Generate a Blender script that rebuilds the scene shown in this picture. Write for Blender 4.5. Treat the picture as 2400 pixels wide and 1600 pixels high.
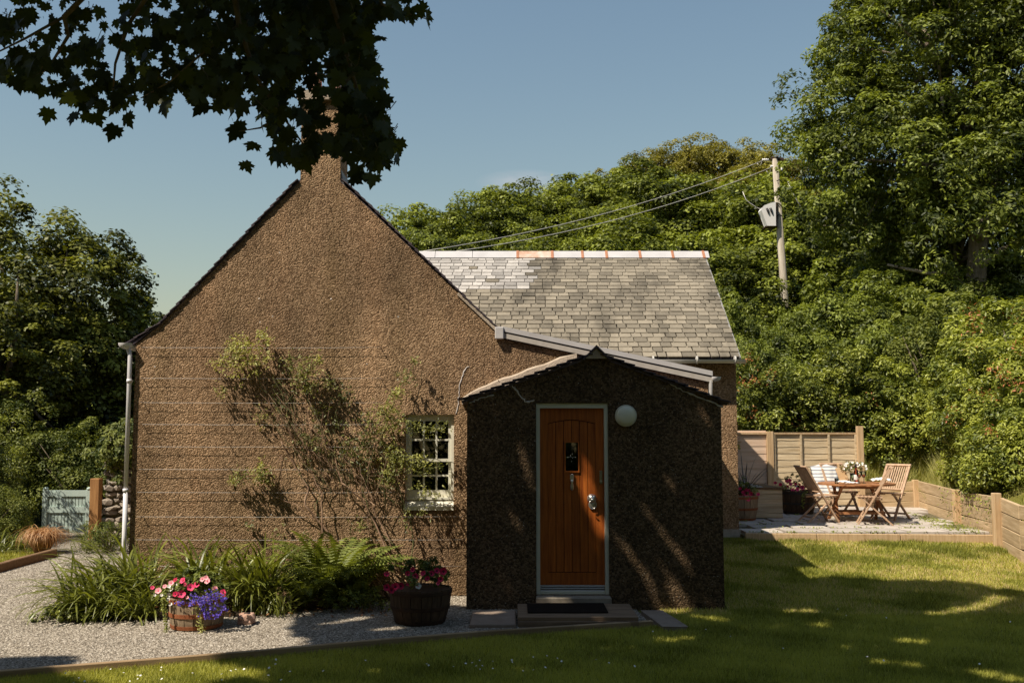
import bpy, bmesh, math, random
import numpy as np
from mathutils import Vector, Matrix
random.seed(7)
rng = np.random.default_rng(7)
R = math.radians
scene = bpy.context.scene
for o in list(bpy.data.objects):
    bpy.data.objects.remove(o)
COL = scene.collection

# ------------------------------------------------------------------ camera, sky, sun, exposure
HC, PITCH, FPX = 1.94, 5.19, 2400 * 35 / 36
cam_d = bpy.data.cameras.new('camera')
cam_d.lens, cam_d.sensor_width, cam_d.sensor_fit = 35, 36, 'HORIZONTAL'
cam_d.clip_start, cam_d.clip_end = 0.1, 2000
cam_d.dof.use_dof = True
cam_d.dof.focus_distance = 11.6
cam_d.dof.aperture_fstop = 8.0
cam = bpy.data.objects.new('camera', cam_d)
cam.location = (0, 0, HC)
cam.rotation_euler = (R(90 + PITCH), 0, 0)
COL.objects.link(cam)
scene.camera = cam

SUN = Vector((-1.40, -1.0, 2.35)).normalized()      # towards the sun
world = bpy.data.worlds.new('World')
scene.world = world
world.use_nodes = True
wn = world.node_tree
wn.nodes.clear()
sky = wn.nodes.new('ShaderNodeTexSky')
sky.sky_type = 'NISHITA'
sky.sun_disc = False
sky.sun_elevation = math.asin(SUN.z)
sky.sun_rotation = math.atan2(SUN.x, SUN.y)
sky.air_density, sky.dust_density, sky.ozone_density = 1.9, 0.7, 2.1
sky.altitude = 0
hsv = wn.nodes.new('ShaderNodeHueSaturation')
hsv.inputs['Hue'].default_value = 0.5
hsv.inputs['Saturation'].default_value = 1.02
bg = wn.nodes.new('ShaderNodeBackground')
bg.inputs['Strength'].default_value = 0.069
wo = wn.nodes.new('ShaderNodeOutputWorld')
wn.links.new(sky.outputs[0], hsv.inputs['Color'])
# one faint wisp of high cloud low over the hillside
wt = wn.nodes.new('ShaderNodeTexCoord')
wm = wn.nodes.new('ShaderNodeMapping'); wm.vector_type = 'POINT'
wm.inputs['Location'].default_value = (-0.012, -0.968, -0.246)
ws = wn.nodes.new('ShaderNodeMapping'); ws.inputs['Rotation'].default_value = (0, math.radians(-38), 0); ws.inputs['Scale'].default_value = (20, 6, 75)
wg = wn.nodes.new('ShaderNodeTexGradient'); wg.gradient_type = 'SPHERICAL'
wnz = wn.nodes.new('ShaderNodeTexNoise'); wnz.inputs['Scale'].default_value = 2.2; wnz.inputs['Detail'].default_value = 8; wnz.inputs['Distortion'].default_value = .6
wmu = wn.nodes.new('ShaderNodeMath'); wmu.operation = 'MULTIPLY'
wmu2 = wn.nodes.new('ShaderNodeMath'); wmu2.operation = 'MULTIPLY'; wmu2.inputs[1].default_value = 0.8; wmu2.use_clamp = True
wmx = wn.nodes.new('ShaderNodeMix'); wmx.data_type = 'RGBA'; wmx.inputs[7].default_value = (7.2, 6.9, 7.0, 1)
wn.links.new(wt.outputs['Generated'], wm.inputs[0]); wn.links.new(wm.outputs[0], ws.inputs[0]); wn.links.new(ws.outputs[0], wg.inputs[0]); wn.links.new(ws.outputs[0], wnz.inputs['Vector'])
wn.links.new(wg.outputs['Fac'], wmu.inputs[0]); wn.links.new(wnz.outputs['Fac'], wmu.inputs[1]); wn.links.new(wmu.outputs[0], wmu2.inputs[0])
wn.links.new(wmu2.outputs[0], wmx.inputs[0]); wn.links.new(hsv.outputs[0], wmx.inputs[6]); wn.links.new(wmx.outputs[2], bg.inputs['Color'])
wn.links.new(bg.outputs[0], wo.inputs['Surface'])

sun_d = bpy.data.lights.new('sun', 'SUN')
sun_d.energy = 4.6
sun_d.angle = R(0.53)
sun_d.color = (1.0, 0.91, 0.76)
sun = bpy.data.objects.new('sun', sun_d)
sun.rotation_euler = SUN.to_track_quat('Z', 'Y').to_euler()
sun.location = SUN * 40
COL.objects.link(sun)

vs = scene.view_settings
vs.view_transform, vs.look, vs.gamma, vs.use_curve_mapping = 'Standard', 'None', 1.0, False
vs.exposure = 0.46
scene.render.engine = 'CYCLES'
scene.cycles.use_denoising = True
scene.cycles.max_bounces = 6
scene.cycles.diffuse_bounces = 3
scene.cycles.transparent_max_bounces = 8
scene.cycles.caustics_reflective = scene.cycles.caustics_refractive = False

# ------------------------------------------------------------------ pixel <-> place helpers (only to measure positions)
def at(px, py, D):
    a = math.atan((800 - py) / FPX) + R(PITCH)
    h = D * math.tan(a)
    w = D * math.cos(R(PITCH)) + h * math.sin(R(PITCH))
    return Vector(((px - 1200) * w / FPX, D, HC + h))
def proj(x, y, z):
    h = z - HC
    w = y * math.cos(R(PITCH)) + h * math.sin(R(PITCH))
    v = h * math.cos(R(PITCH)) - y * math.sin(R(PITCH))
    return 1200 + FPX * x / w, 800 - FPX * v / w
def on(px, py, z=0.0):
    a = math.atan((800 - py) / FPX) + R(PITCH)
    D = (z - HC) / math.tan(a)
    return at(px, py, D)

# ------------------------------------------------------------------ materials
def new_mat(name):
    m = bpy.data.materials.new(name)
    m.use_nodes = True
    nt = m.node_tree
    nt.nodes.clear()
    out = nt.nodes.new('ShaderNodeOutputMaterial')
    return m, nt, out
def N(nt, typ, **kw):
    n = nt.nodes.new(typ)
    for k, v in kw.items():
        if k.startswith('i_'):
            n.inputs[k[2:].replace('_', ' ')].default_value = v
        else:
            setattr(n, k, v)
    return n
def c4(c):
    return (c[0], c[1], c[2], 1)
def ramp(nt, fac, stops):
    r = nt.nodes.new('ShaderNodeValToRGB')
    cr = r.color_ramp
    while len(cr.elements) < len(stops):
        cr.elements.new(0.5)
    for e, (p, c) in zip(cr.elements, stops):
        e.position = p
        e.color = c4(c) if not isinstance(c, float) else (c, c, c, 1)
    nt.links.new(fac, r.inputs[0])
    return r.outputs[0]
def mix(nt, fac, a, b, mode='MIX'):
    m = nt.nodes.new('ShaderNodeMix')
    m.data_type = 'RGBA'
    m.blend_type = mode
    for s, v in ((m.inputs[0], fac), (m.inputs[6], a), (m.inputs[7], b)):
        if hasattr(v, 'is_output'):
            nt.links.new(v, s)
        elif isinstance(v, (int, float)):
            s.default_value = v
        else:
            s.default_value = c4(v)
    return m.outputs[2]
def coords(nt, scale=(1, 1, 1), kind='Object'):
    tc = nt.nodes.new('ShaderNodeTexCoord')
    mp = nt.nodes.new('ShaderNodeMapping')
    mp.inputs['Scale'].default_value = scale
    nt.links.new(tc.outputs[kind], mp.inputs[0])
    return mp.outputs[0]
def noise(nt, vec, scale, detail=4, rough=0.6, out=0):
    n = N(nt, 'ShaderNodeTexNoise')
    n.inputs['Scale'].default_value = scale
    n.inputs['Detail'].default_value = detail
    n.inputs['Roughness'].default_value = rough
    if vec is not None:
        nt.links.new(vec, n.inputs['Vector'])
    return n.outputs[out]
def bump(nt, h, strength=0.5, dist=0.01, prev=None):
    b = N(nt, 'ShaderNodeBump')
    b.inputs['Strength'].default_value = strength
    b.inputs['Distance'].default_value = dist
    nt.links.new(h, b.inputs['Height'])
    if prev is not None:
        nt.links.new(prev, b.inputs['Normal'])
    return b.outputs[0]
def principled(nt, out, col, rough=0.8, spec=0.3, metal=0.0, normal=None):
    p = N(nt, 'ShaderNodeBsdfPrincipled')
    if hasattr(col, 'is_output'):
        nt.links.new(col, p.inputs['Base Color'])
    else:
        p.inputs['Base Color'].default_value = c4(col)
    if hasattr(rough, 'is_output'):
        nt.links.new(rough, p.inputs['Roughness'])
    else:
        p.inputs['Roughness'].default_value = rough
    p.inputs['Specular IOR Level'].default_value = spec
    p.inputs['Metallic'].default_value = metal
    if normal is not None:
        nt.links.new(normal, p.inputs['Normal'])
    nt.links.new(p.outputs[0], out.inputs['Surface'])
    return p

def m_simple(name, c1, c2=None, scale=6, rough=0.7, spec=0.3, metal=0.0, b=0.15, bd=0.003, bs=None, stretch=(1, 1, 1), rnd=0.0):
    m, nt, out = new_mat(name)
    v = coords(nt, stretch)
    f = noise(nt, v, scale, 6, 0.65)
    col = ramp(nt, f, [(0.3, c1), (0.7, c2 or c1)])
    if rnd:
        oi = N(nt, 'ShaderNodeObjectInfo')
        val = ramp(nt, oi.outputs['Random'], [(0, 1 - rnd), (1, 1 + rnd)])
        col = mix(nt, 1.0, col, val, 'MULTIPLY')
    nrm = bump(nt, noise(nt, v, bs or scale * 6, 4), b, bd)
    principled(nt, out, col, rough, spec, metal, nrm)
    return m

def m_wood(name, dark, light, grain=(2, 30, 30), rough=0.75, spec=0.25, rnd=0.12, b=0.35):
    """boards: grain runs along the object's local x unless another stretch is given"""
    m, nt, out = new_mat(name)
    v = coords(nt, grain)
    oi = N(nt, 'ShaderNodeObjectInfo')
    add = N(nt, 'ShaderNodeVectorMath', operation='ADD')
    cx = N(nt, 'ShaderNodeCombineXYZ')
    mul = N(nt, 'ShaderNodeMath', operation='MULTIPLY')
    mul.inputs[1].default_value = 37.0
    nt.links.new(oi.outputs['Random'], mul.inputs[0])
    nt.links.new(mul.outputs[0], cx.inputs[0]); nt.links.new(mul.outputs[0], cx.inputs[1])
    nt.links.new(v, add.inputs[0]); nt.links.new(cx.outputs[0], add.inputs[1])
    f = noise(nt, add.outputs[0], 1.2, 8, 0.7)
    col = ramp(nt, f, [(0.32, dark), (0.5, tuple((a + c) / 2 for a, c in zip(dark, light))), (0.68, light)])
    val = ramp(nt, oi.outputs['Random'], [(0, 1 - rnd), (1, 1 + rnd)])
    col = mix(nt, 1.0, col, val, 'MULTIPLY')
    principled(nt, out, col, rough, spec, 0, bump(nt, f, b, 0.003))
    return m

def m_dash(name, a, b_, c, speck=None, scale=42, strength=1.0, blotch=0.25):
    """pebble-dash / roughcast"""
    m, nt, out = new_mat(name)
    v = coords(nt)
    wob = noise(nt, v, 60, 2, 0.5, 1)
    vv = N(nt, 'ShaderNodeVectorMath', operation='MULTIPLY_ADD')
    nt.links.new(wob, vv.inputs[0]); vv.inputs[1].default_value = (0.008,) * 3; nt.links.new(v, vv.inputs[2])
    vo = N(nt, 'ShaderNodeTexVoronoi', feature='F1'); vo.inputs['Scale'].default_value = scale
    vo.inputs['Randomness'].default_value = 1.0
    nt.links.new(vv.outputs[0], vo.inputs['Vector'])
    sep = N(nt, 'ShaderNodeSeparateColor'); nt.links.new(vo.outputs['Color'], sep.inputs[0])
    stone = ramp(nt, sep.outputs[0], [(0.0, a), (0.5, b_), (1.0, c)])
    big = noise(nt, v, 0.7, 5, 0.6)
    med = noise(nt, v, 5.0, 5, 0.7)
    stone = mix(nt, 1.0, stone, ramp(nt, big, [(0.3, 1 - blotch), (0.7, 1 + blotch)]), 'MULTIPLY')
    stone = mix(nt, 1.0, stone, ramp(nt, med, [(0.3, 0.86), (0.7, 1.12)]), 'MULTIPLY')
    mp2 = N(nt, 'ShaderNodeMapping'); mp2.inputs['Scale'].default_value = (2.6, 2.6, 0.28)
    nt.links.new(v, mp2.inputs[0])
    run = noise(nt, mp2.outputs[0], 1.0, 5, 0.6)
    stone = mix(nt, 1.0, stone, ramp(nt, run, [(0.32, (0.80, 0.80, 0.74)), (0.5, (1.0, 1.0, 1.0)), (0.68, (1.10, 1.06, 1.04))]), 'MULTIPLY')
    if speck:
        vs_ = N(nt, 'ShaderNodeTexVoronoi', feature='F1'); vs_.inputs['Scale'].default_value = speck[1]
        nt.links.new(vv.outputs[0], vs_.inputs['Vector'])
        s2 = N(nt, 'ShaderNodeSeparateColor'); nt.links.new(vs_.outputs['Color'], s2.inputs[0])
        gt = N(nt, 'ShaderNodeMath', operation='GREATER_THAN'); gt.inputs[1].default_value = speck[2]
        nt.links.new(s2.outputs[1], gt.inputs[0])
        lt = N(nt, 'ShaderNodeMath', operation='LESS_THAN'); lt.inputs[1].default_value = speck[3]
        nt.links.new(vs_.outputs['Distance'], lt.inputs[0])
        an = N(nt, 'ShaderNodeMath', operation='MULTIPLY')
        nt.links.new(gt.outputs[0], an.inputs[0]); nt.links.new(lt.outputs[0], an.inputs[1])
        stone = mix(nt, an.outputs[0], stone, speck[0])
    h = ramp(nt, vo.outputs['Distance'], [(0.0, 1.0), (0.75, 0.0)])
    h2 = mix(nt, 0.25, h, noise(nt, v, 25, 3), 'MIX')
    nrm = bump(nt, h2, strength, 0.016)
    principled(nt, out, stone, 0.9, 0.15, 0, nrm)
    return m

def m_leaf(name, dark, light, trans=0.35, rough=0.5, spec=0.3, tcol=None, hue=None, bump_s=0):
    """leaves: colour varies per leaf (attribute 'tone'), part of the light passes through"""
    m, nt, out = new_mat(name)
    at_ = N(nt, 'ShaderNodeAttribute', attribute_name='tone')
    stops = [(0.0, dark), (0.75, light)] + ([(0.97, light), (1.0, hue)] if hue else [(1.0, tuple(x * 1.25 for x in light))])
    col = ramp(nt, at_.outputs['Fac'], stops)
    p = N(nt, 'ShaderNodeBsdfPrincipled')
    nt.links.new(col, p.inputs['Base Color'])
    p.inputs['Roughness'].default_value = rough
    p.inputs['Specular IOR Level'].default_value = spec
    t = N(nt, 'ShaderNodeBsdfTranslucent')
    tc = mix(nt, 1.0, col, tcol or (1.5, 1.5, 0.55), 'MULTIPLY')
    nt.links.new(tc, t.inputs['Color'])
    mx = N(nt, 'ShaderNodeMixShader'); mx.inputs[0].default_value = trans
    nt.links.new(p.outputs[0], mx.inputs[1]); nt.links.new(t.outputs[0], mx.inputs[2])
    nt.links.new(mx.outputs[0], out.inputs['Surface'])
    return m

M = {}
M['dash'] = m_dash('roughcast_wall', (0.13, 0.078, 0.041), (0.29, 0.182, 0.102), (0.45, 0.300, 0.182), ((0.7, 0.62, 0.55), 5, 0.955, 0.055), scale=66, blotch=.34)
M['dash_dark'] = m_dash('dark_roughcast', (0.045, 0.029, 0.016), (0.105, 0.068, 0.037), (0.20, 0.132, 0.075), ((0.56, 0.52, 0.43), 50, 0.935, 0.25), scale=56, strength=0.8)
M['mortar'] = m_simple('mortar', (0.38, 0.30, 0.23), (0.52, 0.43, 0.34), 9, 0.9, 0.1, b=0.8, bd=0.012)
M['crack'] = m_simple('crack_filler', (0.55, 0.5, 0.46), (0.7, 0.65, 0.62), 30, 0.9, 0.1, b=0.7, bd=0.006)
M['white'] = m_simple('white_paint', (0.48, 0.45, 0.445), (0.58, 0.55, 0.54), 3, 0.45, 0.35, b=0.05)
M['pipe_white'] = m_simple('downpipe_white', (0.72, 0.69, 0.71), (0.79, 0.76, 0.78), 3, 0.45, 0.35, b=0.05)
M['cream'] = m_simple('cream_paint', (0.74, 0.70, 0.56), (0.80, 0.77, 0.66), 4, 0.45, 0.35, b=0.06)
M['frame_green'] = m_simple('pale_door_frame', (0.62, 0.60, 0.48), (0.70, 0.68, 0.56), 4, 0.45, 0.35, b=0.06)
M['groove'] = m_simple('dark_gap', (0.02, 0.015, 0.018), (0.03, 0.02, 0.025), 8, 0.8, 0.2)
M['lead'] = m_simple('grey_lead', (0.22, 0.21, 0.2), (0.33, 0.31, 0.29), 5, 0.6, 0.3, b=0.2)
M['brown_soffit'] = m_simple('weathered_board', (0.42, 0.37, 0.32), (0.55, 0.5, 0.45), 7, 0.7, 0.2)
M['gutter'] = m_simple('grey_gutter', (0.45, 0.42, 0.38), (0.6, 0.57, 0.52), 4, 0.5, 0.3)
M['orange'] = m_simple('orange_mortar', (0.33, 0.13, 0.07), (0.50, 0.24, 0.14), 12, 0.85, 0.2, b=0.3)
M['orange_wash'] = m_simple('orange_washed_white', (0.45, 0.24, 0.14), (0.72, 0.58, 0.50), 5, 0.7, 0.2, b=0.2)
M['terracotta'] = m_simple('pink_terracotta', (0.42, 0.22, 0.16), (0.56, 0.34, 0.27), 6, 0.85, 0.2)
M['lamp'] = m_simple('frosted_lamp', (0.74, 0.72, 0.58), (0.80, 0.78, 0.64), 9, 0.35, 0.5, b=0.02)
M['silver'] = m_simple('brushed_silver', (0.52, 0.50, 0.46), (0.66, 0.64, 0.6), 20, 0.32, 0.5, metal=0.85, b=0.25)
M['brass'] = m_simple('dull_brass', (0.28, 0.25, 0.15), (0.42, 0.38, 0.26), 12, 0.4, 0.5, metal=0.7)
M['black_metal'] = m_simple('black_iron', (0.02, 0.018, 0.016), (0.04, 0.035, 0.03), 10, 0.5, 0.4)
M['wire'] = m_simple('galvanised_wire', (0.52, 0.48, 0.44), (0.66, 0.62, 0.58), 10, 0.5, 0.4, metal=0.3)
M['hook'] = m_simple('rusty_iron', (0.04, 0.025, 0.018), (0.09, 0.05, 0.03), 18, 0.8, 0.2)
M['door'] = m_wood('orange_oak', (0.22, 0.045, 0.008), (0.52, 0.14, 0.020), (24, 24, 1.6), 0.42, 0.4, 0.10, 0.15)
M['door_dark'] = m_wood('dark_oak', (0.20, 0.05, 0.012), (0.32, 0.10, 0.024), (24, 24, 1.6), 0.45, 0.4, 0.05, 0.15)
M['stone_step'] = m_simple('worn_stone', (0.20, 0.17, 0.13), (0.36, 0.31, 0.25), 6, 0.85, 0.2, b=0.4, bd=0.006)
M['slab'] = m_simple('brown_slab', (0.23, 0.17, 0.13), (0.36, 0.28, 0.22), 5, 0.8, 0.2, b=0.4, bd=0.006, rnd=0.1)
M['paver'] = m_simple('pale_paver', (0.38, 0.325, 0.28), (0.56, 0.49, 0.43), 3, 0.85, 0.2, b=0.25, bd=0.006, rnd=0.10)
M['joint'] = m_simple('joint_soil', (0.10, 0.09, 0.05), (0.2, 0.17, 0.1), 12, 0.95, 0.1, b=0.8, bd=0.02)
M['mat'] = m_simple('dark_doormat', (0.018, 0.013, 0.011), (0.035, 0.026, 0.02), 80, 0.95, 0.05, b=0.9, bd=0.01)
M['deck'] = m_wood('dark_step_timber', (0.15, 0.10, 0.065), (0.30, 0.205, 0.13), (2, 30, 30), 0.8, 0.2)
M['sleeper'] = m_wood('edging_timber', (0.24, 0.155, 0.085), (0.42, 0.30, 0.18), (1.5, 25, 25), 0.85, 0.15)
M['sleeper_dark'] = m_wood('dark_edging_timber', (0.13, 0.075, 0.04), (0.26, 0.16, 0.09), (25, 1.5, 25), 0.85, 0.15)
M['fence'] = m_wood('fence_timber', (0.40, 0.29, 0.165), (0.74, 0.60, 0.41), (1.5, 26, 26), 0.85, 0.15, 0.13, 0.5)
M['fence_pink'] = m_wood('new_fence_timber', (0.58, 0.40, 0.28), (0.76, 0.58, 0.44), (1.0, 20, 20), 0.85, 0.15, 0.08, 0.3)
M['post'] = m_wood('timber_post', (0.42, 0.27, 0.14), (0.64, 0.46, 0.28), (22, 22, 1.5), 0.85, 0.15, 0.08, 0.4)
M['retain'] = m_wood('retaining_timber', (0.38, 0.26, 0.14), (0.64, 0.48, 0.30), (1.5, 22, 22), 0.85, 0.15, 0.12, 0.5)
M['teak'] = m_wood('garden_teak', (0.36, 0.22, 0.13), (0.58, 0.40, 0.27), (14, 14, 14), 0.6, 0.3, 0.10, 0.1)
M['teak_red'] = m_wood('oiled_teak', (0.28, 0.115, 0.045), (0.46, 0.22, 0.10), (10, 10, 10), 0.5, 0.35, 0.08, 0.1)
M['orange_post'] = m_wood('orange_post', (0.26, 0.12, 0.045), (0.44, 0.23, 0.09), (20, 20, 1.5), 0.7, 0.2)
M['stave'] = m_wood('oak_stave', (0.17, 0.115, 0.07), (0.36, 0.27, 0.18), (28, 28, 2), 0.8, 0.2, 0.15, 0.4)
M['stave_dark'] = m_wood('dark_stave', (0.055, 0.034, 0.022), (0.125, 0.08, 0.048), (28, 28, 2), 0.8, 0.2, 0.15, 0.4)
M['hoop'] = m_simple('rusty_hoop', (0.20, 0.06, 0.025), (0.33, 0.12, 0.05), 14, 0.8, 0.2, b=0.3)
M['soil'] = m_simple('dark_soil', (0.025, 0.017, 0.012), (0.07, 0.05, 0.033), 14, 0.95, 0.1, b=0.9, bd=0.03)
M['bark'] = m_simple('tree_bark', (0.10, 0.075, 0.05), (0.24, 0.19, 0.14), 8, 0.9, 0.15, b=0.9, bd=0.03, stretch=(1, 1, .3))
M['bark_pale'] = m_simple('pale_ash_bark', (0.20, 0.155, 0.11), (0.42, 0.34, 0.27), 6, 0.9, 0.15, b=0.9, bd=0.03, stretch=(1, 1, .3))
M['stem'] = m_simple('rose_stem', (0.20, 0.11, 0.07), (0.42, 0.28, 0.19), 12, 0.7, 0.25)
M['stem_green'] = m_simple('green_stem', (0.09, 0.11, 0.04), (0.16, 0.17, 0.07), 12, 0.7, 0.25)
M['pole'] = m_simple('weathered_pole', (0.30, 0.25, 0.19), (0.52, 0.46, 0.38), 2.5, 0.85, 0.15, b=0.5, bd=0.01, stretch=(6, 6, .6))
M['porcelain'] = m_simple('porcelain', (0.75, 0.72, 0.7), (0.8, 0.78, 0.76), 5, 0.25, 0.5)
M['box_grey'] = m_simple('pale_grey_steel', (0.76, 0.72, 0.70), (0.80, 0.77, 0.75), 3, 0.5, 0.4)
M['gate'] = m_simple('blue_green_paint', (0.42, 0.51, 0.46), (0.52, 0.61, 0.55), 7, 0.6, 0.3)
M['petal_pink'] = m_simple('hot_pink_petal', (0.72, 0.035, 0.13), (0.82, 0.09, 0.20), 20, 0.6, 0.2)
M['petal_pale'] = m_simple('pale_pink_petal', (0.80, 0.28, 0.34), (0.85, 0.45, 0.45), 20, 0.6, 0.2)
M['petal_red'] = m_simple('crimson_petal', (0.40, 0.012, 0.05), (0.60, 0.025, 0.09), 20, 0.6, 0.2)
M['petal_dark'] = m_simple('dark_throat', (0.07, 0.004, 0.03), (0.1, 0.006, 0.04), 20, 0.7, 0.1)
M['petal_white'] = m_simple('white_petal', (0.75, 0.72, 0.66), (0.82, 0.80, 0.74), 20, 0.6, 0.2)
M['stone'] = m_simple('rubble_stone', (0.25, 0.20, 0.16), (0.50, 0.42, 0.34), 6, 0.9, 0.15, b=0.7, bd=0.02, rnd=0.22)
M['pink_stone'] = m_simple('pink_stone', (0.38, 0.20, 0.13), (0.62, 0.42, 0.33), 8, 0.85, 0.2, b=0.8, bd=0.01)
M['pot'] = m_simple('terracotta_pot', (0.15, 0.07, 0.035), (0.26, 0.13, 0.07), 8, 0.85, 0.2)
M['cloth_white'] = m_simple('white_napkin', (0.72, 0.70, 0.68), (0.8, 0.78, 0.76), 8, 0.85, 0.1)
M['bread_board'] = m_wood('pale_board', (0.50, 0.32, 0.16), (0.66, 0.47, 0.28), (2, 20, 20))
M['label'] = m_simple('bottle_label', (0.75, 0.72, 0.7), (0.8, 0.76, 0.72), 8, 0.6, 0.2)
M['unlit_inside'] = m_simple('dark_interior', (0.012, 0.010, 0.008), (0.02, 0.016, 0.012), 3, 0.8, 0.2)

M['leaf_syc'] = m_leaf('sycamore_leaf', (0.020, 0.028, 0.006), (0.065, 0.078, 0.012), 0.25, 0.5, 0.3, hue=(0.22, 0.24, 0.03))  # a few leaves lime: sun shining through them is put into the colour
M['leaf_ash'] = m_leaf('ash_leaf', (0.032, 0.046, 0.008), (0.25, 0.285, 0.048), 0.3, 0.5, 0.35)
M['leaf_hill'] = m_leaf('woodland_leaf', (0.034, 0.046, 0.006), (0.27, 0.30, 0.042), 0.28, 0.5, 0.3)
M['leaf_oak'] = m_leaf('olive_brown_leaf', (0.065, 0.060, 0.008), (0.29, 0.255, 0.042), 0.24, 0.5, 0.3, hue=(0.30, 0.12, 0.03))
M['leaf_left'] = m_leaf('dark_tree_leaf', (0.026, 0.032, 0.005), (0.23, 0.235, 0.034), 0.24, 0.5, 0.3)
M['leaf_shrub'] = m_leaf('glossy_shrub_leaf', (0.045, 0.060, 0.009), (0.30, 0.32, 0.052), 0.24, 0.4, 0.35)
M['leaf_pieris'] = m_leaf('pieris_leaf', (0.085, 0.110, 0.014), (0.40, 0.42, 0.07), 0.27, 0.42, 0.4, hue=(0.50, 0.14, 0.05))
M['leaf_red'] = m_leaf('new_red_leaf', (0.36, 0.10, 0.035), (0.60, 0.24, 0.10), 0.3, 0.45, 0.4, tcol=(1.3, 0.9, 0.7))
M['leaf_rose'] = m_leaf('rose_leaf', (0.060, 0.075, 0.015), (0.38, 0.37, 0.10), 0.3, 0.45, 0.4)
M['leaf_lily'] = m_leaf('strap_leaf', (0.035, 0.048, 0.007), (0.21, 0.225, 0.038), 0.24, 0.38, 0.45)
M['leaf_fern'] = m_leaf('fern_leaf', (0.055, 0.075, 0.014), (0.24, 0.27, 0.060), 0.3, 0.5, 0.3)
M['leaf_ivy'] = m_leaf('ivy_leaf', (0.040, 0.058, 0.010), (0.20, 0.215, 0.045), 0.2, 0.5, 0.2)
M['leaf_bramble'] = m_leaf('lime_leaf', (0.13, 0.16, 0.03), (0.32, 0.34, 0.09), 0.4, 0.5, 0.3)
M['leaf_lobelia'] = m_leaf('lobelia_petal', (0.10, 0.06, 0.42), (0.22, 0.15, 0.68), 0.2, 0.6, 0.2, tcol=(0.8, 0.8, 1.3))
M['leaf_tan'] = m_leaf('tan_grass', (0.26, 0.12, 0.045), (0.58, 0.36, 0.18), 0.3, 0.5, 0.3, tcol=(1.3, 1.0, 0.7))
M['leaf_phorm'] = m_leaf('purple_strap_leaf', (0.02, 0.016, 0.014), (0.06, 0.045, 0.035), 0.1, 0.35, 0.5)
M['blade'] = m_leaf('lawn_blade', (0.11, 0.130, 0.016), (0.52, 0.50, 0.11), 0.3, 0.55, 0.25, hue=(0.68, 0.54, 0.28))
M['long_grass'] = m_leaf('long_grass_blade', (0.22, 0.24, 0.05), (0.58, 0.54, 0.20), 0.35, 0.5, 0.3, hue=(0.55, 0.45, 0.28))
M['dead_leaf'] = m_leaf('fallen_leaf', (0.14, 0.05, 0.02), (0.38, 0.20, 0.09), 0.2, 0.7, 0.2, tcol=(1, .8, .5))

def m_ground():
    m, nt, out = new_mat('lawn_turf')
    v = coords(nt)
    f = noise(nt, v, 1.3, 6, 0.65)
    f2 = noise(nt, v, 45, 4, 0.7)
    col = ramp(nt, f, [(0.3, (0.09, 0.095, 0.015)), (0.55, (0.20, 0.185, 0.04)), (0.72, (0.32, 0.27, 0.10))])
    col = mix(nt, 1.0, col, ramp(nt, f2, [(0.25, 0.6), (0.75, 1.3)]), 'MULTIPLY')
    principled(nt, out, col, 0.95, 0.1, 0, bump(nt, f2, 0.9, 0.03))
    return m
M['turf'] = m_ground()
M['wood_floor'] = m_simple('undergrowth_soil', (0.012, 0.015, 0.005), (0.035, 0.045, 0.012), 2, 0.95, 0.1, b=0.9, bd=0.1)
def m_gravel():
    m, nt, out = new_mat('grey_gravel')
    v = coords(nt)
    vo = N(nt, 'ShaderNodeTexVoronoi', feature='F1'); vo.inputs['Scale'].default_value = 48
    nt.links.new(v, vo.inputs['Vector'])
    sep = N(nt, 'ShaderNodeSeparateColor'); nt.links.new(vo.outputs['Color'], sep.inputs[0])
    col = ramp(nt, sep.outputs[0], [(0, (0.125, 0.102, 0.078)), (0.45, (0.26, 0.22, 0.172)), (1, (0.40, 0.35, 0.285))])
    col = mix(nt, 1.0, col, ramp(nt, noise(nt, v, 1.5, 4), [(0.3, 0.85), (0.7, 1.1)]), 'MULTIPLY')
    h = ramp(nt, vo.outputs['Distance'], [(0, 1.0), (0.8, 0.0)])
    principled(nt, out, col, 0.9, 0.15, 0, bump(nt, h, 1.0, 0.014))
    return m
M['gravel'] = m_gravel()
def m_pebble():
    m, nt, out = new_mat('gravel_stone')
    a = N(nt, 'ShaderNodeAttribute', attribute_name='tone')
    col = ramp(nt, a.outputs['Fac'], [(0, (0.10, 0.08, 0.06)), (0.4, (0.29, 0.245, 0.192)), (0.85, (0.44, 0.385, 0.315)), (1, (0.58, 0.52, 0.44))])
    principled(nt, out, col, 0.85, 0.2)
    return m
M['pebble'] = m_pebble()
def m_slate(name, base, stain=0.4, attr=False):
    m, nt, out = new_mat(name)
    geo = N(nt, 'ShaderNodeNewGeometry')
    if attr:
        a = N(nt, 'ShaderNodeAttribute', attribute_name='tone').outputs['Fac']
    else:
        a = N(nt, 'ShaderNodeObjectInfo').outputs['Random']
    d, l = tuple(x * 0.66 for x in base), tuple(min(1, x * 1.28) for x in base)
    col = ramp(nt, a, [(0, d), (0.5, base), (1, l)])
    # weather stains keep their place on the roof
    mp = N(nt, 'ShaderNodeMapping'); mp.inputs['Scale'].default_value = (1.0, 0.45, 0.45)
    nt.links.new(geo.outputs['Position'], mp.inputs[0])
    st = noise(nt, mp.outputs[0], 1.6, 5, 0.65)
    col = mix(nt, 1.0, col, ramp(nt, st, [(0.36, 1 - stain), (0.52, 1.0), (0.7, 1.12)]), 'MULTIPLY')
    fine = noise(nt, geo.outputs['Position'], 30, 5, 0.7)
    col = mix(nt, 1.0, col, ramp(nt, fine, [(0.3, 0.82), (0.7, 1.15)]), 'MULTIPLY')
    principled(nt, out, col, 0.75, 0.25, 0, bump(nt, fine, 0.5, 0.006))
    return m
M['slate'] = m_slate('weathered_slate', (0.235, 0.20, 0.15), 0.42)
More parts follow.
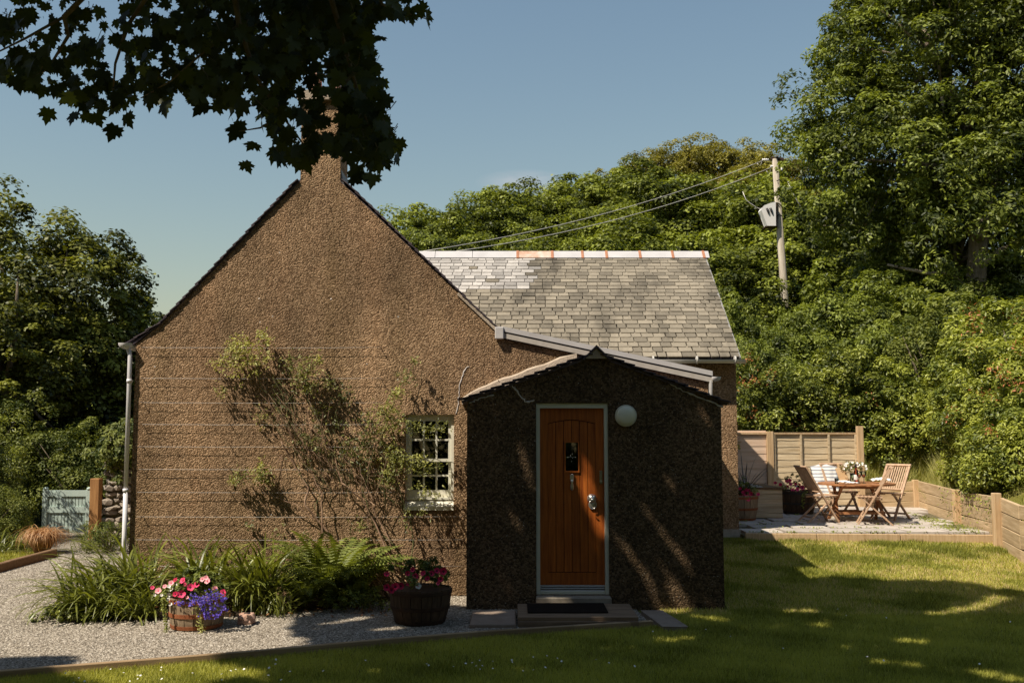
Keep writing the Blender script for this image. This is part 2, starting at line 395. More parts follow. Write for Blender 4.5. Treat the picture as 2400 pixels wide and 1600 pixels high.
M['slate_s'] = m_slate('weathered_slate_small', (0.235, 0.20, 0.15), 0.42, True)
M['slate_white'] = m_slate('whitewashed_slate', (0.42, 0.385, 0.35), 0.12)
M['slate_white_s'] = m_slate('whitewashed_slate_small', (0.42, 0.385, 0.35), 0.12, True)
M['verge_slate'] = m_simple('dark_slate_edge', (0.055, 0.042, 0.055), (0.12, 0.09, 0.10), 12, 0.7, 0.3, rnd=0.2)
def m_glass(name, tint=(0.9, 0.95, 0.9), rough=0.02):
    m, nt, out = new_mat(name)
    g = N(nt, 'ShaderNodeBsdfGlossy'); g.inputs['Roughness'].default_value = rough
    t = N(nt, 'ShaderNodeBsdfTransparent'); t.inputs['Color'].default_value = c4(tint)
    fr = N(nt, 'ShaderNodeFresnel'); fr.inputs['IOR'].default_value = 1.7
    mx = N(nt, 'ShaderNodeMixShader')
    nt.links.new(fr.outputs[0], mx.inputs[0]); nt.links.new(t.outputs[0], mx.inputs[1]); nt.links.new(g.outputs[0], mx.inputs[2])
    nt.links.new(mx.outputs[0], out.inputs['Surface'])
    return m
M['glass'] = m_glass('window_glass')
M['rose_glass'] = m_glass('rose_wine_glass', (0.9, 0.45, 0.32))
M['green_glass'] = m_glass('clear_tumbler', (0.8, 0.9, 0.85))
def m_blanket():
    m, nt, out = new_mat('striped_blanket')
    v = coords(nt)
    w = N(nt, 'ShaderNodeTexWave', wave_type='BANDS', bands_direction='Z')
    w.inputs['Scale'].default_value = 5.2; w.inputs['Distortion'].default_value = 0.8
    nt.links.new(v, w.inputs['Vector'])
    col = ramp(nt, w.outputs['Fac'], [(0.0, (0.26, 0.27, 0.30)), (0.22, (0.30, 0.31, 0.34)), (0.35, (0.70, 0.67, 0.64)), (1, (0.74, 0.71, 0.67))])
    principled(nt, out, col, 0.95, 0.05, 0, bump(nt, noise(nt, v, 60, 3), 0.4, 0.004))
    return m
M['blanket'] = m_blanket()

# ------------------------------------------------------------------ mesh helpers
def link(o, parent=None):
    COL.objects.link(o)
    if parent is not None:
        o.parent = parent
    return o
def tag(o, label=None, cat=None, group=None, kind=None):
    for k, v in (('label', label), ('category', cat), ('group', group), ('kind', kind)):
        if v:
            o[k] = v
    return o
def empty(name, loc=(0, 0, 0), rz=0.0, label=None, cat=None, group=None):
    o = bpy.data.objects.new(name, None)
    o.location = loc
    o.rotation_euler = (0, 0, rz)
    o.empty_display_size = 0.2
    link(o)
    return tag(o, label, cat, group)
class MB:
    def __init__(s):
        s.v, s.f, s.smooth = [], [], []
    def add(s, vs, fs, smooth=False):
        b = len(s.v)
        s.v += [tuple(p) for p in vs]
        s.f += [tuple(b + i for i in f) for f in fs]
        s.smooth += [smooth] * len(fs)
        return s
    def box(s, x0, x1, y0, y1, z0, z1, mt=None):
        vs = [(x, y, z) for z in (z0, z1) for y in (y0, y1) for x in (x0, x1)]
        if mt is not None:
            vs = [tuple(mt @ Vector(p)) for p in vs]
        return s.add(vs, [(0, 2, 3, 1), (4, 5, 7, 6), (0, 1, 5, 4), (2, 6, 7, 3), (0, 4, 6, 2), (1, 3, 7, 5)])
    def bar(s, a, b, w, t, up=(0, 0, 1)):
        """rectangular bar from a to b; w = width across, t = thickness along up"""
        a, b = Vector(a), Vector(b)
        d = (b - a).normalized()
        side = d.cross(Vector(up)).normalized()
        u = side.cross(d).normalized()
        vs = []
        for p in (a, b):
            for q, r_ in ((-1, -1), (1, -1), (1, 1), (-1, 1)):
                vs.append(p + side * (w / 2 * q) + u * (t / 2 * r_))
        return s.add(vs, [(0, 3, 2, 1), (4, 5, 6, 7), (0, 1, 5, 4), (1, 2, 6, 5), (2, 3, 7, 6), (3, 0, 4, 7)])
    def tube(s, pts, rad, n=8, cap=True):
        pts = [Vector(p) for p in pts]
        if not hasattr(rad, '__len__'):
            rad = [rad] * len(pts)
        vs, fs = [], []
        ref = None
        for i, p in enumerate(pts):
            d = (pts[min(i + 1, len(pts) - 1)] - pts[max(i - 1, 0)]).normalized()
            if ref is None:
                ref = Vector((0, 0, 1)) if abs(d.z) < 0.9 else Vector((1, 0, 0))
            a = d.cross(ref).normalized()
            if a.length < 1e-6:
                a = d.orthogonal().normalized()
            b = a.cross(d).normalized()
            ref = b if abs(d.dot(b)) < 0.9 else ref
            ref = b
            for k in range(n):
                t = 2 * math.pi * k / n
                vs.append(p + (a * math.cos(t) + b * math.sin(t)) * rad[i])
        for i in range(len(pts) - 1):
            for k in range(n):
                k2 = (k + 1) % n
                fs.append((i * n + k, i * n + k2, (i + 1) * n + k2, (i + 1) * n + k))
        s.add(vs, fs, True)
        if cap:
            b0 = len(s.v) - len(vs)
            s.f += [tuple(b0 + k for k in range(n))[::-1], tuple(b0 + (len(pts) - 1) * n + k for k in range(n))]
            s.smooth += [False, False]
        return s
    def lathe(s, prof, n=24, c=(0, 0, 0), smooth=True):
        vs, fs = [], []
        for r_, z in prof:
            for k in range(n):
                t = 2 * math.pi * k / n
                vs.append((c[0] + r_ * math.cos(t), c[1] + r_ * math.sin(t), c[2] + z))
        for i in range(len(prof) - 1):
            for k in range(n):
                k2 = (k + 1) % n
                fs.append((i * n + k, i * n + k2, (i + 1) * n + k2, (i + 1) * n + k))
        s.add(vs, fs, smooth)
        b0 = len(s.v) - len(vs)
        if prof[0][0] > 1e-4:
            s.f.append(tuple(b0 + k for k in range(n))[::-1]); s.smooth.append(False)
        if prof[-1][0] > 1e-4:
            s.f.append(tuple(b0 + (len(prof) - 1) * n + k for k in range(n))); s.smooth.append(False)
        return s
    def prism(s, poly, a, b, axis='y'):
        """poly = 2D points; axis y: (x,z) extruded a..b"""
        n = len(poly)
        def P(p, t):
            return (p[0], t, p[1]) if axis == 'y' else ((t, p[0], p[1]) if axis == 'x' else (p[0], p[1], t))
        vs = [P(p, a) for p in poly] + [P(p, b) for p in poly]
        fs = [tuple(range(n)), tuple(range(2 * n - 1, n - 1, -1))]
        fs += [(i, (i + 1) % n, n + (i + 1) % n, n + i) for i in range(n)]
        return s.add(vs, fs)
    def mesh(s, name, mat, bevel=0.0, fix=True):
        me = bpy.data.meshes.new(name)
        me.from_pydata(s.v, [], s.f)
        me.polygons.foreach_set('use_smooth', s.smooth)
        if fix or bevel:
            bm = bmesh.new(); bm.from_mesh(me)
            if bevel:
                bmesh.ops.bevel(bm, geom=list(bm.edges), offset=bevel, segments=1, affect='EDGES', profile=0.5)
            bmesh.ops.recalc_face_normals(bm, faces=bm.faces)
            bm.to_mesh(me); bm.free()
        if mat is not None:
            me.materials.append(mat)
        me.update()
        return me
    def build(s, name, mat, parent=None, bevel=0.0, fix=True):
        return link(bpy.data.objects.new(name, s.mesh(name, mat, bevel, fix)), parent)
def place(me, name, parent=None, loc=(0, 0, 0), rot=(0, 0, 0), scale=(1, 1, 1), mat4=None):
    o = bpy.data.objects.new(name, me)
    if mat4 is not None:
        o.matrix_local = mat4
    else:
        o.location, o.rotation_euler, o.scale = loc, rot, scale
    return link(o, parent)
def local_board(name, mat, parent, L, w, t, mt, bevel=0.004):
    """one board with its own local frame so the grain follows it: x = length"""
    me = MB().box(-L / 2, L / 2, -w / 2, w / 2, -t / 2, t / 2).mesh(name, mat, bevel)
    return place(me, name, parent, mat4=mt)
def copy_tree(o, parent=None):
    c = o.copy(); COL.objects.link(c); c.parent = parent
    for ch in list(o.children):
        copy_tree(ch, c)
    return c

# ---- leaf clouds --------------------------------------------------------
def norm(a):
    return a / (np.linalg.norm(a, axis=-1, keepdims=True) + 1e-9)
TEMPL = {
    'quad': (np.array([(0, -.5, 0), (.36, 0, .06), (0, .5, 0), (-.36, 0, .06)], float), [(0, 1, 2, 3)]),
    'slim': (np.array([(0, -.5, 0), (.17, -.05, .05), (0, .5, -.06), (-.17, -.05, .05)], float), [(0, 1, 2, 3)]),
    'fold': (np.array([(0, -.5, 0), (.22, -.1, .07), (.14, .28, .04), (0, .5, -.04), (-.14, .28, .04), (-.22, -.1, .07)], float), [(0, 1, 2, 3), (0, 3, 4, 5)]),
}
def maple_template():
    half = [(0.0, -0.42), (0.07, -0.30), (0.24, -0.40), (0.26, -0.27), (0.40, -0.20), (0.30, -0.10), (0.47, 0.10), (0.36, 0.09), (0.35, 0.20), (0.24, 0.10), (0.17, 0.12), (0.20, 0.28), (0.11, 0.30), (0.0, 0.52)]
    pts = half + [(-x, y) for x, y in half[-2:0:-1]]
    v = [(0, 0, 0.0)] + [(x, y, -0.10 * (x * x + y * y) * 2 + 0.05 * abs(x)) for x, y in pts]
    f = [(0, i + 1, (i + 1) % len(pts) + 1) for i in range(len(pts))]
    return np.array(v, float), f
TEMPL['maple'] = maple_template()
def mesh_np(name, V, F, mat, tone=None, smooth=False):
    """V (n,3), F (m,k) -> mesh, tone per face"""
    me = bpy.data.meshes.new(name)
    m, k = F.shape
    me.vertices.add(len(V)); me.vertices.foreach_set('co', np.ascontiguousarray(V, dtype=np.float32).ravel())
    me.loops.add(m * k); me.loops.foreach_set('vertex_index', np.ascontiguousarray(F, dtype=np.int32).ravel())
    me.polygons.add(m)
    me.polygons.foreach_set('loop_start', np.arange(0, m * k, k, dtype=np.int32))
    me.polygons.foreach_set('loop_total', np.full(m, k, dtype=np.int32))
    if smooth:
        me.polygons.foreach_set('use_smooth', np.ones(m, dtype=bool))
    me.update(calc_edges=True)
    if tone is not None:
        a = me.attributes.new('tone', 'FLOAT', 'FACE')
        a.data.foreach_set('value', np.ascontiguousarray(tone, dtype=np.float32))
    me.materials.append(mat)
    return me
def leaf_arrays(P, Nn, size, tmpl='quad', along=None, wide=1.0, spin=1.0):
    V0, F0 = TEMPL[tmpl]
    n = len(P)
    Nn = norm(Nn)
    rd = rng.normal(size=(n, 3))
    if along is not None:
        rd = rd * spin + along
    T = norm(np.cross(Nn, np.cross(rd, Nn)))
    B = np.cross(Nn, T)
    size = np.broadcast_to(size, (n,))
    V = P[:, None, :] + (V0[None, :, 0, None] * B[:, None, :] * wide + V0[None, :, 1, None] * T[:, None, :] + V0[None, :, 2, None] * Nn[:, None, :]) * size[:, None, None]
    k = len(V0)
    F = np.array(F0)[None] + (np.arange(n) * k)[:, None, None]
    return V.reshape(-1, 3), F.reshape(-1, F.shape[-1]), len(F0)
def leaf_mesh(name, P, Nn, size, mat, tmpl='quad', tone=None, along=None, wide=1.0, spin=1.0):
    V, F, nf = leaf_arrays(P, Nn, size, tmpl, along, wide, spin)
    if tone is None:
        tone = rng.random(len(P))
    return mesh_np(name, V, F, mat, np.repeat(tone, nf))
def rand_dirs(n):
    return norm(rng.normal(size=(n, 3)))
def lumpy(centre, radii, n_cl, cl_r, per, up=0.55, inner=0.25, flat=1.0, shell=(0.72, 1.02), bottom=-0.6):
    """clumps of leaves over a lumpy ellipsoid; returns points, normals, tones, clump centres"""
    d = rand_dirs(n_cl * 3)
    d = d[d[:, 2] > bottom][:n_cl]
    k = len(d)
    ph = rng.random(6) * 6.28
    lump = 1 + 0.13 * np.sin(d[:, 0] * 5 + ph[0]) * np.sin(d[:, 2] * 6 + ph[1]) + 0.10 * np.sin(d[:, 1] * 7 + ph[2] + d[:, 0] * 3)
    rr = np.where(rng.random(k) < inner, rng.uniform(0.35, 0.75, k), rng.uniform(shell[0], shell[1], k)) * lump
    C = np.array(centre) + d * rr[:, None] * np.array(radii)
    cr = cl_r * rng.uniform(0.6, 1.35, k)
    ld = rand_dirs(k * per).reshape(k, per, 3)
    ld = norm(ld + d[:, None, :] * 0.55 + np.array([0, 0, 0.35]))
    r_ = rng.uniform(0.55, 1.05, (k, per, 1)) * cr[:, None, None]
    off = ld * r_
    off[:, :, 2] *= flat
    P = (C[:, None, :] + off).reshape(-1, 3)
    Nn = norm(ld.reshape(-1, 3) * 0.75 + np.array([0, 0, up]) + rng.normal(size=(k * per, 3)) * 0.36)
    tone = np.clip(np.repeat(rng.uniform(0.0, 0.75, k), per) + rng.normal(size=k * per) * 0.20, 0, 0.96)
    return P, Nn, tone, C
def limb_tubes(mb, base, top, r0, targets, seed=0, rt=0.35, n=7):
    """trunk from base to top and limbs to targets"""
    rnd = random.Random(seed)
    base, top = Vector(base), Vector(top)
    pts = []
    for i in range(7):
        t = i / 6
        p = base.lerp(top, t)
        if 0 < i:
            p += Vector((rnd.uniform(-1, 1), rnd.uniform(-1, 1), 0)) * r0 * 0.7
        pts.append(p)
    mb.tube(pts, [r0 * (1.25 if i == 0 else 1 - 0.75 * i / 6) for i in range(7)], 9)
    for tg in targets:
        tg = Vector(tg)
        t = rnd.uniform(rt, 0.9)
        s = base.lerp(top, t)
        L = (tg - s).length
        mid = s.lerp(tg, 0.5) + Vector((rnd.uniform(-1, 1), rnd.uniform(-1, 1), rnd.uniform(0, 1.2))) * L * 0.13
        q = [s, s.lerp(mid, 0.55) + Vector((0, 0, 0.02 * L)), mid, mid.lerp(tg, 0.6), tg]
        rr = r0 * (1 - 0.7 * t) * 0.62
        mb.tube(q, [rr, rr * 0.8, rr * 0.6, rr * 0.4, rr * 0.12], n)

# ================================================================== GROUND
def sm(t):
    t = np.clip(t, 0, 1)
    return t * t * (3 - 2 * t)
WX = [(9.0, 6.1), (11.0, 6.35), (13.3, 6.72), (14.3, 6.93), (16.5, 7.36), (19.9, 8.08), (60, 16)]
def wall_x(y):
    return np.interp(y, [p[0] for p in WX], [p[1] for p in WX])
def G(x, y):
    x = np.asarray(x, float); y = np.asarray(y, float)
    z = 0.39 * np.clip((y - 11) / 3.9, 0, 1) * sm((x - 1.3) / 1.2)
    bank = np.maximum(sm((x - wall_x(y) - 0.06) / 0.3) * sm((y - 8.5) / 3), sm((y - 20.08) / 0.3) * sm((x - 3) / 1.0))
    z = z + bank * (0.56 + 0.22 * np.clip(x - wall_x(y), 0, 30) * sm((y - 8.5) / 6) * np.exp(-np.clip(x - 14, 0, 99) / 20))
    hill = np.clip(y - 20.5, 0, 60) * (0.055 + 0.175 * sm((x + 12) / 24))
    return z + hill * sm((x + 16) / 6)
def axis(a, b, fine0, fine1, step, grow=1.25):
    xs = list(np.arange(fine0, fine1, step))
    s, x = step, fine1
    while x < b:
        xs.append(x); s *= grow; x += s
    xs.append(b)
    s, x = step, fine0
    while x > a:
        s *= grow; x -= s
        xs.insert(0, max(x, a))
    return np.array(sorted(set(round(float(v), 4) for v in xs)))
gx = axis(-300, 300, -9, 12, 0.16); gy = axis(-60, 500, 6, 22, 0.16)
X, Y = np.meshgrid(gx, gy)
Z = G(X, Y)
nx, ny = len(gx), len(gy)
ii = np.arange(nx * ny).reshape(ny, nx)
F = np.stack([ii[:-1, :-1], ii[:-1, 1:], ii[1:, 1:], ii[1:, :-1]], -1).reshape(-1, 4)
gme = mesh_np('ground', np.stack([X, Y, Z], -1).reshape(-1, 3), F, M['turf'], smooth=True)
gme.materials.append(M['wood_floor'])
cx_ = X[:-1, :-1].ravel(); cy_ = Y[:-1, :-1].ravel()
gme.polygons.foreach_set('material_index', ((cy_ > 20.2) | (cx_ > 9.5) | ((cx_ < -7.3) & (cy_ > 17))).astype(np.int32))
ground = link(bpy.data.objects.new('ground', gme)); tag(ground, kind='structure')

EDGE = [(-8.0, 6.2), (-5.6, 7.35), (-4.06, 8.08), (-3.1, 8.45), (-2.23, 8.80), (-1.2, 9.28), (-0.33, 9.63), (0.6, 9.93), (1.40, 10.18)]
path_poly = [(-7.05, 6.6)] + EDGE[1:] + [(1.36, 11.1), (-0.5, 11.1), (-0.5, 11.98), (-4.5, 11.98), (-4.62, 12.2), (-4.62, 17.5), (-6.4, 18.6), (-7.6, 19.6), (-9.2, 19.6), (-9.0, 18.2), (-7.9, 16.8), (-7.05, 15.75)]
def poly_sheet(name, poly, z, mat, parent=None):
    bm = bmesh.new()
    vs = [bm.verts.new((p[0], p[1], z)) for p in poly]
    bmesh.ops.triangulate(bm, faces=[bm.faces.new(vs)])
    bmesh.ops.recalc_face_normals(bm, faces=bm.faces)
    me = bpy.data.meshes.new(name); bm.to_mesh(me); bm.free()
    me.materials.append(mat)
    o = bpy.data.objects.new(name, me)
    if sum(p.normal.z for p in me.polygons) < 0:
        me.flip_normals()
    return link(o, parent)
tag(poly_sheet('gravel_path', path_poly, 0.012, M['gravel']), kind='structure')
bed_poly = [(-4.95, 10.75), (-4.5, 10.35), (-3.6, 10.45), (-2.6, 10.75), (-1.9, 11.15), (-1.25, 11.75), (-1.2, 11.99), (-4.7, 11.99), (-5.0, 11.6)]
tag(poly_sheet('flower_bed', bed_poly, 0.020, M['soil']), kind='structure')
def inside(px, py, poly):
    r_ = np.zeros(len(px), bool)
    j = len(poly) - 1
    for i in range(len(poly)):
        xi, yi = poly[i]; xj, yj = poly[j]
        c = ((yi > py) != (yj > py)) & (px < (xj - xi) * (py - yi) / (yj - yi + 1e-12) + xi)
        r_ ^= c
        j = i
    return r_
# gravel: real loose stones on the sheet
n = 150000
sx = rng.uniform(-7.1, 1.4, n); sy = 7.6 + 11 * rng.random(n) ** 1.5
k = inside(sx, sy, path_poly) & (np.abs(sx) < sy * 0.56) & ~inside(sx, sy, bed_poly)
sx, sy = sx[k][:62000], sy[k][:62000]
oct_v = np.array([(1, 0, 0), (0, 1, 0), (-1, 0, 0), (0, -1, 0), (0, 0, 1)], float)
oct_f = np.array([(0, 1, 4), (1, 2, 4), (2, 3, 4), (3, 0, 4)])
m_ = len(sx)
r1 = rng.uniform(0.006, 0.015, (m_, 5, 1))
ang = rng.random(m_) * 6.28
V = oct_v[None] * r1 * np.array([1, 1, 0.75])
ca, sa = np.cos(ang)[:, None], np.sin(ang)[:, None]
V = np.stack([V[..., 0] * ca - V[..., 1] * sa, V[..., 0] * sa + V[..., 1] * ca, V[..., 2]], -1)
V += np.stack([sx, sy, np.full(m_, 0.011)], -1)[:, None, :]
Fg = (oct_f[None] + (np.arange(m_) * 5)[:, None, None]).reshape(-1, 3)
o = link(bpy.data.objects.new('gravel', mesh_np('gravel', V.reshape(-1, 3), Fg, M['pebble'], np.repeat(rng.random(m_), 4))))
tag(o, 'loose pale grey gravel stones covering the path', 'gravel', kind='stuff')

# lawn blades
lawn_poly = EDGE + [(1.66, 10.1), (1.60, 11.08), (2.36, 11.08), (2.5, 14.9), (3.35, 14.62), (6.9, 14.5), (6.7, 13.3), (6.0, 9.0), (5.5, 6.2)]
def blades(px, py, h, w, mat, name, lean=0.5, tone=None, zoff=0.0):
    n = len(px)
    z = G(px, py) + zoff
    a = rng.random(n) * 6.28
    d = np.stack([np.cos(a), np.sin(a), np.zeros(n)], -1)
    b = rng.random(n) * 6.28
    ln = np.stack([np.cos(b), np.sin(b), np.zeros(n)], -1) * (rng.random(n) * lean * h)[:, None]
    base = np.stack([px, py, z], -1)
    V = np.stack([base - d * (w / 2)[:, None], base + d * (w / 2)[:, None], base + ln + np.array([0, 0, 1]) * h[:, None]], 1)
    F = np.arange(n * 3).reshape(n, 3)
    return mesh_np(name, V.reshape(-1, 3), F, mat, tone if tone is not None else rng.random(n))
n = 1000000
bx_ = rng.uniform(-5, 8, n); by_ = 7.3 + 7.4 * rng.random(n) ** 1.35
k = inside(bx_, by_, lawn_poly) & (np.abs(bx_) < by_ * 0.545 + 0.1)
bx_, by_ = bx_[k][:330000], by_[k][:330000]
patch = np.sin(bx_ * 2.3 + 1.3 * np.sin(by_ * 1.9)) * np.sin(by_ * 2.9 + bx_ * 0.7) + 0.6 * np.sin(bx_ * 6.1 + by_ * 3.3) * np.sin(by_ * 7.3 - bx_)
hh = rng.uniform(0.018, 0.05, len(bx_)) * (1 + 0.45 * (patch > 0.9))
tone = np.clip(0.55 + rng.normal(size=len(bx_)) * 0.22 - 0.22 * patch, 0, 1)
tone = np.where((patch < 0.25) & (rng.random(len(bx_)) < 0.33) & (by_ > 10.8), 1.0, np.minimum(tone, 0.96))  # straw blades only on the sunlit far lawn, its brightness put into colour
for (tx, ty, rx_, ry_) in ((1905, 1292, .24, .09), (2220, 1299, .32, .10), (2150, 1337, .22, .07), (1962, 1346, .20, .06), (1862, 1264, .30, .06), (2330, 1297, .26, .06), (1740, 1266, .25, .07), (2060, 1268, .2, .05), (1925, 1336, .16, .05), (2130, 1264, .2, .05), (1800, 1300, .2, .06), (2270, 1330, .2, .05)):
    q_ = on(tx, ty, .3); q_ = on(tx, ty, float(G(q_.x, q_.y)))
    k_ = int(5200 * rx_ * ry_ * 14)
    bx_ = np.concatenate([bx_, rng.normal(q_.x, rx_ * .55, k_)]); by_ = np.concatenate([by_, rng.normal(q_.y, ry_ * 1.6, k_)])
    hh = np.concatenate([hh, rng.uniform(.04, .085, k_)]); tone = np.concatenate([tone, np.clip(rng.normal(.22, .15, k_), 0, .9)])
k_ = inside(bx_, by_, lawn_poly); bx_, by_, hh, tone = bx_[k_], by_[k_], hh[k_], tone[k_]
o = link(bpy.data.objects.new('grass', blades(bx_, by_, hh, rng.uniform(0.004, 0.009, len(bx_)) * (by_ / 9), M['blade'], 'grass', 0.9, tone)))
tag(o, 'short mown lawn grass, yellowish in the sun', 'grass', kind='stuff')
# daisies
dx, dy = [], []
for cx0, cy0, s_, k_ in ((-3.3, 8.0, .5, 14), (-2.4, 8.05, .4, 14), (-0.35, 8.35, .3, 14), (0.35, 8.45, .3, 9), (-1.2, 8.3, .5, 4), (1.9, 9.5, .5, 3), (2.6, 8.5, .7, 4), (3.2, 10.5, 1, 4)):
    dx += list(rng.normal(cx0, s_, k_)); dy += list(rng.normal(cy0, s_ * .4, k_))
dx, dy = np.array(dx), np.array(dy)
k = inside(dx, dy, lawn_poly); dx, dy = dx[k], dy[k]
P = np.stack([dx, dy, G(dx, dy) + 0.055], -1)
Vd, Fd = [], []
for p in P:
    r_ = random.uniform(0.006, 0.010)
    b = len(Vd)
    tl = (random.uniform(-.4, .4), random.uniform(-.8, .1))
    for q in range(8):
        a = q * math.pi / 4
        x_, y_ = r_ * math.cos(a), r_ * math.sin(a)
        Vd.append((p[0] + x_, p[1] + y_, p[2] + x_ * tl[0] + y_ * tl[1] * -1))
    Vd.append((p[0], p[1], p[2] + 0.003))
    Fd += [(b + q, b + (q + 1) % 8, b + 8) for q in range(8)]
o = link(bpy.data.objects.new('daisies', mesh_np('daisies', np.array(Vd), np.array(Fd), M['petal_white'])))
tag(o, 'tiny white daisies scattered over the lawn', 'daisies', kind='stuff')

# timber edging between gravel and lawn
for i in range(1, len(EDGE) - 1):
    a, b = Vector((*EDGE[i], 0.02)), Vector((*EDGE[i + 1], 0.02))
    L = (b - a).length
    ang = math.atan2(b.y - a.y, b.x - a.x)
    o = local_board('edging_board', M['sleeper'], None, L + 0.012, 0.05, 0.09, Matrix.Translation((a + b) / 2) @ Matrix.Rotation(ang, 4, 'Z'), 0.006)
    names = {1: 'at the bottom left corner of the lawn', 2: 'third from the bottom left corner', 3: 'in front of the left flower barrel', 4: 'below the pink stone', 5: 'below the ferns', 6: 'in front of the dark flower barrel', 7: 'in front of the doorstep slabs'}
    tag(o, 'curved timber lawn edging board ' + names[i], 'edging board', 'timber edging boards along the gravel')
for i, (y0, y1) in enumerate(((9.0, 12.3), (12.32, 14.25), (14.27, 15.75))):
    o = local_board('edging_board', M['sleeper_dark'], None, y1 - y0, 0.09, 0.16, Matrix.Translation((-7.09 - 0.02 * i, (y0 + y1) / 2, 0.05)) @ Matrix.Rotation(R(90), 4, 'Z'), 0.01)
    tag(o, ('outermost', 'middle', 'far')[i] + ' dark timber beam edging the small left lawn', 'edging beam', 'dark beams along the left lawn')

# ================================================================== COTTAGE
house = empty('cottage', (-1.0, 12.0, 0), label='brown roughcast cottage with slate roofs, gabled porch and orange wooden door', cat='cottage')
house_inv = Matrix.Translation((1.0, -12.0, 0))
def hpart(mb, name, mat, parent=house, bevel=0.0):
    o = mb.build(name, mat, None, bevel)
    o.parent = parent
    if parent is house:
        o.matrix_parent_inverse = house_inv
    return o
def hset(o, parent=house):
    o.parent = parent
    if parent is house:
        o.matrix_parent_inverse = house_inv
    return o
YG = 12.0
XL, XF, XR = -4.55, -0.155, 2.36          # gable left, foot of gable right slope, lean-to right
CHL, CHR = -2.60, -2.11                   # chimney
ZL, ZF, ZR = 3.04, 3.17, 2.62
def top_z(x):
    pts = [(XL, 2.99), (-4.25, 3.24), (CHL, 5.00), (CHR, 5.00), (-0.36, 3.34), (XF, 3.13), (XR, 2.60)]
    return float(np.interp(x, [p[0] for p in pts], [p[1] for p in pts]))
WX0, WX1, WZ0, WZ1 = -1.280, -0.697, 1.013, 2.147
mb = MB()
def strip(x0, x1, z0=None, z1=None):
    """front face between x0 and x1"""
    zb = -0.1 if z0 is None else z0
    if z1 is not None:
        mb.add([(x0, YG, zb), (x1, YG, zb), (x1, YG, z1), (x0, YG, z1)], [(0, 1, 2, 3)])
    else:
        xs = [x0] + [x for x in (-4.25, CHL, CHR, -0.36, XF) if x0 < x < x1] + [x1]
        poly = [(x0, YG, zb), (x1, YG, zb)] + [(x, YG, top_z(x)) for x in reversed(xs)]
        mb.add(poly, [tuple(range(len(poly)))])
strip(XL, WX0); strip(WX0, WX1, None, WZ0); strip(WX0, WX1, WZ1, None); strip(WX1, XR)
for (a, b) in (((WX0, WZ0), (WX0, WZ1)), ((WX0, WZ1), (WX1, WZ1)), ((WX1, WZ1), (WX1, WZ0)), ((WX1, WZ0), (WX0, WZ0))):
    mb.add([(a[0], YG, a[1]), (b[0], YG, b[1]), (b[0], YG + .3, b[1]), (a[0], YG + .3, a[1])], [(0, 1, 2, 3)])
mb.add([(XL, YG, -.1), (XL, YG, 2.99), (XL, 17.6, 2.99), (XL, 17.6, -.1)], [(0, 1, 2, 3)])
mb.add([(XR, YG, -.1), (XR, YG, 2.60), (XR, 15.0, 2.60), (XR, 15.0, -.1)], [(0, 1, 2, 3)])
wall = hpart(mb, 'gable_wall', M['dash'])
# wing walls
mb = MB()
mb.add([(-0.3, 15.0, -.1), (3.38, 15.0, -.1), (3.38, 15.0, 3.02), (-0.3, 15.0, 3.02)], [(0, 1, 2, 3)])
mb.add([(3.38, 15.0, -.1), (3.38, 19.8, -.1), (3.38, 19.8, 3.02), (3.38, 17.4, 5.02), (3.38, 15.0, 3.02)], [(0, 1, 2, 3, 4)])
mb.add([(3.38, 19.8, -.1), (-4.55, 19.8, -.1), (-4.55, 19.8, 3.02), (3.38, 19.8, 3.02)], [(0, 1, 2, 3)])
mb.add([(-4.55, 17.6, -.1), (-4.55, 19.8, -.1), (-4.55, 19.8, 3.02), (-4.55, 17.4, 5.0), (-4.55, 17.3, 2.99)], [(0, 1, 2, 3, 4)])
hpart(mb, 'wing_wall', M['dash'])
# plinth bits at the far corner
mb = MB()
mb.box(3.05, 3.395, 14.955, 14.998, -.1, 0.50)
hpart(mb, 'plinth', M['stone'])
# inside darkness behind the window and door glass
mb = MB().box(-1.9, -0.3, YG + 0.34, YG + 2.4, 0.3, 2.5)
o = hpart(mb, 'room', M['unlit_inside'])
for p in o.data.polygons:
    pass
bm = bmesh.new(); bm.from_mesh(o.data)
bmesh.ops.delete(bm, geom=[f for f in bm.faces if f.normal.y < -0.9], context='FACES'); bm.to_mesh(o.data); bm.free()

# gable block roof slabs
def slab_roof(name, a, b, y0, y1, t, mat, parent=house):
    """a,b = (x,z) ends of the sloping top surface"""
    d = Vector((b[0] - a[0], b[1] - a[1])).normalized(); nn = Vector((-d.y, d.x))
    if nn.y < 0:
        nn = -nn
    poly = [a, b, (b[0] - nn.x * t, b[1] - nn.y * t), (a[0] - nn.x * t, a[1] - nn.y * t)]
    return hpart(MB().prism(poly, y0, y1), name, mat, parent)
gable_roof = slab_roof('gable_roof', (-4.62, 2.985), (-4.25, 3.265), 11.985, 17.6, 0.02, M['verge_slate'])
slab_roof('roof_deck', (-4.25, 3.265), (-2.36, 5.29), 12.002, 17.6, 0.02, M['verge_slate'], gable_roof)
slab_roof('roof_deck', (-2.36, 5.25), (-0.30, 3.31), 12.002, 17.6, 0.02, M['verge_slate'], gable_roof)
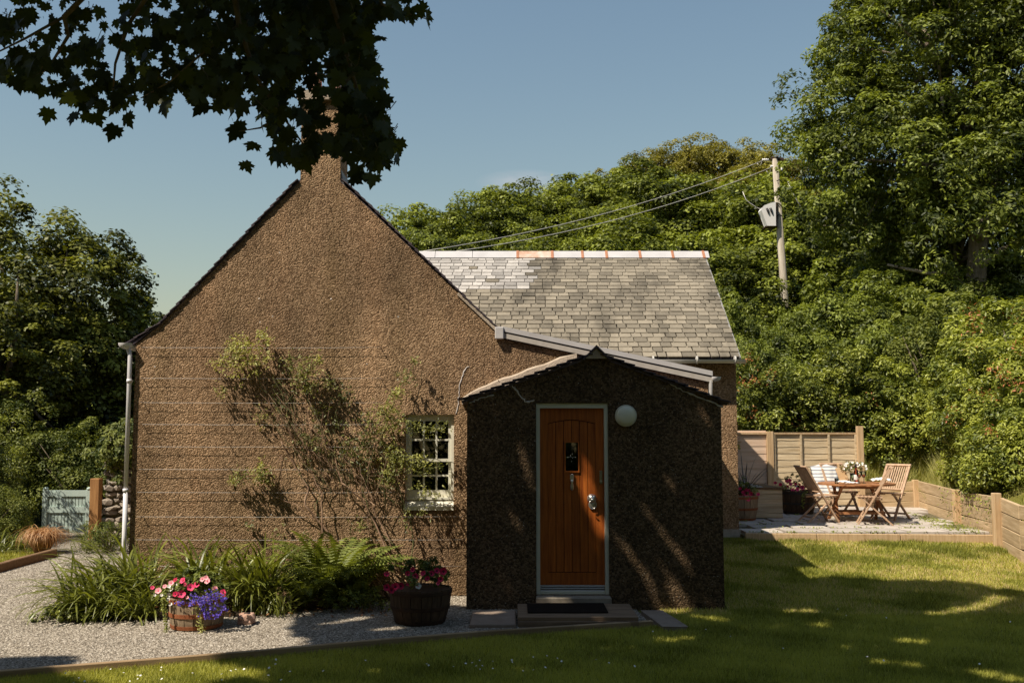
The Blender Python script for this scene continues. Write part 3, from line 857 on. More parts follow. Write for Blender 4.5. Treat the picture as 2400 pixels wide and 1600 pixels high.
# verge slates along both rakes: stepped thin edges
def verge(a, b, y0, y1, n, mat, parent, lift=0.012, t=0.011, over=0.04):
    a, b = Vector((a[0], 0, a[1])), Vector((b[0], 0, b[1]))
    d = (b - a); L = d.length / n; dn = d.normalized()
    up = Vector((-dn.z, 0, dn.x))
    if up.z < 0:
        up = -up
    me = MB().box(-L / 2 - over, L / 2, -(y1 - y0) / 2, (y1 - y0) / 2, -t / 2, t / 2).mesh('slate', mat)
    for i in range(n):
        c = a + dn * (L * (i + .5)) + up * (lift + random.uniform(-.003, .004))
        tilt = math.atan2(t * 1.2, L)
        rot = math.atan2(dn.z, dn.x)
        m4 = Matrix.Translation((c.x, (y0 + y1) / 2 + random.uniform(-.004, .004), c.z)) @ Matrix.Rotation(-rot, 4, 'Y')
        m4 = m4 @ Matrix.Rotation(tilt * (1 if dn.x > 0 else -1), 4, 'Y')
        o = place(me, 'slate', None, mat4=m4)
        o.parent = parent
verge((-4.66, 2.99), (-4.25, 3.25), 11.968, 12.4, 3, M['verge_slate'], gable_roof)
verge((-4.25, 3.25), (-2.62, 5.02), 11.968, 12.4, 22, M['verge_slate'], gable_roof)
verge((-0.12, 3.12), (-2.09, 5.02), 11.968, 12.4, 24, M['verge_slate'], gable_roof)
# mortar under the right verge
mb = MB()
mb.bar((-0.13, 11.988, 3.115), (-0.66, 11.988, 3.615), 0.02, 0.035, up=(0, 0, 1))
hpart(mb, 'verge_mortar', M['mortar'])

# chimney
ch = hpart(MB().box(CHL, CHR, YG + 0.001, YG + 0.52, 4.9, 6.02), 'chimney', M['dash'])
hpart(MB().box(CHL - .05, CHR + .05, YG - 0.05, YG + 0.57, 6.02, 6.14), 'chimney_cap', M['mortar'], ch)
hpart(MB().add([(CHR + .003, YG + .02, 4.98), (CHR + .05, YG + .02, 4.93), (CHR + .05, YG + .54, 4.93), (CHR + .003, YG + .54, 4.98), (CHR + .003, YG + .02, 5.16), (CHR + .003, YG + .54, 5.16)], [(0, 1, 4), (1, 2, 5, 4), (2, 3, 5)]), 'flashing', M['lead'], ch)
for i, x in enumerate((-2.48, -2.24)):
    hpart(MB().lathe([(0.085, 0), (0.095, .03), (0.08, .05), (0.07, .26), (0.085, .28), (0.085, .31), (0.06, .31), (.06, .1)], 16, (x, YG + .26, 6.14)), 'chimney_pot', M['terracotta'], ch)

# window
win = hpart(MB().box(WX0 + .001, WX0 + .035, YG + .055, YG + .18, WZ0 + .12, WZ1 - .001).box(WX1 - .035, WX1 - .001, YG + .055, YG + .18, WZ0 + .12, WZ1 - .001)
            .box(WX0 + .035, WX1 - .035, YG + .055, YG + .18, WZ1 - .045, WZ1 - .001).box(WX0 + .035, WX1 - .035, YG + .055, YG + .18, WZ0 + .12, WZ0 + .145), 'window', M['cream'])
hpart(MB().add([(WX0 - .0, YG - .02, WZ0 + .0), (WX1 + .0, YG - .02, WZ0), (WX1, YG - .02, WZ0 + .045), (WX0, YG - .02, WZ0 + .045), (WX0 + .002, YG + .09, WZ0 + .118), (WX1 - .002, YG + .09, WZ0 + .118), (WX0 + .002, YG + .09, WZ0), (WX1 - .002, YG + .09, WZ0)],
               [(0, 1, 2, 3), (3, 2, 5, 4), (0, 3, 4, 6), (1, 7, 5, 2)]), 'sill', M['cream'], win)
sx0, sx1 = WX0 + .036, WX1 - .036
def sash(y, z0, z1, rb, rt_):
    s = MB().box(sx0, sx0 + .036, y, y + .04, z0, z1).box(sx1 - .036, sx1, y, y + .04, z0, z1).box(sx0 + .036, sx1 - .036, y, y + .04, z0, z0 + rb).box(sx0 + .036, sx1 - .036, y, y + .04, z1 - rt_, z1)
    so = hpart(s, 'sash', M['cream'], win)
    ix0, ix1, iz0, iz1 = sx0 + .036, sx1 - .036, z0 + rb, z1 - rt_
    bw = .022
    cw = (ix1 - ix0 - 2 * bw) / 3; rh = (iz1 - iz0 - bw) / 2
    for q in (1, 2):
        x = ix0 + q * cw + (q - 1) * bw
        hpart(MB().box(x, x + bw, y + .004, y + .034, iz0, iz1), 'glazing_bar', M['cream'], win)
    hpart(MB().box(ix0, ix1, y + .006, y + .032, iz0 + rh, iz0 + rh + bw), 'glazing_bar', M['cream'], win)
    for r_ in range(2):
        for c in range(3):
            x = ix0 + c * (cw + bw); z = iz0 + r_ * (rh + bw)
            hpart(MB().box(x, x + cw, y + .018, y + .022, z, z + rh), 'pane', M['glass'], win)
sash(YG + .07, 1.585, WZ1 - .046, .035, .03)
sash(YG + .115, WZ0 + .146, 1.618, .085, .03)
# curtain edges just seen behind the panes
mb = MB()
for k in range(7):
    mb.tube([(sx0 + .06 + k * .012, YG + .27, 1.15), (sx0 + .055 + k * .013, YG + .27, 2.12)], .006, 5)
hpart(mb, 'curtain', M['sleeper_dark'])

# lean-to roof and fascia
leanto = hpart(MB().prism([(XF - .05, 3.21), (2.42, 2.655), (2.42, 2.625), (XF - .05, 3.18)], 11.976, 15.0), 'lean_to_roof', M['lead'])
mz = lambda x: 3.205 + (x - XF) * (2.655 - 3.205) / (2.42 - XF)
def rake(y0, y1, o0, o1, name, mat):
    x0, x1 = XF + .05, 2.41
    hpart(MB().prism([(x0, mz(x0) + o0), (x1, mz(x1) + o0), (x1, mz(x1) + o1), (x0, mz(x0) + o1)], y0, y1), name, mat, leanto)
rake(11.945, 11.975, -.046, .012, 'roof_trim', M['white'])
rake(11.968, 11.985, -.066, -.044, 'trim_shadow_strip', M['groove'])  # near-black strip, the shadow under the trim put into its colour
rake(11.955, 11.990, -.125, -.064, 'fascia_board', M['brown_soffit'])
rake(11.972, 11.998, -.135, -.120, 'soffit', M['groove'])
hpart(MB().box(XF - .05, XF + .055, 11.925, 11.995, 3.055, 3.20), 'fascia_block', M['white'], leanto, 0.008)
def half_gutter(name, a, b, r_, mat, parent, closed=True):
    """half-round gutter between two points, open upward"""
    a, b = Vector(a), Vector(b)
    d = (b - a).normalized(); side = d.cross(Vector((0, 0, 1))).normalized()
    mb = MB(); vs = []
    n = 10
    for p in (a, b):
        for rr in (r_, r_ - .006):
            for k in range(n + 1):
                t = math.pi * k / n
                vs.append(p + side * (math.cos(t) * rr) - Vector((0, 0, 1)) * (math.sin(t) * rr))
    m = n + 1
    fs = []
    for k in range(n):
        fs += [(k, k + 1, 2 * m + k + 1, 2 * m + k), (m + k, 3 * m + k, 3 * m + k + 1, m + k + 1)]
    if closed:
        fs.append(tuple(range(m))); fs.append(tuple(range(2 * m, 3 * m)))
    mb.add(vs, fs, True)
    return hpart(mb, name, mat, parent)
half_gutter('gutter', (2.455, 11.94, 2.60), (2.455, 14.9, 2.60), .055, M['box_grey'], leanto)
hpart(MB().tube([(2.39, 11.97, 2.56), (2.385, 11.98, 2.2), (2.385, 11.98, 0.3)], .022, 8), 'downpipe', M['lead'], leanto)
# left gutter, downpipe
half_gutter('gutter', (-4.655, 11.90, 3.005), (-4.655, 17.5, 3.005), .072, M['pipe_white'], gable_roof)
dp = hpart(MB().tube([(-4.635, 11.975, 2.95), (-4.60, 11.955, 2.86), (-4.595, 11.955, 1.25)], .026, 12).tube([(-4.595, 11.955, 1.24), (-4.59, 11.955, 0.02)], .027, 12), 'downpipe', M['pipe_white'])
for z in (1.25, 2.55):
    hpart(MB().tube([(-4.597, 11.955, z - .02), (-4.597, 11.955, z + .02)], .033, 12).box(-4.62, -4.57, 11.96, 12.0, z - .01, z + .01), 'pipe_clip', M['pipe_white'], dp)

# wing roof: deck, slates, ridge, gutter
ye, ze, yr, zr = 14.84, 3.04, 17.40, 5.04
sl = Vector((0, yr - ye, zr - ze)); SLEN = sl.length; sdir = sl.normalized(); snor = Vector((0, -sdir.z, sdir.y))
wing = hpart(MB().add([(-2.3, ye, ze - .03), (3.40, ye, ze - .03), (3.40, yr, zr - .03), (-2.3, yr, zr - .03), (-2.3, ye, ze - .09), (3.40, ye, ze - .09), (3.40, yr, zr - .09), (-2.3, yr, zr - .09)],
                      [(0, 1, 2, 3), (7, 6, 5, 4), (0, 4, 5, 1), (1, 5, 6, 2), (2, 6, 7, 3), (3, 7, 4, 0)]), 'wing_roof', M['groove'])
hpart(MB().add([(-4.6, yr, zr), (3.40, yr, zr), (3.40, 20.0, 2.96), (-4.6, 20.0, 2.96)], [(0, 1, 2, 3)]), 'roof_deck', M['lead'], wing)
def rake_px(py):
    return np.interp(py, [418, 762, 770], [798, 1168, 1190])
def fascia_py(px):
    return np.interp(px, [1165, 1650], [775, 895])
NC = 27
rows = []
v = 0.0
gauge = [0.130 - 0.030 * i / NC for i in range(NC)]
gs = SLEN / sum(gauge)
white_ids = set()
cand = []
for i in range(NC):
    g = gauge[i] * gs
    x = 3.42 - random.uniform(0, 0.03)
    first = True
    while x > -1.9:
        w = random.uniform(0.13, 0.235) * (0.6 if first and i % 2 else 1)
        first = False
        c = Vector(((x - w / 2), ye, ze)) + sdir * (v + g / 2)
        px, py = proj(c.x, c.y, c.z)
        if px > rake_px(py) - 45 and not (px < 1660 and py > fascia_py(px) + 25):
            cand.append((i, x, w, v, g, c, px, py))
        x -= w + 0.004
    v += g
def slate_local(w, g, seed):
    rnd = random.Random(seed)
    L = g * 1.35
    h = w / 2 - 0.003
    ch = rnd.choice([0, 0, 0.012, 0.02])
    ch2 = rnd.choice([0, 0, 0.01, 0.018])
    poly = [(-h + ch, -g / 2), (h - ch2, -g / 2 + rnd.uniform(-.004, .004)), (h, -g / 2 + ch2), (h, L - g / 2), (-h, L - g / 2), (-h, -g / 2 + ch)]
    return poly, rnd.uniform(0.014, 0.024)
def slate_mat4(c, i, seed):
    rnd = random.Random(seed * 3 + 1)
    rot = Matrix((( 1, 0, 0), (0, sdir.y, snor.y), (0, sdir.z, snor.z))).to_4x4()
    return Matrix.Translation(c + snor * 0.016) @ rot @ Matrix.Rotation(R(-5.0), 4, 'X') @ Matrix.Rotation(R(rnd.uniform(-1.0, 1.0)), 4, 'Z') @ Matrix.Rotation(R(rnd.uniform(-.5, .5)), 4, 'Y')
mesh_cache = {}
small = {False: MB(), True: MB()}
tones = {False: [], True: []}
cand.sort(key=lambda q: q[0])
nvis = 0
for idx, (i, x, w, v_, g, c, px, py) in enumerate(cand):
    edge_x = 1245 + 14 * math.sin(i * 2.1)
    is_white = (px < edge_x and py < 683) and random.random() < 0.93 or (px < 1090 and 683 <= py < 712 and random.random() < .7)
    if nvis < 300:
        wq = round(w * 40) / 40
        key = (wq, round(g, 3), idx % 3)
        if (key, is_white) not in mesh_cache:
            poly, t = slate_local(wq if wq < w + .01 else w, g, hash(key) & 255)
            mesh_cache[(key, is_white)] = MB().prism([(p[0], p[1]) for p in poly], -t / 2, t / 2, 'z').mesh('slate', M['slate_white' if is_white else 'slate'])
        o = place(mesh_cache[(key, is_white)], 'slate', wing, mat4=slate_mat4(c, i, idx))
        o.scale.x = w / wq * 0.985
        nvis += 1
    else:
        poly, t = slate_local(w, g, idx)
        m4 = slate_mat4(c, i, idx)
        b = small[is_white]
        n0 = len(b.f)
        pr = MB().prism(poly, -t / 2, t / 2, 'z')
        b.add([m4 @ Vector(p) for p in pr.v], pr.f)
        tones[is_white] += [random.random()] * (len(b.f) - n0)
for wh in (False, True):
    if small[wh].f:
        me = small[wh].mesh('upper_slates', M['slate_white_s' if wh else 'slate_s'], fix=False)
        a = me.attributes.new('tone', 'FLOAT', 'FACE'); a.data.foreach_set('value', tones[wh])
        o = link(bpy.data.objects.new('whitewashed_slates' if wh else 'upper_slates', me), wing)
        o['kind'] = 'stuff'
# ridge tiles: seven joints at these photo x positions; tiles between them
joints = [960, 1021, 1108, 1213, 1294, 1364, 1420, 1498, 1574, 1646, 1659]
rx = [(p - 1200) * 17.66 / FPX for p in joints]
for i in range(len(rx) - 1):
    m = M['orange_wash'] if i == 3 else M['white']
    a, b = rx[i] + .004, rx[i + 1] - .004
    hpart(MB().add([(a, yr - .13, zr - .055), (b, yr - .13, zr - .055), (b, yr, zr + .085), (a, yr, zr + .085), (a, yr + .13, zr - .055), (b, yr + .13, zr - .055)],
                   [(0, 1, 2, 3), (3, 2, 5, 4), (0, 3, 4), (1, 5, 2)]), 'ridge_tile', m, wing)
    if 3 <= i <= 9:
        x = rx[i]
        hpart(MB().add([(x - .022, yr - .15, zr - .062), (x + .022, yr - .15, zr - .062), (x + .022, yr, zr + .095), (x - .022, yr, zr + .095), (x - .022, yr + .15, zr - .062), (x + .022, yr + .15, zr - .062)],
                       [(0, 1, 2, 3), (3, 2, 5, 4), (0, 3, 4), (1, 5, 2)]), 'ridge_joint', M['orange'], wing)
half_gutter('gutter', (1.4, 14.775, 3.01), (3.47, 14.775, 3.01), .055, M['gutter'], wing)
for x in (2.1, 2.75, 3.32):
    hpart(MB().tube([(x - .012, 14.775, 3.005), (x + .012, 14.775, 3.005)], .061, 12), 'gutter_clip', M['gutter'], wing)
# white verge on the right edge of the wing roof
hpart(MB().bar((3.405, ye, ze - .01), (3.405, yr, zr - .01), .03, .05, up=(0, -sdir.z, sdir.y)), 'roof_verge', M['lead'], wing)

# ---- porch
YP = 11.10
PXL, PXR, PAX = -0.50, 2.325, 0.94
def porch_top(x):
    return float(np.interp(x, [PXL - .02, 0.80, 1.08, PXR + .04], [2.275, 2.765, 2.765, 2.255]))
DX0, DX1, DZ0, DZ1 = 0.268, 1.068, 0.17, 2.26
mb = MB()
def pstrip(x0, x1, z0=-.1, z1=None):
    xs = [x0] + [x for x in (0.80, 1.08) if x0 < x < x1] + [x1]
    poly = [(x0, YP, z0), (x1, YP, z0)] + [(x, YP, porch_top(x) if z1 is None else z1) for x in (reversed(xs) if z1 is None else (x1, x0))]
    mb.add(poly, [tuple(range(len(poly)))])
pstrip(PXL, DX0); pstrip(DX0, DX1, -.1, DZ0 - .0); pstrip(DX0, DX1, DZ1); pstrip(DX1, PXR)
for (a, b) in (((DX0, DZ0), (DX0, DZ1)), ((DX0, DZ1), (DX1, DZ1)), ((DX1, DZ1), (DX1, DZ0)), ((DX1, DZ0), (DX0, DZ0))):
    mb.add([(a[0], YP, a[1]), (b[0], YP, b[1]), (b[0], YP + .16, b[1]), (a[0], YP + .16, a[1])], [(0, 1, 2, 3)])
for x in (PXL, PXR):
    mb.add([(x, YP, -.1), (x, YG - .001, -.1), (x, YG - .001, porch_top(x)), (x, YP, porch_top(x))], [(0, 1, 2, 3)])
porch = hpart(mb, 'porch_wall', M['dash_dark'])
proof = hpart(MB().prism([(PXL - .06, 2.285), (0.93, 2.80), (0.93, 2.775), (PXL - .06, 2.262)], YP - .02, YG - .001).prism([(0.95, 2.80), (PXR + .07, 2.265), (PXR + .07, 2.24), (0.95, 2.775)], YP - .02, YG - .001), 'porch_roof', M['verge_slate'])
verge((PXL - .07, 2.285), (0.90, 2.80), YP - .055, YP + .3, 12, M['verge_slate'], proof, .012, .014, .03)
verge((PXR + .07, 2.262), (0.98, 2.80), YP - .055, YP + .3, 12, M['verge_slate'], proof, .012, .014, .03)
hpart(MB().prism([(0.94 - .165, 2.74), (0.94, 2.905), (0.94 + .165, 2.74), (0.94 + .14, 2.74), (0.94, 2.875), (0.94 - .14, 2.74)], YP - .075, YG - .002), 'ridge_tile', M['verge_slate'], proof)
hpart(MB().prism([(0.94 - .12, 2.755), (0.94, 2.868), (0.94 + .12, 2.755)], YP - .045, YP + .02), 'ridge_mortar', M['mortar'], proof)
# mortar skew along the wall above the porch's left slope
mb = MB()
pts = 14
a0, b0 = Vector((-0.60, 0, 2.30)), Vector((0.78, 0, 2.80))
vs = []
for i in range(pts + 1):
    t = i / pts
    p = a0.lerp(b0, t)
    th = 0.118 * (0.92 + 0.08 * math.sin(i * 1.7)) * (0.45 + 0.55 * min(1, t * 6))
    vs += [(p.x, YG - .055, p.z - .03), (p.x, YG - .055 + .01, p.z + th * .8), (p.x, YG - .004, p.z + th), (p.x, YG - .004, p.z - .03)]
fs = []
for i in range(pts):
    for q in range(3):
        fs.append((i * 4 + q, i * 4 + q + 1, i * 4 + q + 5, i * 4 + q + 4))
fs += [(0, 1, 2, 3), (pts * 4, pts * 4 + 1, pts * 4 + 2, pts * 4 + 3)]
mb.add(vs, fs)
hpart(mb, 'mortar_fillet', M['mortar'])
def crack_strip(pxs, D, w, parent, name='crack_repair'):
    pts = []
    for (a, b) in zip(pxs[:-1], pxs[1:]):
        for k in range(5):
            t = k / 5
            pts.append((a[0] + (b[0] - a[0]) * t + random.uniform(-2, 2), a[1] + (b[1] - a[1]) * t + random.uniform(-2, 2)))
    pts.append(pxs[-1])
    W = [at(p[0], p[1], D - .004) for p in pts]
    vs, fs = [], []
    for i, p in enumerate(W):
        d = (W[min(i + 1, len(W) - 1)] - W[max(0, i - 1)]).normalized()
        s = Vector((-d.z, 0, d.x)) * w * random.uniform(.5, 1.2)
        vs += [p - s - Vector((0, -.003, 0)), p + Vector((0, -.004, 0)), p + s - Vector((0, -.003, 0))]
    for i in range(len(W) - 1):
        fs += [(i * 3, i * 3 + 1, i * 3 + 4, i * 3 + 3), (i * 3 + 1, i * 3 + 2, i * 3 + 5, i * 3 + 4)]
    hpart(MB().add(vs, fs), name, M['crack'], parent)
z6 = lambda x, y: (1060 + x / 3.409, 780 + y / 3.409)
crack_strip([z6(135, 560), z6(220, 525), z6(335, 495)], YP, .008, porch)
crack_strip([z6(478, 412), z6(520, 470), z6(585, 552), z6(655, 535)], YP, .009, porch)
crack_strip([z6(1735, 400), z6(1840, 460), z6(1990, 520), z6(2165, 592)], YP, .009, porch)
crack_strip([z6(130, 262), z6(75, 350), z6(55, 440), z6(50, 540), z6(28, 645)], YG, .007, wall)

# door frame, door
df = hpart(MB().box(DX0 + .001, DX0 + .042, YP + .02, YP + .12, DZ0 + .0, DZ1 - .001).box(DX1 - .042, DX1 - .001, YP + .02, YP + .12, DZ0, DZ1 - .001).box(DX0 + .042, DX1 - .042, YP + .02, YP + .12, DZ1 - .055, DZ1 - .001), 'door_frame', M['frame_green'])
hpart(MB().box(DX0 + .043, DX1 - .043, YP + .03, YP + .13, DZ0, DZ0 + .03), 'threshold', M['frame_green'], df)
YD = YP + .075
lx0, lx1, lz0, lz1 = DX0 + .044, DX1 - .044, DZ0 + .095, DZ1 - .058
door = hpart(MB().box(lx0, lx1, YD + .02, YD + .045, lz0, lz1), 'door', M['groove'])
Zt = lambda zy: at(1340, 920 + zy / 3.015, YD).z
Xt = lambda zx: at(1240 + zx / 3.015, 1150, YD).x
ix0, ix1 = Xt(133), Xt(472); izb = Zt(1270); iza, izs = Zt(190), Zt(217)
gx0, gx1, gz1, gz0 = Xt(250), Xt(357), Zt(343), Zt(563)
hpart(MB().box(lx0, ix0, YD - .002, YD + .02, lz0, lz1), 'stile', M['door'], door)
hpart(MB().box(ix1, lx1, YD - .002, YD + .02, lz0, lz1), 'stile', M['door'], door)
hpart(MB().box(ix0, ix1, YD - .001, YD + .02, lz0, izb), 'bottom_rail', M['door'], door)
arch = [(ix0, lz1)] + [(ix0 + (ix1 - ix0) * k / 12, izs + (iza - izs) * math.sin(math.pi * k / 12)) for k in range(13)] + [(ix1, lz1)]
hpart(MB().prism(arch, YD - .001, YD + .02), 'top_rail', M['door'], door)
pw = (ix1 - ix0) / 6
for k in range(6):
    a, b = ix0 + k * pw + .0055, ix0 + (k + 1) * pw - .0055
    def arc(x): return izs + (iza - izs) * math.sin(math.pi * (x - ix0) / (ix1 - ix0)) - .010
    pieces = [(izb + .009, None)]
    if a < gx1 and b > gx0:
        pieces = [(izb + .009, gz0 - .002), (gz1 + .002, None)]
    if k in (2, 3):
        for z0, z1 in pieces:
            hpart(MB().prism([(a, z0), (b, z0), (b, arc(b) if z1 is None else z1), (a, arc(a) if z1 is None else z1)], YD + .008, YD + .0205), 'plank', M['door'], door, 0.0025)
    else:
        z0 = izb + .009
        if a < gx1 and b > gx0:
            pass
        hpart(MB().prism([(a, z0), (b, z0), (b, arc(b)), (a, arc(a))], YD + .008, YD + .0205), 'plank', M['door'], door, 0.0025)
hpart(MB().box(gx0, gx0 + .014, YD - .006, YD + .0195, gz0, gz1).box(gx1 - .014, gx1, YD - .006, YD + .0195, gz0, gz1).box(gx0 + .014, gx1 - .014, YD - .006, YD + .0195, gz0, gz0 + .018).box(gx0 + .014, gx1 - .014, YD - .006, YD + .0195, gz1 - .014, gz1), 'door_window_frame', M['door'], door)
hpart(MB().box(gx0 + .014, gx1 - .014, YD + .0185, YD + .0195, gz0 + .018, gz1 - .014), 'dark_inside_sheet', M['unlit_inside'], door)  # near-black sheet standing in for the unlit inside
hpart(MB().box(gx0 + .014, gx1 - .014, YD + .004, YD + .008, gz0 + .018, gz1 - .014), 'pane', M['glass'], door)
# small flower motif in the glass
fx, fz = Xt(302), Zt(455)
mb = MB()
for dx_, dz_, rx_, rz_ in ((-.042, 0, .018, .006), (.042, 0, .014, .006), (-.012, .018, .007, .012), (0, -.045, .006, .010), (.008, .035, .005, .008), (.01, -.01, .006, .006)):
    vs = [(fx + dx_ + rx_ * .62 * math.cos(q * .7854), YD + .002, fz + dz_ + rz_ * .8 * math.sin(q * .7854)) for q in range(8)]
    mb.add(vs, [tuple(range(8))])
mb.tube([(fx - .03, YD + .003, fz), (fx + .03, YD + .003, fz)], .001, 4)
hpart(mb, 'glass_motif', M['petal_white'], door)
for dz_, t in ((.085, .018), (.060, .018), (.032, .022)):
    hpart(MB().box(lx0, lx1, YD - .022, YD + .02, DZ0 + dz_ - t / 2, DZ0 + dz_ + t / 2 - .003), 'weather_bar', M['white'], door, .002)
# upper knocker: small plate with hanging leaf shape
kx, kz = Xt(303), Zt(578)
kn = hpart(MB().box(kx - .021, kx + .021, YD - .014, YD + .007, kz - .065, kz).tube([(kx, YD - .012, kz - .006), (kx, YD - .014, kz + .008)], .008, 8), 'spyhole_knocker', M['silver'], door, .003)
o = MB().lathe([(0.001, 0), (.020, .012), (.021, .05), (.012, .085), (.02, .11), (.001, .125)], 12).build('x', M['silver'])
o.name = 'knocker_arm'; o.matrix_local = Matrix.Translation((kx, YD - .02, kz - .175)); hset(o, door)
# lower knocker: domed head and a drop ring
hx, hz = at(1387, 1168, YD).x, at(1387, 1168, YD).z
dome = [(0.052, 0.0), (0.052, .008), (.047, .012), (.044, .022), (.036, .036), (.022, .046), (.001, .05)]
def knob(name, prof, x, z, sc=(1, 1), mat='silver', y=YD - .002, n=20):
    me = MB().lathe(prof, n).mesh(name, M[mat])
    o = place(me, name, None, mat4=Matrix.Translation((x, y, z)) @ Matrix.Rotation(R(90), 4, 'X') @ Matrix.Diagonal((sc[0], sc[1], 1, 1)))
    return hset(o, door)
knob('knocker_head', dome, hx, hz, (1.0, 1.0))
knob('knocker_snout', [(0.024, 0), (.022, .018), (.012, .028), (.001, .03)], hx + .003, hz - .012, (1, 1), 'silver', YD - .040)
knob('knocker_ear', [(0.016, 0), (.012, .010), (.001, .014)], hx - .026, hz + .024, (1, 1), 'silver', YD - .026)
knob('knocker_ear', [(0.016, 0), (.012, .010), (.001, .014)], hx + .026, hz + .024, (1, 1), 'silver', YD - .026)
knob('knocker_plate', [(0.040, 0), (.038, .008), (.02, .014), (.001, .016)], hx + .002, hz - .066, (1.0, 1.25))
ring = [(hx + .006 + .040 * math.sin(t), YD - .045 + .012 * math.cos(t / 2), hz - .062 - .048 * math.cos(t)) for t in [2 * math.pi * k / 28 for k in range(29)]]
hset(MB().tube(ring, .0055, 8, False).build('knocker_ring', M['silver']), door)
ex, ez0, ez1 = Xt(508), Zt(643), Zt(549)
hset(MB().box(ex - .017, ex + .017, YD - .014, YD - .003, ez0, ez1).build('lock_plate', M['brass'], None, .006), door)
hset(MB().tube([(ex, YD - .014, ez0 + .03), (ex, YD - .03, ez0 + .03)], .011, 12).build('lock_cylinder', M['silver']), door)
hset(MB().box(ex - .009, ex + .009, YD - .018, YD - .013, ez0 + .07, ez1 - .012).build('lock_cover', M['brass'], None, .003), door)

# wall lamp
lp = at(1466, 974, YP)
lamp = empty('wall_lamp', (lp.x, YP, lp.z), label='round frosted bulkhead lamp on the dark porch wall beside the door', cat='lamp')
me = MB().lathe([(0.12, 0), (0.12, .045), (.112, .055), (.104, .05)], 40).mesh('rim', M['frame_green'])
place(me, 'rim', lamp, rot=(R(90), 0, 0))
me = MB().lathe([(0.108, .03), (0.106, .056), (.09, .072), (.05, .082), (.001, .085)], 40).mesh('lens', M['lamp'])
place(me, 'lens', lamp, rot=(R(90), 0, 0))

# training wires and hooks (part of the wall)
wy = [(814, 330, 894), (886, 330, 894), (943, 330, 905), (994, 330, 900), (1046, 325, 945), (1099, 325, 945), (1153, 322, 948), (1210, 320, 1085), (1264, 318, 1085), (1326, 316, 1085)]
for (y, a, b) in wy:
    p, q = at(a, y, YG - .045), at(b, y, YG - .045)
    n_ = 9
    pts = [p.lerp(q, t / n_) + Vector((0, 0, -.006 * math.sin(math.pi * t / n_) + random.uniform(-.0015, .0015))) for t in range(n_ + 1)]
    hset(MB().tube(pts, .0017, 5).build('training_wire', M['wire']), wall)
hook_me = MB().tube([(0, 0, 0), (0, -.045, -.002), (0.004, -.055, .012)], .004, 5).mesh('wall_hook', M['hook'])
hooks = [(336, y) for y, _, _ in wy] + [(541, y) for y, _, _ in wy[2:]] + [(894, 818), (894, 890), (1078, 995), (1078, 1046), (1078, 1104), (1078, 1158), (720, 1210), (720, 1264)]
for x, y in hooks:
    p = at(x, y, YG)
    o = place(hook_me, 'wall_hook', None, loc=(p.x, YG, p.z), rot=(0, 0, random.uniform(-.2, .2)))
    hset(o, wall)
for (x, y) in ((1718, 930), (1718, 1000), (1720, 1050), (1722, 1110), (1722, 1160)):
    p = at(x, y, 15.0)
    hset(place(hook_me, 'wall_hook', None, loc=(p.x, 15.0, p.z)), wall)
for (x, y) in ((1168, 827), (1168, 893)):
    p = at(x, y, YG); hset(place(hook_me, 'wall_hook', None, loc=(p.x, YG, p.z)), wall)

# ---- doorstep, platform, slabs
o = MB().box(0.26, 1.075, 10.93, 11.098, 0.0, 0.165).build('stone_doorstep', M['stone_step'], None, .012)
tag(o, 'worn grey stone doorstep directly under the orange door', 'doorstep')
plat = empty('wooden_step', (0.66, 10.5, 0), label='low timber step platform in front of the stone doorstep', cat='step')
for k in range(5):
    y = 10.12 + k * .158
    place(MB().box(-.60, .60, -.076, .076, -.02, .02).mesh('board', M['deck'], .003), 'board', plat, loc=(0, y - 10.5 + .08, .085))
place(MB().box(-.60, .60, -.015, .015, -.045, .02).mesh('front_board', M['deck'], .003), 'front_board', plat, loc=(0, 10.10 - 10.5, .048))
for sx_ in (-1, 1):
    place(MB().box(-.015, .015, -.36, .36, -.045, .017).mesh('side_board', M['deck'], .003), 'side_board', plat, loc=(.585 * sx_, .02, .048))
o = MB().box(0.16, 0.98, 10.33, 10.86, .1065, .122).build('doormat', M['mat'], None, .004)
tag(o, 'dark rectangular doormat lying on the timber step', 'doormat')
o = MB().box(-.42, .04, 10.05, 10.85, .0, .05).build('paving_slab', M['slab'], None, .008)
tag(o, 'brown paving slab left of the timber step', 'slab', 'slabs round the porch step')
mb = MB(); a = on(1500, 1420, .04); b = on(1582, 1418, .04); c = on(1592, 1472, .04); d = on(1530, 1472, .04)
mb.prism([(1.38, 10.86), (1.60, 10.86), (1.66, 10.42), (1.43, 10.42)], 0, .045, 'z')
o = mb.build('paving_slab', M['slab'], None, .006); tag(o, 'upper brown slab right of the timber step, touching the porch', 'slab', 'slabs round the porch step')
o = MB().prism([(1.435, 10.41), (1.665, 10.41), (1.72, 9.96), (1.48, 9.96)], 0, .045, 'z').build('paving_slab', M['slab'], None, .006)
tag(o, 'lower brown slab at the lawn edge right of the timber step', 'slab', 'slabs round the porch step')

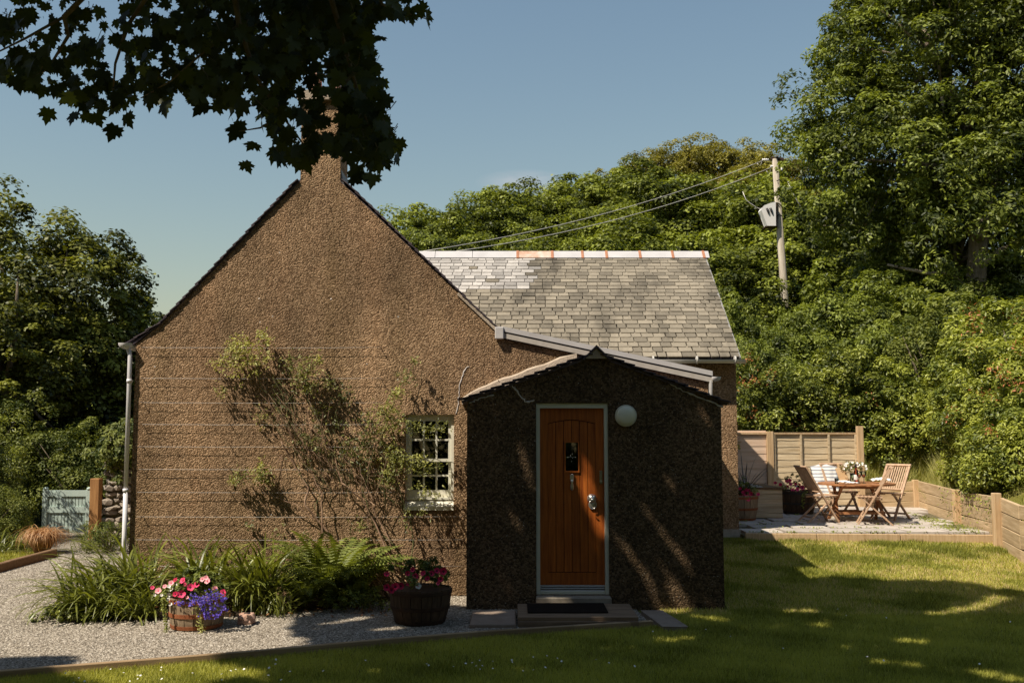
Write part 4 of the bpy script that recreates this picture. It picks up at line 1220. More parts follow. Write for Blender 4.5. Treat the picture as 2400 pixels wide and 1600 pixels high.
# ================================================================== PLANTS BY THE WALL
def barrel(name, loc, rt, rb, h, mat, hoopmat, label, group=None, rz=0.0, n=18):
    t = empty(name, loc, rz, label, 'barrel planter', group)
    prof = lambda z: rb + (rt - rb) * (z / h) ** 0.8 + 0.012 * math.sin(math.pi * z / h)
    for k in range(n):
        a0, a1 = 2 * math.pi * k / n + .012, 2 * math.pi * (k + 1) / n - .012
        vs = []
        dz = random.uniform(-.006, .006)
        for i in range(5):
            z = h * i / 4 + (dz if i == 4 else 0)
            r_ = prof(min(z, h))
            for rr in (r_, r_ - .022):
                for a in (a0, a1):
                    vs.append((rr * math.cos(a), rr * math.sin(a), z))
        fs = []
        for i in range(4):
            b = i * 4
            fs += [(b, b + 1, b + 5, b + 4), (b + 2, b + 6, b + 7, b + 3), (b, b + 4, b + 6, b + 2), (b + 1, b + 3, b + 7, b + 5)]
        fs += [(0, 2, 3, 1), (16, 17, 19, 18)]
        MB().add(vs, fs).build('stave', mat, t)
    for z0, z1 in ((.012, .045), (h * .42, h * .42 + .038), (h * .86, h * .86 + .036)):
        mb = MB()
        mb.lathe([(prof(z0) + .001, z0), (prof(z0) + .006, z0), (prof(z1) + .006, z1), (prof(z1) + .001, z1)], 36, smooth=False)
        mb.build('hoop', hoopmat, t)
    MB().lathe([(.001, h - .05), (prof(h) - .024, h - .05), (prof(h) - .024, h - .06)], 24).build('compost', M['soil'], t)
    return t
B1 = on(452, 1474, .012); B1 = (B1.x, B1.y + .12, .012)
B2 = on(982, 1462, .012); B2 = (B2.x, B2.y + .12, .012)
barrel('half_barrel', B1, .262, .240, .295, M['stave'], M['hoop'], 'sunlit oak half barrel with rusty hoops below pink and blue flowers', 'half barrel planters')
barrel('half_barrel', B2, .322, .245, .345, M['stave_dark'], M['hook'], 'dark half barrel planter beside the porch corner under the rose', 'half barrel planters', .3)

def flower_mesh(name, petal, throat, r_=.034, lobes=5):
    n = 20
    vs = [(0, 0, -.35 * r_)]
    for rr, z in ((.30, -.18), (1.0, .10)):
        for k in range(n):
            a = 2 * math.pi * k / n
            m = 1 if rr < .5 else (0.86 + 0.16 * abs(math.cos(a * lobes / 2)) + random.uniform(-.03, .03))
            zz = z + (0 if rr < .5 else .08 * math.sin(a * lobes))
            vs.append((r_ * rr * m * math.cos(a), r_ * rr * m * math.sin(a), r_ * zz))
    fs = [(0, 1 + k, 1 + (k + 1) % n) for k in range(n)] + [(1 + k, 1 + n + k, 1 + n + (k + 1) % n, 1 + (k + 1) % n) for k in range(n)]
    me = bpy.data.meshes.new(name); me.from_pydata(vs, [], fs)
    me.materials.append(petal); me.materials.append(throat)
    me.polygons.foreach_set('material_index', [1] * n + [0] * n)
    me.polygons.foreach_set('use_smooth', [True] * (2 * n))
    me.update()
    return me
FL = {k: flower_mesh('flower', M[a], M[b]) for k, (a, b) in {'pink': ('petal_pink', 'petal_dark'), 'pale': ('petal_pale', 'petal_pink'), 'red': ('petal_red', 'petal_dark'), 'white': ('petal_white', 'petal_pale')}.items()}
def face_rot(d):
    return Vector(d).to_track_quat('Z', 'Y').to_matrix().to_4x4()
def petunia(label, base, flowers, fol_c, fol_r, n_leaf, group):
    t = empty('petunia', base, 0, label, 'flowering plant', group)
    bv = Vector(base)
    P, Nn, tone, C = lumpy(fol_c, fol_r, 34, .05, max(1, n_leaf // 34), up=.5, inner=.4, bottom=-.5)
    P = P - np.array(base)
    link(bpy.data.objects.new('foliage', leaf_mesh('foliage', P, Nn, rng.uniform(.026, .05, len(P)), M['leaf_fern'], 'fold', tone)), t)['kind'] = 'stuff'
    for (p, kind, s) in flowers:
        d = Vector((random.uniform(-.55, .45), -1, random.uniform(.15, .9))).normalized()
        place(FL[kind], 'flower', t, mat4=Matrix.Translation(p - bv) @ face_rot(d) @ Matrix.Scale(s, 4))
        MB().tube([p - bv, p - bv - d * .03, p - bv - d * .045 + Vector((0, .02, -.05))], .0022, 4).build('stalk', M['stem_green'], t)
    return t
zf = lambda x, y: (360 + x / 6.918, 1330 + y / 6.918)
def fl(list_, D, kinds=None, sc=1.0):
    out = []
    for (x, y, k, s) in list_:
        out.append((at(x, y, D + random.uniform(-.05, .12)), k, s * sc))
    return out
f1 = [(*zf(*q[:2]), q[2], q[3]) for q in ((75, 370, 'pale', .95), (-20, 320, 'pink', .6), (180, 300, 'pale', .65), (285, 245, 'pale', .8), (350, 195, 'red', .7), (470, 205, 'pink', .95), (468, 275, 'pink', 1.15), (600, 315, 'pink', 1.1), (700, 270, 'pink', .95), (450, 425, 'pink', 1.2), (350, 425, 'red', .8), (690, 380, 'pink', .8), (790, 185, 'pale', .75), (850, 160, 'pale', .7), (870, 215, 'pale', .9), (995, 335, 'pale', .8), (1125, 395, 'pink', .9), (1140, 440, 'red', .6), (545, 480, 'pale', .5), (285, 345, 'white', .7), (390, 275, 'white', .6), (250, 300, 'white', .55), (430, 380, 'white', .5), (245, 440, 'white', .65), (240, 510, 'white', .6), (270, 590, 'white', .6), (130, 440, 'white', .45), (20, 440, 'white', .4))]
petunia('bright pink and white petunias filling the sunlit barrel', (B1[0], B1[1], .30), fl(f1, B1[1] - .26), (B1[0], B1[1] + .0, .41), (.31, .25, .17), 3400, 'petunias in the wall barrels')
zg = lambda x, y: (350 + x / 3.055, 1150 + y / 3.055)
f2 = [(*zg(*q[:2]), q[2], q[3]) for q in ((1700, 595, 'red', .9), (1760, 685, 'red', 1.3), (1700, 690, 'red', 1.1), (1865, 660, 'red', 1.2), (1905, 610, 'red', 1.0), (1960, 590, 'red', .9), (2020, 590, 'red', 1.0), (2060, 570, 'red', 1.0), (2105, 575, 'red', 1.2), (1885, 563, 'red', .8), (2085, 630, 'red', .9), (2068, 660, 'pink', .6), (1850, 590, 'red', .8), (1925, 680, 'white', 1.0), (1905, 640, 'white', .7), (1800, 680, 'red', 1.1), (1735, 710, 'red', 1.0), (1990, 625, 'red', .8))]
petunia('crimson petunias with one white bloom crowning the dark barrel', (B2[0], B2[1], .35), fl(f2, B2[1] - .28), (B2[0], B2[1] + .02, .48), (.35, .26, .14), 2600, 'petunias in the wall barrels')
# lobelia spilling over the sunlit barrel
lob = empty('lobelia', (B1[0] + .16, B1[1] - .1, .42), 0, 'blue lobelia trailing over the right side of the sunlit barrel', 'trailing plant')
pts = []
for (x, y, s_, k_) in ((700, 520, 40, 20), (830, 500, 60, 26), (930, 540, 60, 24), (1040, 440, 40, 14), (1110, 500, 40, 16), (800, 570, 60, 20), (960, 640, 30, 12), (1110, 630, 40, 14), (800, 680, 20, 8), (860, 770, 45, 22), (1050, 750, 40, 20), (420, 580, 35, 14), (580, 580, 30, 12), (640, 440, 40, 9), (900, 400, 60, 12)):
    for _ in range(k_):
        q = zf(x + random.gauss(0, s_), y + random.gauss(0, s_ * .7))
        p = at(q[0], q[1], B1[1] - .30 + random.uniform(-.06, .06))
        pts.append(p)
P = np.array([tuple(p) for p in pts]) - np.array(lob.location)
P = np.repeat(P, 3, 0) + rng.normal(size=(len(P) * 3, 3)) * .006
link(bpy.data.objects.new('blossom', leaf_mesh('blossom', P, rng.normal(size=P.shape) + np.array([0, -1.2, .4]), rng.uniform(.015, .026, len(P)), M['leaf_lobelia'], 'quad')), lob)['kind'] = 'stuff'
Pf = np.array([tuple(p) for p in pts])[::1] - np.array(lob.location)
Pf = np.repeat(Pf, 3, 0) + rng.normal(size=(len(Pf) * 3, 3)) * .02 + np.array([0, .02, .02])
link(bpy.data.objects.new('foliage', leaf_mesh('foliage', Pf, rng.normal(size=Pf.shape) + np.array([0, -1, .6]), rng.uniform(.012, .022, len(Pf)), M['leaf_fern'], 'slim')), lob)['kind'] = 'stuff'
# creeping jenny on the left, variegated trail in the middle
def trail(label, pix, D, mat, n=160, s=.022, spread=.012):
    p0 = at(pix[0][0], pix[0][1], D)
    t = empty('trailing_plant', p0, 0, label, 'trailing plant')
    W = [at(x, y, D) - p0 for x, y in pix]
    MB().tube(W, .003, 5).build('stem', M['stem_green'], t)
    P = []
    for i in range(n):
        u = random.random() * (len(W) - 1); k = int(u)
        P.append(tuple(W[k].lerp(W[k + 1], u - k)))
    P = np.array(P) + rng.normal(size=(n, 3)) * spread
    link(bpy.data.objects.new('foliage', leaf_mesh('foliage', P, rng.normal(size=P.shape) * .6 + np.array([-.3, -1, .6]), rng.uniform(s * .7, s * 1.3, n), mat, 'quad')), t)['kind'] = 'stuff'
trail('yellow green creeping trail hanging down the barrel left edge', [zf(190, 420), zf(150, 520), zf(165, 650), zf(185, 780), zf(205, 930), zf(210, 1040)], B1[1] - .27, M['leaf_bramble'])
trail('pale variegated trail hanging down the middle of the sunlit barrel', [zf(700, 620), zf(700, 720), zf(740, 830), zf(760, 930), zf(765, 1000), zf(770, 1070)], B1[1] - .30, M['long_grass'], 110, .02, .016)

# strap-leaved clumps
def strap_mesh(L, w, rise, bend, name, mat, twist=0.0):
    n = 7
    vs = []
    x = z = 0.0
    a = rise
    for i in range(n + 1):
        t = i / n
        ww = w * (0.55 + 0.9 * t) * (1 - t ** 3) * 0.9 + .0008
        s = Vector((0, 1, 0)) if not twist else Vector((0, math.cos(twist * t), math.sin(twist * t)))
        vs += [(x, -s.y * ww / 2, z - s.z * ww / 2 + ww * .12), (x, 0, z), (x, s.y * ww / 2, z + s.z * ww / 2 + ww * .12)]
        a -= bend / n * (0.5 + t)
        x += math.cos(a) * L / n; z += math.sin(a) * L / n
    fs = []
    for i in range(n):
        fs += [(i * 3, i * 3 + 1, i * 3 + 4, i * 3 + 3), (i * 3 + 1, i * 3 + 2, i * 3 + 5, i * 3 + 4)]
    V = np.array([tuple(v) for v in vs]); F = np.array(fs)
    return mesh_np(name, V, F, mat, np.full(len(fs), random.uniform(.15, .95)), smooth=True)
STR = [strap_mesh(random.uniform(.9, 1.15), random.uniform(.030, .046), R(random.uniform(66, 88)), random.uniform(1.0, 2.5), 'leaf', M['leaf_lily'], random.uniform(-.8, .8)) for _ in range(18)]
def strap_clump(name, label, c, n, L, spread, lean, cat='plant', mats=STR, dirx=None, group=None, part='leaf'):
    t = empty(name, c, 0, label, cat, group)
    for i in range(n):
        a = random.random() * 6.283
        if dirx is not None and random.random() < .62:
            a = random.gauss(dirx, .75)
        r_ = spread * math.sqrt(random.random())
        b = random.random() * 6.283
        place(random.choice(mats), part, t, loc=(r_ * math.cos(b), r_ * math.sin(b) * .6, 0), rot=(random.uniform(-.18, .18), random.uniform(-.1, lean), a), scale=(L * random.uniform(.6, 1.1),) * 3)
    return t
G0 = .02
strap_clump('daylily', 'broad daylily clump spilling left over the gravel at the house corner', (-4.42, 10.72, G0), 270, .80, .28, .6, dirx=math.pi, group='strap leaved clumps along the wall')
strap_clump('daylily', 'arching daylily clump just behind the foot of the white downpipe', (-4.22, 11.25, G0), 250, 1.0, .26, .45, dirx=2.9, group='strap leaved clumps along the wall')
strap_clump('daylily', 'low daylily clump hugging the left side of the sunlit barrel', (-3.95, 10.60, G0), 200, .55, .28, .6, dirx=3.7, group='strap leaved clumps along the wall')
strap_clump('daylily', 'daylily clump between the sunlit barrel and the wall', (-3.45, 11.35, G0), 230, .95, .24, .3, group='strap leaved clumps along the wall')
strap_clump('daylily', 'upright light green strap clump right of the sunlit barrel', (-2.80, 11.0, G0), 240, .92, .22, .15, group='strap leaved clumps along the wall')
strap_clump('daylily', 'short strap tuft just behind the pink stone', (-2.50, 10.72, G0), 90, .40, .25, .3, group='strap leaved clumps along the wall')
# fern
def frond_mesh(L, bend, seed):
    rnd = random.Random(seed)
    n = 26
    V, F = [], []
    x = z = 0.0
    a = R(rnd.uniform(68, 82))
    for i in range(n + 1):
        t = i / n
        plen = L * 0.19 * math.sin(math.pi * min(1, t * .86 + .13)) ** .8 * (1 - t * .25)
        if i > 1:
            for s in (-1, 1):
                b = len(V)
                dxn, dzn = math.cos(a), math.sin(a)
                tip = (x + dxn * plen * .35, s * plen, z + dzn * plen * .35 - plen * .22)
                wd = L / n * .47
                mid = ((x + tip[0]) / 2, s * plen * .5, (z + tip[2]) / 2 + plen * .05)
                V += [(x, 0, z), (mid[0] - dxn * wd, mid[1], mid[2] - dzn * wd), tip, (mid[0] + dxn * wd, mid[1], mid[2] + dzn * wd)]
                F.append((b, b + 1, b + 2, b + 3))
        a -= bend / n * (.4 + 1.2 * t)
        x += math.cos(a) * L / n; z += math.sin(a) * L / n
        if i < n:
            b = len(V); w = .004 * (1 - t) + .001
            V += [(x, -w, z), (x, w, z), (x - math.cos(a) * L / n, w, z - math.sin(a) * L / n), (x - math.cos(a) * L / n, -w, z - math.sin(a) * L / n)]
            F.append((b, b + 1, b + 2, b + 3))
    return mesh_np('frond', np.array(V), np.array(F), M['leaf_fern'], np.clip(rng.normal(.5, .2, len(F)), 0, .96))
FR = [frond_mesh(1.0, random.uniform(1.1, 1.9), k) for k in range(6)]
def fern(label, c, n, L):
    t = empty('fern', c, 0, label, 'fern', 'ferns at the wall foot')
    for i in range(n):
        a = 2 * math.pi * i / n + random.uniform(-.3, .3)
        place(random.choice(FR), 'frond', t, loc=(.03 * math.cos(a), .03 * math.sin(a), 0), rot=(random.uniform(-.3, .3), random.uniform(-.1, .25), a), scale=(L * random.uniform(.75, 1.1),) * 3)
fern('tall fern standing against the wall, left of the rose stems', (-2.05, 11.45, G0), 34, 1.08)
fern('fern in front of the tall fern beside the light green straps', (-2.32, 11.25, G0), 24, .85)
fern('small low fern nearest the rose stems', (-1.72, 11.30, G0), 20, .46)
fern('dark fern tucked behind the others at the wall', (-1.95, 11.70, G0), 22, .90)
# low leafy weeds in front of the ferns
P, Nn, tone, C = lumpy((-1.75, 11.05, .07), (.42, .25, .13), 60, .06, 34, up=.8, bottom=-.1)
o = link(bpy.data.objects.new('low_plant', leaf_mesh('low_plant', P, Nn, rng.uniform(.03, .06, len(P)), M['leaf_shrub'], 'slim', tone)))
tag(o, 'low leafy ground plant in front of the ferns', 'plant')
P, Nn, tone, C = lumpy((-4.55, 10.50, .05), (.36, .2, .12), 50, .05, 30, up=.8, bottom=-.1)
o = link(bpy.data.objects.new('low_plant', leaf_mesh('low_plant', P, Nn, rng.uniform(.02, .045, len(P)), M['leaf_shrub'], 'quad', tone)))
tag(o, 'low bright green plant under the spilling daylily at the gravel', 'plant')
# fallen leaves
P = np.stack([rng.uniform(-4.6, -1.3, 260), rng.normal(10.9, .22, 260), rng.uniform(.025, .05, 260)], -1)
P[:, 1] -= 0.0
o = link(bpy.data.objects.new('fallen_leaves', leaf_mesh('fallen_leaves', P, rng.normal(size=P.shape) * .5 + np.array([0, 0, 1]), rng.uniform(.03, .06, 260), M['dead_leaf'], 'fold')))
tag(o, 'brown fallen leaves along the bed edge', 'leaves', kind='stuff')
# pink stone
bm = bmesh.new(); bmesh.ops.create_icosphere(bm, subdivisions=3, radius=1)
from mathutils import noise as mn
for v in bm.verts:
    d = v.co.normalized()
    q = max(abs(d.x), abs(d.y), abs(d.z)) ** .75
    v.co = Vector((d.x / q * .085, d.y / q * .075, d.z / q * .062)) * (1 + .22 * mn.noise(d * 2.2))
me = bpy.data.meshes.new('pink_stone'); bm.to_mesh(me); bm.free(); me.materials.append(M['pink_stone'])
p = on(576, 1462, .012)
o = link(bpy.data.objects.new('stone', me)); o.location = (p.x, p.y + .03, .055); o.rotation_euler = (0, 0, .3)
tag(o, 'single pink squarish stone on the gravel edge', 'stone')

# ---- climbing rose
rose = empty('climbing_rose', (-1.45, 11.85, 0), 0, 'sparse climbing rose fanned over the sunlit gable wall with bare lower stems', 'climbing rose')
rb = Vector((-1.45, 11.85, 0))
z4 = lambda x, y: (480 + x / 3.136, 760 + y / 3.136)
def stem(pix, r0, r1, off=.06, mat='stem', wig=3):
    W = []
    for i, (x, y) in enumerate(pix):
        W.append(at(x, y, YG - off - .04 * math.sin(i * 1.9)) - rb)
    out = []
    for a, b in zip(W[:-1], W[1:]):
        for k in range(4):
            out.append(a.lerp(b, k / 4) + Vector((random.uniform(-1, 1), random.uniform(-.6, .6), random.uniform(-1, 1))) * .003 * wig)
    out.append(W[-1])
    n = len(out)
    MB().tube(out, [r0 + (r1 - r0) * i / (n - 1) for i in range(n)], 7).build('stem', M[mat], rose)
base = zg(1745, 825)
stem([base, zg(1600, 650), zg(1420, 440), zg(1240, 250), zg(1110, 100), z4(760, 1200), z4(640, 1000), z4(560, 860)], .017, .007, .07)
stem([base, zg(1690, 700), zg(1520, 500), zg(1400, 400), zg(1240, 300), z4(860, 1250), z4(780, 1080), z4(690, 960)], .013, .006, .10)
stem([zg(1700, 700), zg(1560, 560), zg(1370, 400), zg(1270, 370)], .007, .004, .06)
stem([zg(1770, 590), zg(1690, 420), zg(1620, 230), zg(1520, 60), z4(1080, 1230), z4(1000, 1150), z4(960, 980), z4(900, 850), z4(770, 750)], .012, .005, .09)
stem([zg(1780, 590), zg(1720, 350), zg(1650, 230), zg(1560, 60), z4(1250, 1330), z4(1160, 1130), z4(1090, 980), z4(1000, 820)], .008, .004, .12)
stem([zg(1850, 600), zg(1885, 420), zg(1880, 250), zg(1840, 150), z4(1470, 1400), z4(1460, 1250), z4(1400, 1180), z4(1330, 1000), z4(1220, 850)], .006, .003, .07, 'stem_green')
stem([zg(1800, 580), zg(1800, 470), zg(1740, 380), z4(1250, 1500), z4(1200, 1350), z4(1150, 1170), z4(1160, 980)], .007, .003, .05, 'stem_green')
stem([zg(1240, 250), zg(1050, 100), zg(840, 20), z4(440, 1260), z4(430, 1160), z4(500, 1070), z4(570, 960)], .005, .003, .05)
stem([z4(690, 960), z4(620, 780), z4(560, 620), z4(470, 520), z4(430, 440), z4(460, 300), z4(510, 220), z4(480, 160), z4(410, 190)], .006, .003, .07, 'stem')
stem([z4(770, 750), z4(640, 650), z4(520, 560), z4(420, 470), z4(380, 300), z4(330, 200)], .005, .003, .08, 'stem_green')
stem([z4(900, 850), z4(830, 700), z4(760, 560), z4(740, 400), z4(690, 280)], .005, .003, .07, 'stem_green')
stem([z4(1000, 820), z4(960, 650), z4(1030, 480)], .004, .002, .06, 'stem_green')
stem([z4(1090, 980), z4(1180, 820), z4(1260, 720), z4(1360, 640), z4(1420, 480), z4(1520, 330), z4(1560, 260)], .005, .002, .08, 'stem_green')
stem([z4(1260, 720), z4(1400, 700), z4(1520, 720), z4(1640, 760), z4(1780, 735)], .004, .002, .14, 'stem_green')
stem([z4(1330, 1000), z4(1420, 980), z4(1540, 1020), z4(1640, 1060), z4(1740, 1040)], .004, .002, .15, 'stem_green')
stem([z4(1400, 1180), z4(1470, 1180), z4(1560, 1210), z4(1640, 1230)], .003, .002, .13, 'stem_green')
stem([z4(560, 960), z4(560, 1100), z4(560, 1280)], .003, .002, .03)
stem([zg(1500, 480), zg(1580, 350), zg(1560, 180), zg(1640, 60), z4(1240, 1290), z4(1270, 1190), z4(1310, 1100)], .004, .002, .06)
stem([zg(1240, 250), zg(1180, 100), z4(830, 1300), z4(870, 1150), z4(850, 1000), z4(840, 880), z4(800, 760)], .004, .002, .05, 'stem_green')
for (x, y) in ((z4(200, 520)), (z4(150, 560)), (z4(690, 1180))):
    pass
stem([zg(680, 420), zg(740, 300), zg(730, 200), zg(640, 0)], .003, .002, .05)
stem([z4(720, 830), z4(500, 640), z4(300, 600), z4(190, 590), z4(140, 500)], .003, .0015, .05)
for _ in range(150):
    if random.random() < .7:
        t = random.random(); bx0 = z4(560 + 620 * t + random.gauss(0, 60), 700 + 640 * t + random.gauss(0, 90))
    else:
        bx0 = z4(random.uniform(1150, 1500), random.uniform(900, 1400))
    an = math.radians(random.gauss(112, 22)); L_ = random.uniform(35, 120)
    off_ = random.uniform(.03, .16)
    pp_ = [bx0]
    for k in range(3):
        an += random.gauss(0, .22)
        pp_.append((pp_[-1][0] + math.cos(an) * L_ / 3, pp_[-1][1] - math.sin(an) * L_ / 3))
    W = [at(x, y, YG - off_ - .02 * i) - rb for i, (x, y) in enumerate(pp_)]
    MB().tube(W, [.0035, .003, .0022, .0012], 5).build('stem', M['stem' if random.random() < .6 else 'stem_green'], rose)
cl = [(230, 150, 55, 70, .12), (300, 220, 90, 170, .13), (200, 260, 70, 90, .1), (400, 240, 70, 90, .12), (250, 300, 90, 70, .12), (90, 290, 40, 30, .08), (410, 70, 28, 30, .1), (460, 110, 22, 34, .1), (620, 280, 45, 60, .12), (740, 310, 65, 120, .13), (720, 400, 60, 90, .12), (790, 440, 60, 90, .12), (830, 270, 45, 36, .1),
      (900, 430, 35, 40, .09), (1000, 490, 60, 80, .09), (1050, 560, 50, 50, .07), (130, 490, 30, 24, .07), (1550, 270, 22, 40, .12), (1460, 370, 45, 60, .13), (1410, 500, 40, 80, .13), (1500, 390, 50, 36, .14), (1180, 690, 45, 60, .12), (1280, 690, 65, 150, .13), (1340, 630, 50, 90, .13), (1390, 720, 60, 110, .13), (1480, 730, 50, 70, .16), (1560, 760, 50, 60, .17), (1640, 780, 40, 60, .18), (1740, 750, 45, 50, .18),
      (1210, 820, 60, 130, .12), (1180, 870, 50, 90, .1), (720, 830, 50, 80, .08), (780, 880, 60, 90, .08), (850, 760, 55, 60, .07), (870, 860, 60, 70, .07), (830, 640, 50, 50, .07), (1080, 880, 60, 90, .09), (1050, 960, 60, 90, .08), (1010, 930, 60, 60, .07), (1230, 920, 70, 110, .09), (1390, 960, 50, 120, .14), (1440, 1010, 55, 120, .16), (1540, 1020, 50, 90, .18), (1620, 1060, 50, 90, .18), (1570, 990, 40, 50, .18), (1730, 1050, 30, 24, .18),
      (1350, 1130, 40, 60, .12), (1370, 1070, 50, 60, .13), (1560, 1180, 30, 30, .17), (1620, 1240, 45, 50, .17), (1700, 1260, 40, 30, .17), (410, 1030, 22, 26, .1), (400, 1100, 40, 80, .1), (440, 1130, 45, 60, .1), (260, 1110, 50, 70, .1), (210, 1150, 30, 24, .08), (1120, 980, 60, 60, .08), (1160, 1050, 60, 40, .06), (640, 870, 30, 20, .06), (330, 1470, 30, 20, .05), (560, 1530, 45, 40, .06), (760, 1540, 40, 46, .08), (1130, 1480, 45, 80, .09), (1480, 1440, 50, 50, .1), (1600, 1400, 50, 20, .1), (700, 1010, 60, 36, .05), (960, 720, 70, 60, .06), (560, 420, 60, 40, .06), (480, 560, 70, 40, .05), (640, 540, 80, 46, .05), (430, 700, 60, 30, .05), (620, 700, 70, 40, .05), (900, 600, 60, 46, .06), (1330, 840, 70, 70, .08), (1290, 1000, 60, 60, .07)]
P, T = [], []
for (x, y, r_, n_, off) in cl:
    tn = random.uniform(.55, .9) if y < 330 and x < 560 else (random.uniform(.0, .32) if (500 < x < 1250 and y > 420) else random.uniform(.15, .65))  # middle leaves toned darker, the shade among them put into leaf colour
    off *= 1.35
    if x > 1450:
        n_ *= .55
    big_mid = 600 < x < 1300 and y > 480 or (450 < x < 720 and y > 350)
    for _ in range(int(n_ * (.42 if big_mid else .95))):
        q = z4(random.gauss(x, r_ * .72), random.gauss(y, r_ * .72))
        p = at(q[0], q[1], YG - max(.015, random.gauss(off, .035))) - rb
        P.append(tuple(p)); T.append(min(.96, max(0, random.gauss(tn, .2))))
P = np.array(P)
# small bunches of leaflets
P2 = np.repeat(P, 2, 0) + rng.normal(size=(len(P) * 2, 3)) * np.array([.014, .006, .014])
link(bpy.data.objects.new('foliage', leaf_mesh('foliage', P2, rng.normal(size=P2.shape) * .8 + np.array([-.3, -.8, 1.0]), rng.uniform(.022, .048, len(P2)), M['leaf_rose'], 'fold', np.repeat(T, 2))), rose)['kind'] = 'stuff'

# ================================================================== LEFT SIDE: gate, wall, pots, shrubs
z1 = lambda x, y: (0 + x / 4.355, 1000 + y / 4.355)
YGt = 18.5
gp = lambda x, y, D=YGt: at(*z1(x, y), D)
g0, g1 = gp(450, 1100), gp(893, 1120)
gate = empty('garden_gate', ((g0.x + g1.x) / 2, YGt, 0.03), 0, 'pale blue green slatted wooden garden gate standing closed at the path end', 'gate')
GW = g1.x - g0.x; GH = gp(450, 612).z - .06
for s_ in (-1, 1):
    o = MB().box(-.045, .045, -.035, .035, .03, GH - .02).build('gate_stile', M['gate'], gate, .005); o.location.x = s_ * GW / 2
    o2 = MB().lathe([(.042, 0), (.048, .015), (.04, .035), (.02, .048), (.001, .05)], 14).build('finial', M['gate'], o); o2.location = (0, 0, GH - .02)
for z, h_ in ((GH - .14, .11), (GH * .50, .11), (.08, .11)):
    MB().box(-GW / 2 + .045, GW / 2 - .045, -.03, .02, z, z + h_).build('rail', M['gate'], gate)
for k in range(11):
    x = -GW / 2 + .09 + k * (GW - .18) / 10
    MB().box(x - .024, x + .024, -.008, .014, .19, GH * .5).box(x - .024, x + .024, -.008, .014, GH * .5 + .11, GH - .14).build('slat', M['gate'], gate)
MB().bar((-GW / 2 + .18, -.038, GH - .06), (GW / 2 - .05, -.038, .14), .02, .075, up=(0, 0, 1)).build('light_streak_bar', M['gate'], gate)  # diagonal bar added where a streak of light crosses the gate
pp = gp(965, 1100, 18.3)
o = MB().box(-.085, .085, -.08, .08, 0, gp(965, 525, 18.3).z).build('gate_post', M['orange_post'], None, .008); o.location = (pp.x, 18.3, 0.0)
tag(o, 'square orange brown timber post right of the green gate', 'post')
# rubble stone pillar/wall with stones as parts
swall = empty('stone_wall', (-7.15, 18.9, 0), 0, 'rubble stone wall end behind the orange gate post, topped with ivy', 'stone wall')
core = MB().box(-.42, 1.6, -.16, .5, 0, 1.05).box(-.42, .25, -.14, .5, 1.05, 1.75).build('wall_core', M['joint'], swall)
def stone_mesh(seed):
    bm = bmesh.new(); bmesh.ops.create_icosphere(bm, subdivisions=1, radius=1)
    for v in bm.verts:
        d = v.co.normalized(); q = max(abs(d.x), abs(d.y), abs(d.z)) ** .7
        v.co = d / q * .5 * (1 + .25 * mn.noise(d * 1.7 + Vector((seed * 3.1, 0, 0))))
    me = bpy.data.meshes.new('stone'); bm.to_mesh(me); bm.free(); me.materials.append(M['stone']); return me
SM = [stone_mesh(k) for k in range(6)]
z = .04
while z < 1.72:
    h_ = random.uniform(.09, .15)
    x = -.42 - random.uniform(0, .06)
    xe = 1.6 if z < 1.0 else .26
    while x < xe:
        w_ = random.uniform(.08, .30)
        place(random.choice(SM), 'stone', swall, loc=(x + w_ / 2, -.15 + random.uniform(-.04, .03), z + h_ / 2 + random.uniform(-.03, .03)), rot=(random.uniform(-.3, .3), random.uniform(-.35, .35), random.uniform(-.3, .3)), scale=(w_ * 1.08, .18, h_ * random.uniform(.8, 1.35)))
        x += w_
    z += h_
# ivy
P, Nn, tone, C = lumpy((-6.90, 18.70, 1.60), (.90, .52, .60), 190, .11, 46, up=.4, bottom=-.9)
P2, N2, t2, _ = lumpy((-6.62, 18.66, 1.15), (.40, .2, .55), 60, .09, 40, up=.4, bottom=-.9)
P3, N3, t3, _ = lumpy((-6.4, 18.6, .35), (.25, .16, .35), 24, .08, 36, up=.4, bottom=-.9)
P = np.concatenate([P, P2, P3]); Nn = np.concatenate([Nn, N2, N3]); Nn[:, 1] -= .5
ivy = empty('ivy', (-6.95, 18.85, 1.2), 0, 'mound of glossy ivy draped over the rubble stone wall end', 'ivy')
link(bpy.data.objects.new('foliage', leaf_mesh('foliage', P - np.array(ivy.location), Nn, rng.uniform(.05, .10, len(P)), M['leaf_ivy'], 'fold', np.concatenate([tone, t2, t3]))), ivy)['kind'] = 'stuff'
# terracotta pot with tan grass
tp = on(*z1(395, 1300), 0)
pot = MB().lathe([(.11, 0), (.12, .02), (.19, .17), (.20, .22), (.22, .225), (.22, .25), (.20, .25), (.19, .21), (.001, .20)], 28).build('flower_pot', M['pot'])
pot.location = (tp.x, tp.y + .1, 0.02); tag(pot, 'round terracotta pot beside the far end of the left dark beam', 'pot')
TAN = [strap_mesh(1.0, .016, R(random.uniform(72, 90)), random.uniform(3.0, 4.2), 'blade', M['leaf_tan']) for _ in range(8)]
strap_clump('ornamental_grass', 'mop of tan ornamental grass hanging over the round terracotta pot', (tp.x + .05, tp.y + .05, .22), 420, .62, .14, .35, 'ornamental grass', TAN, part='blade')
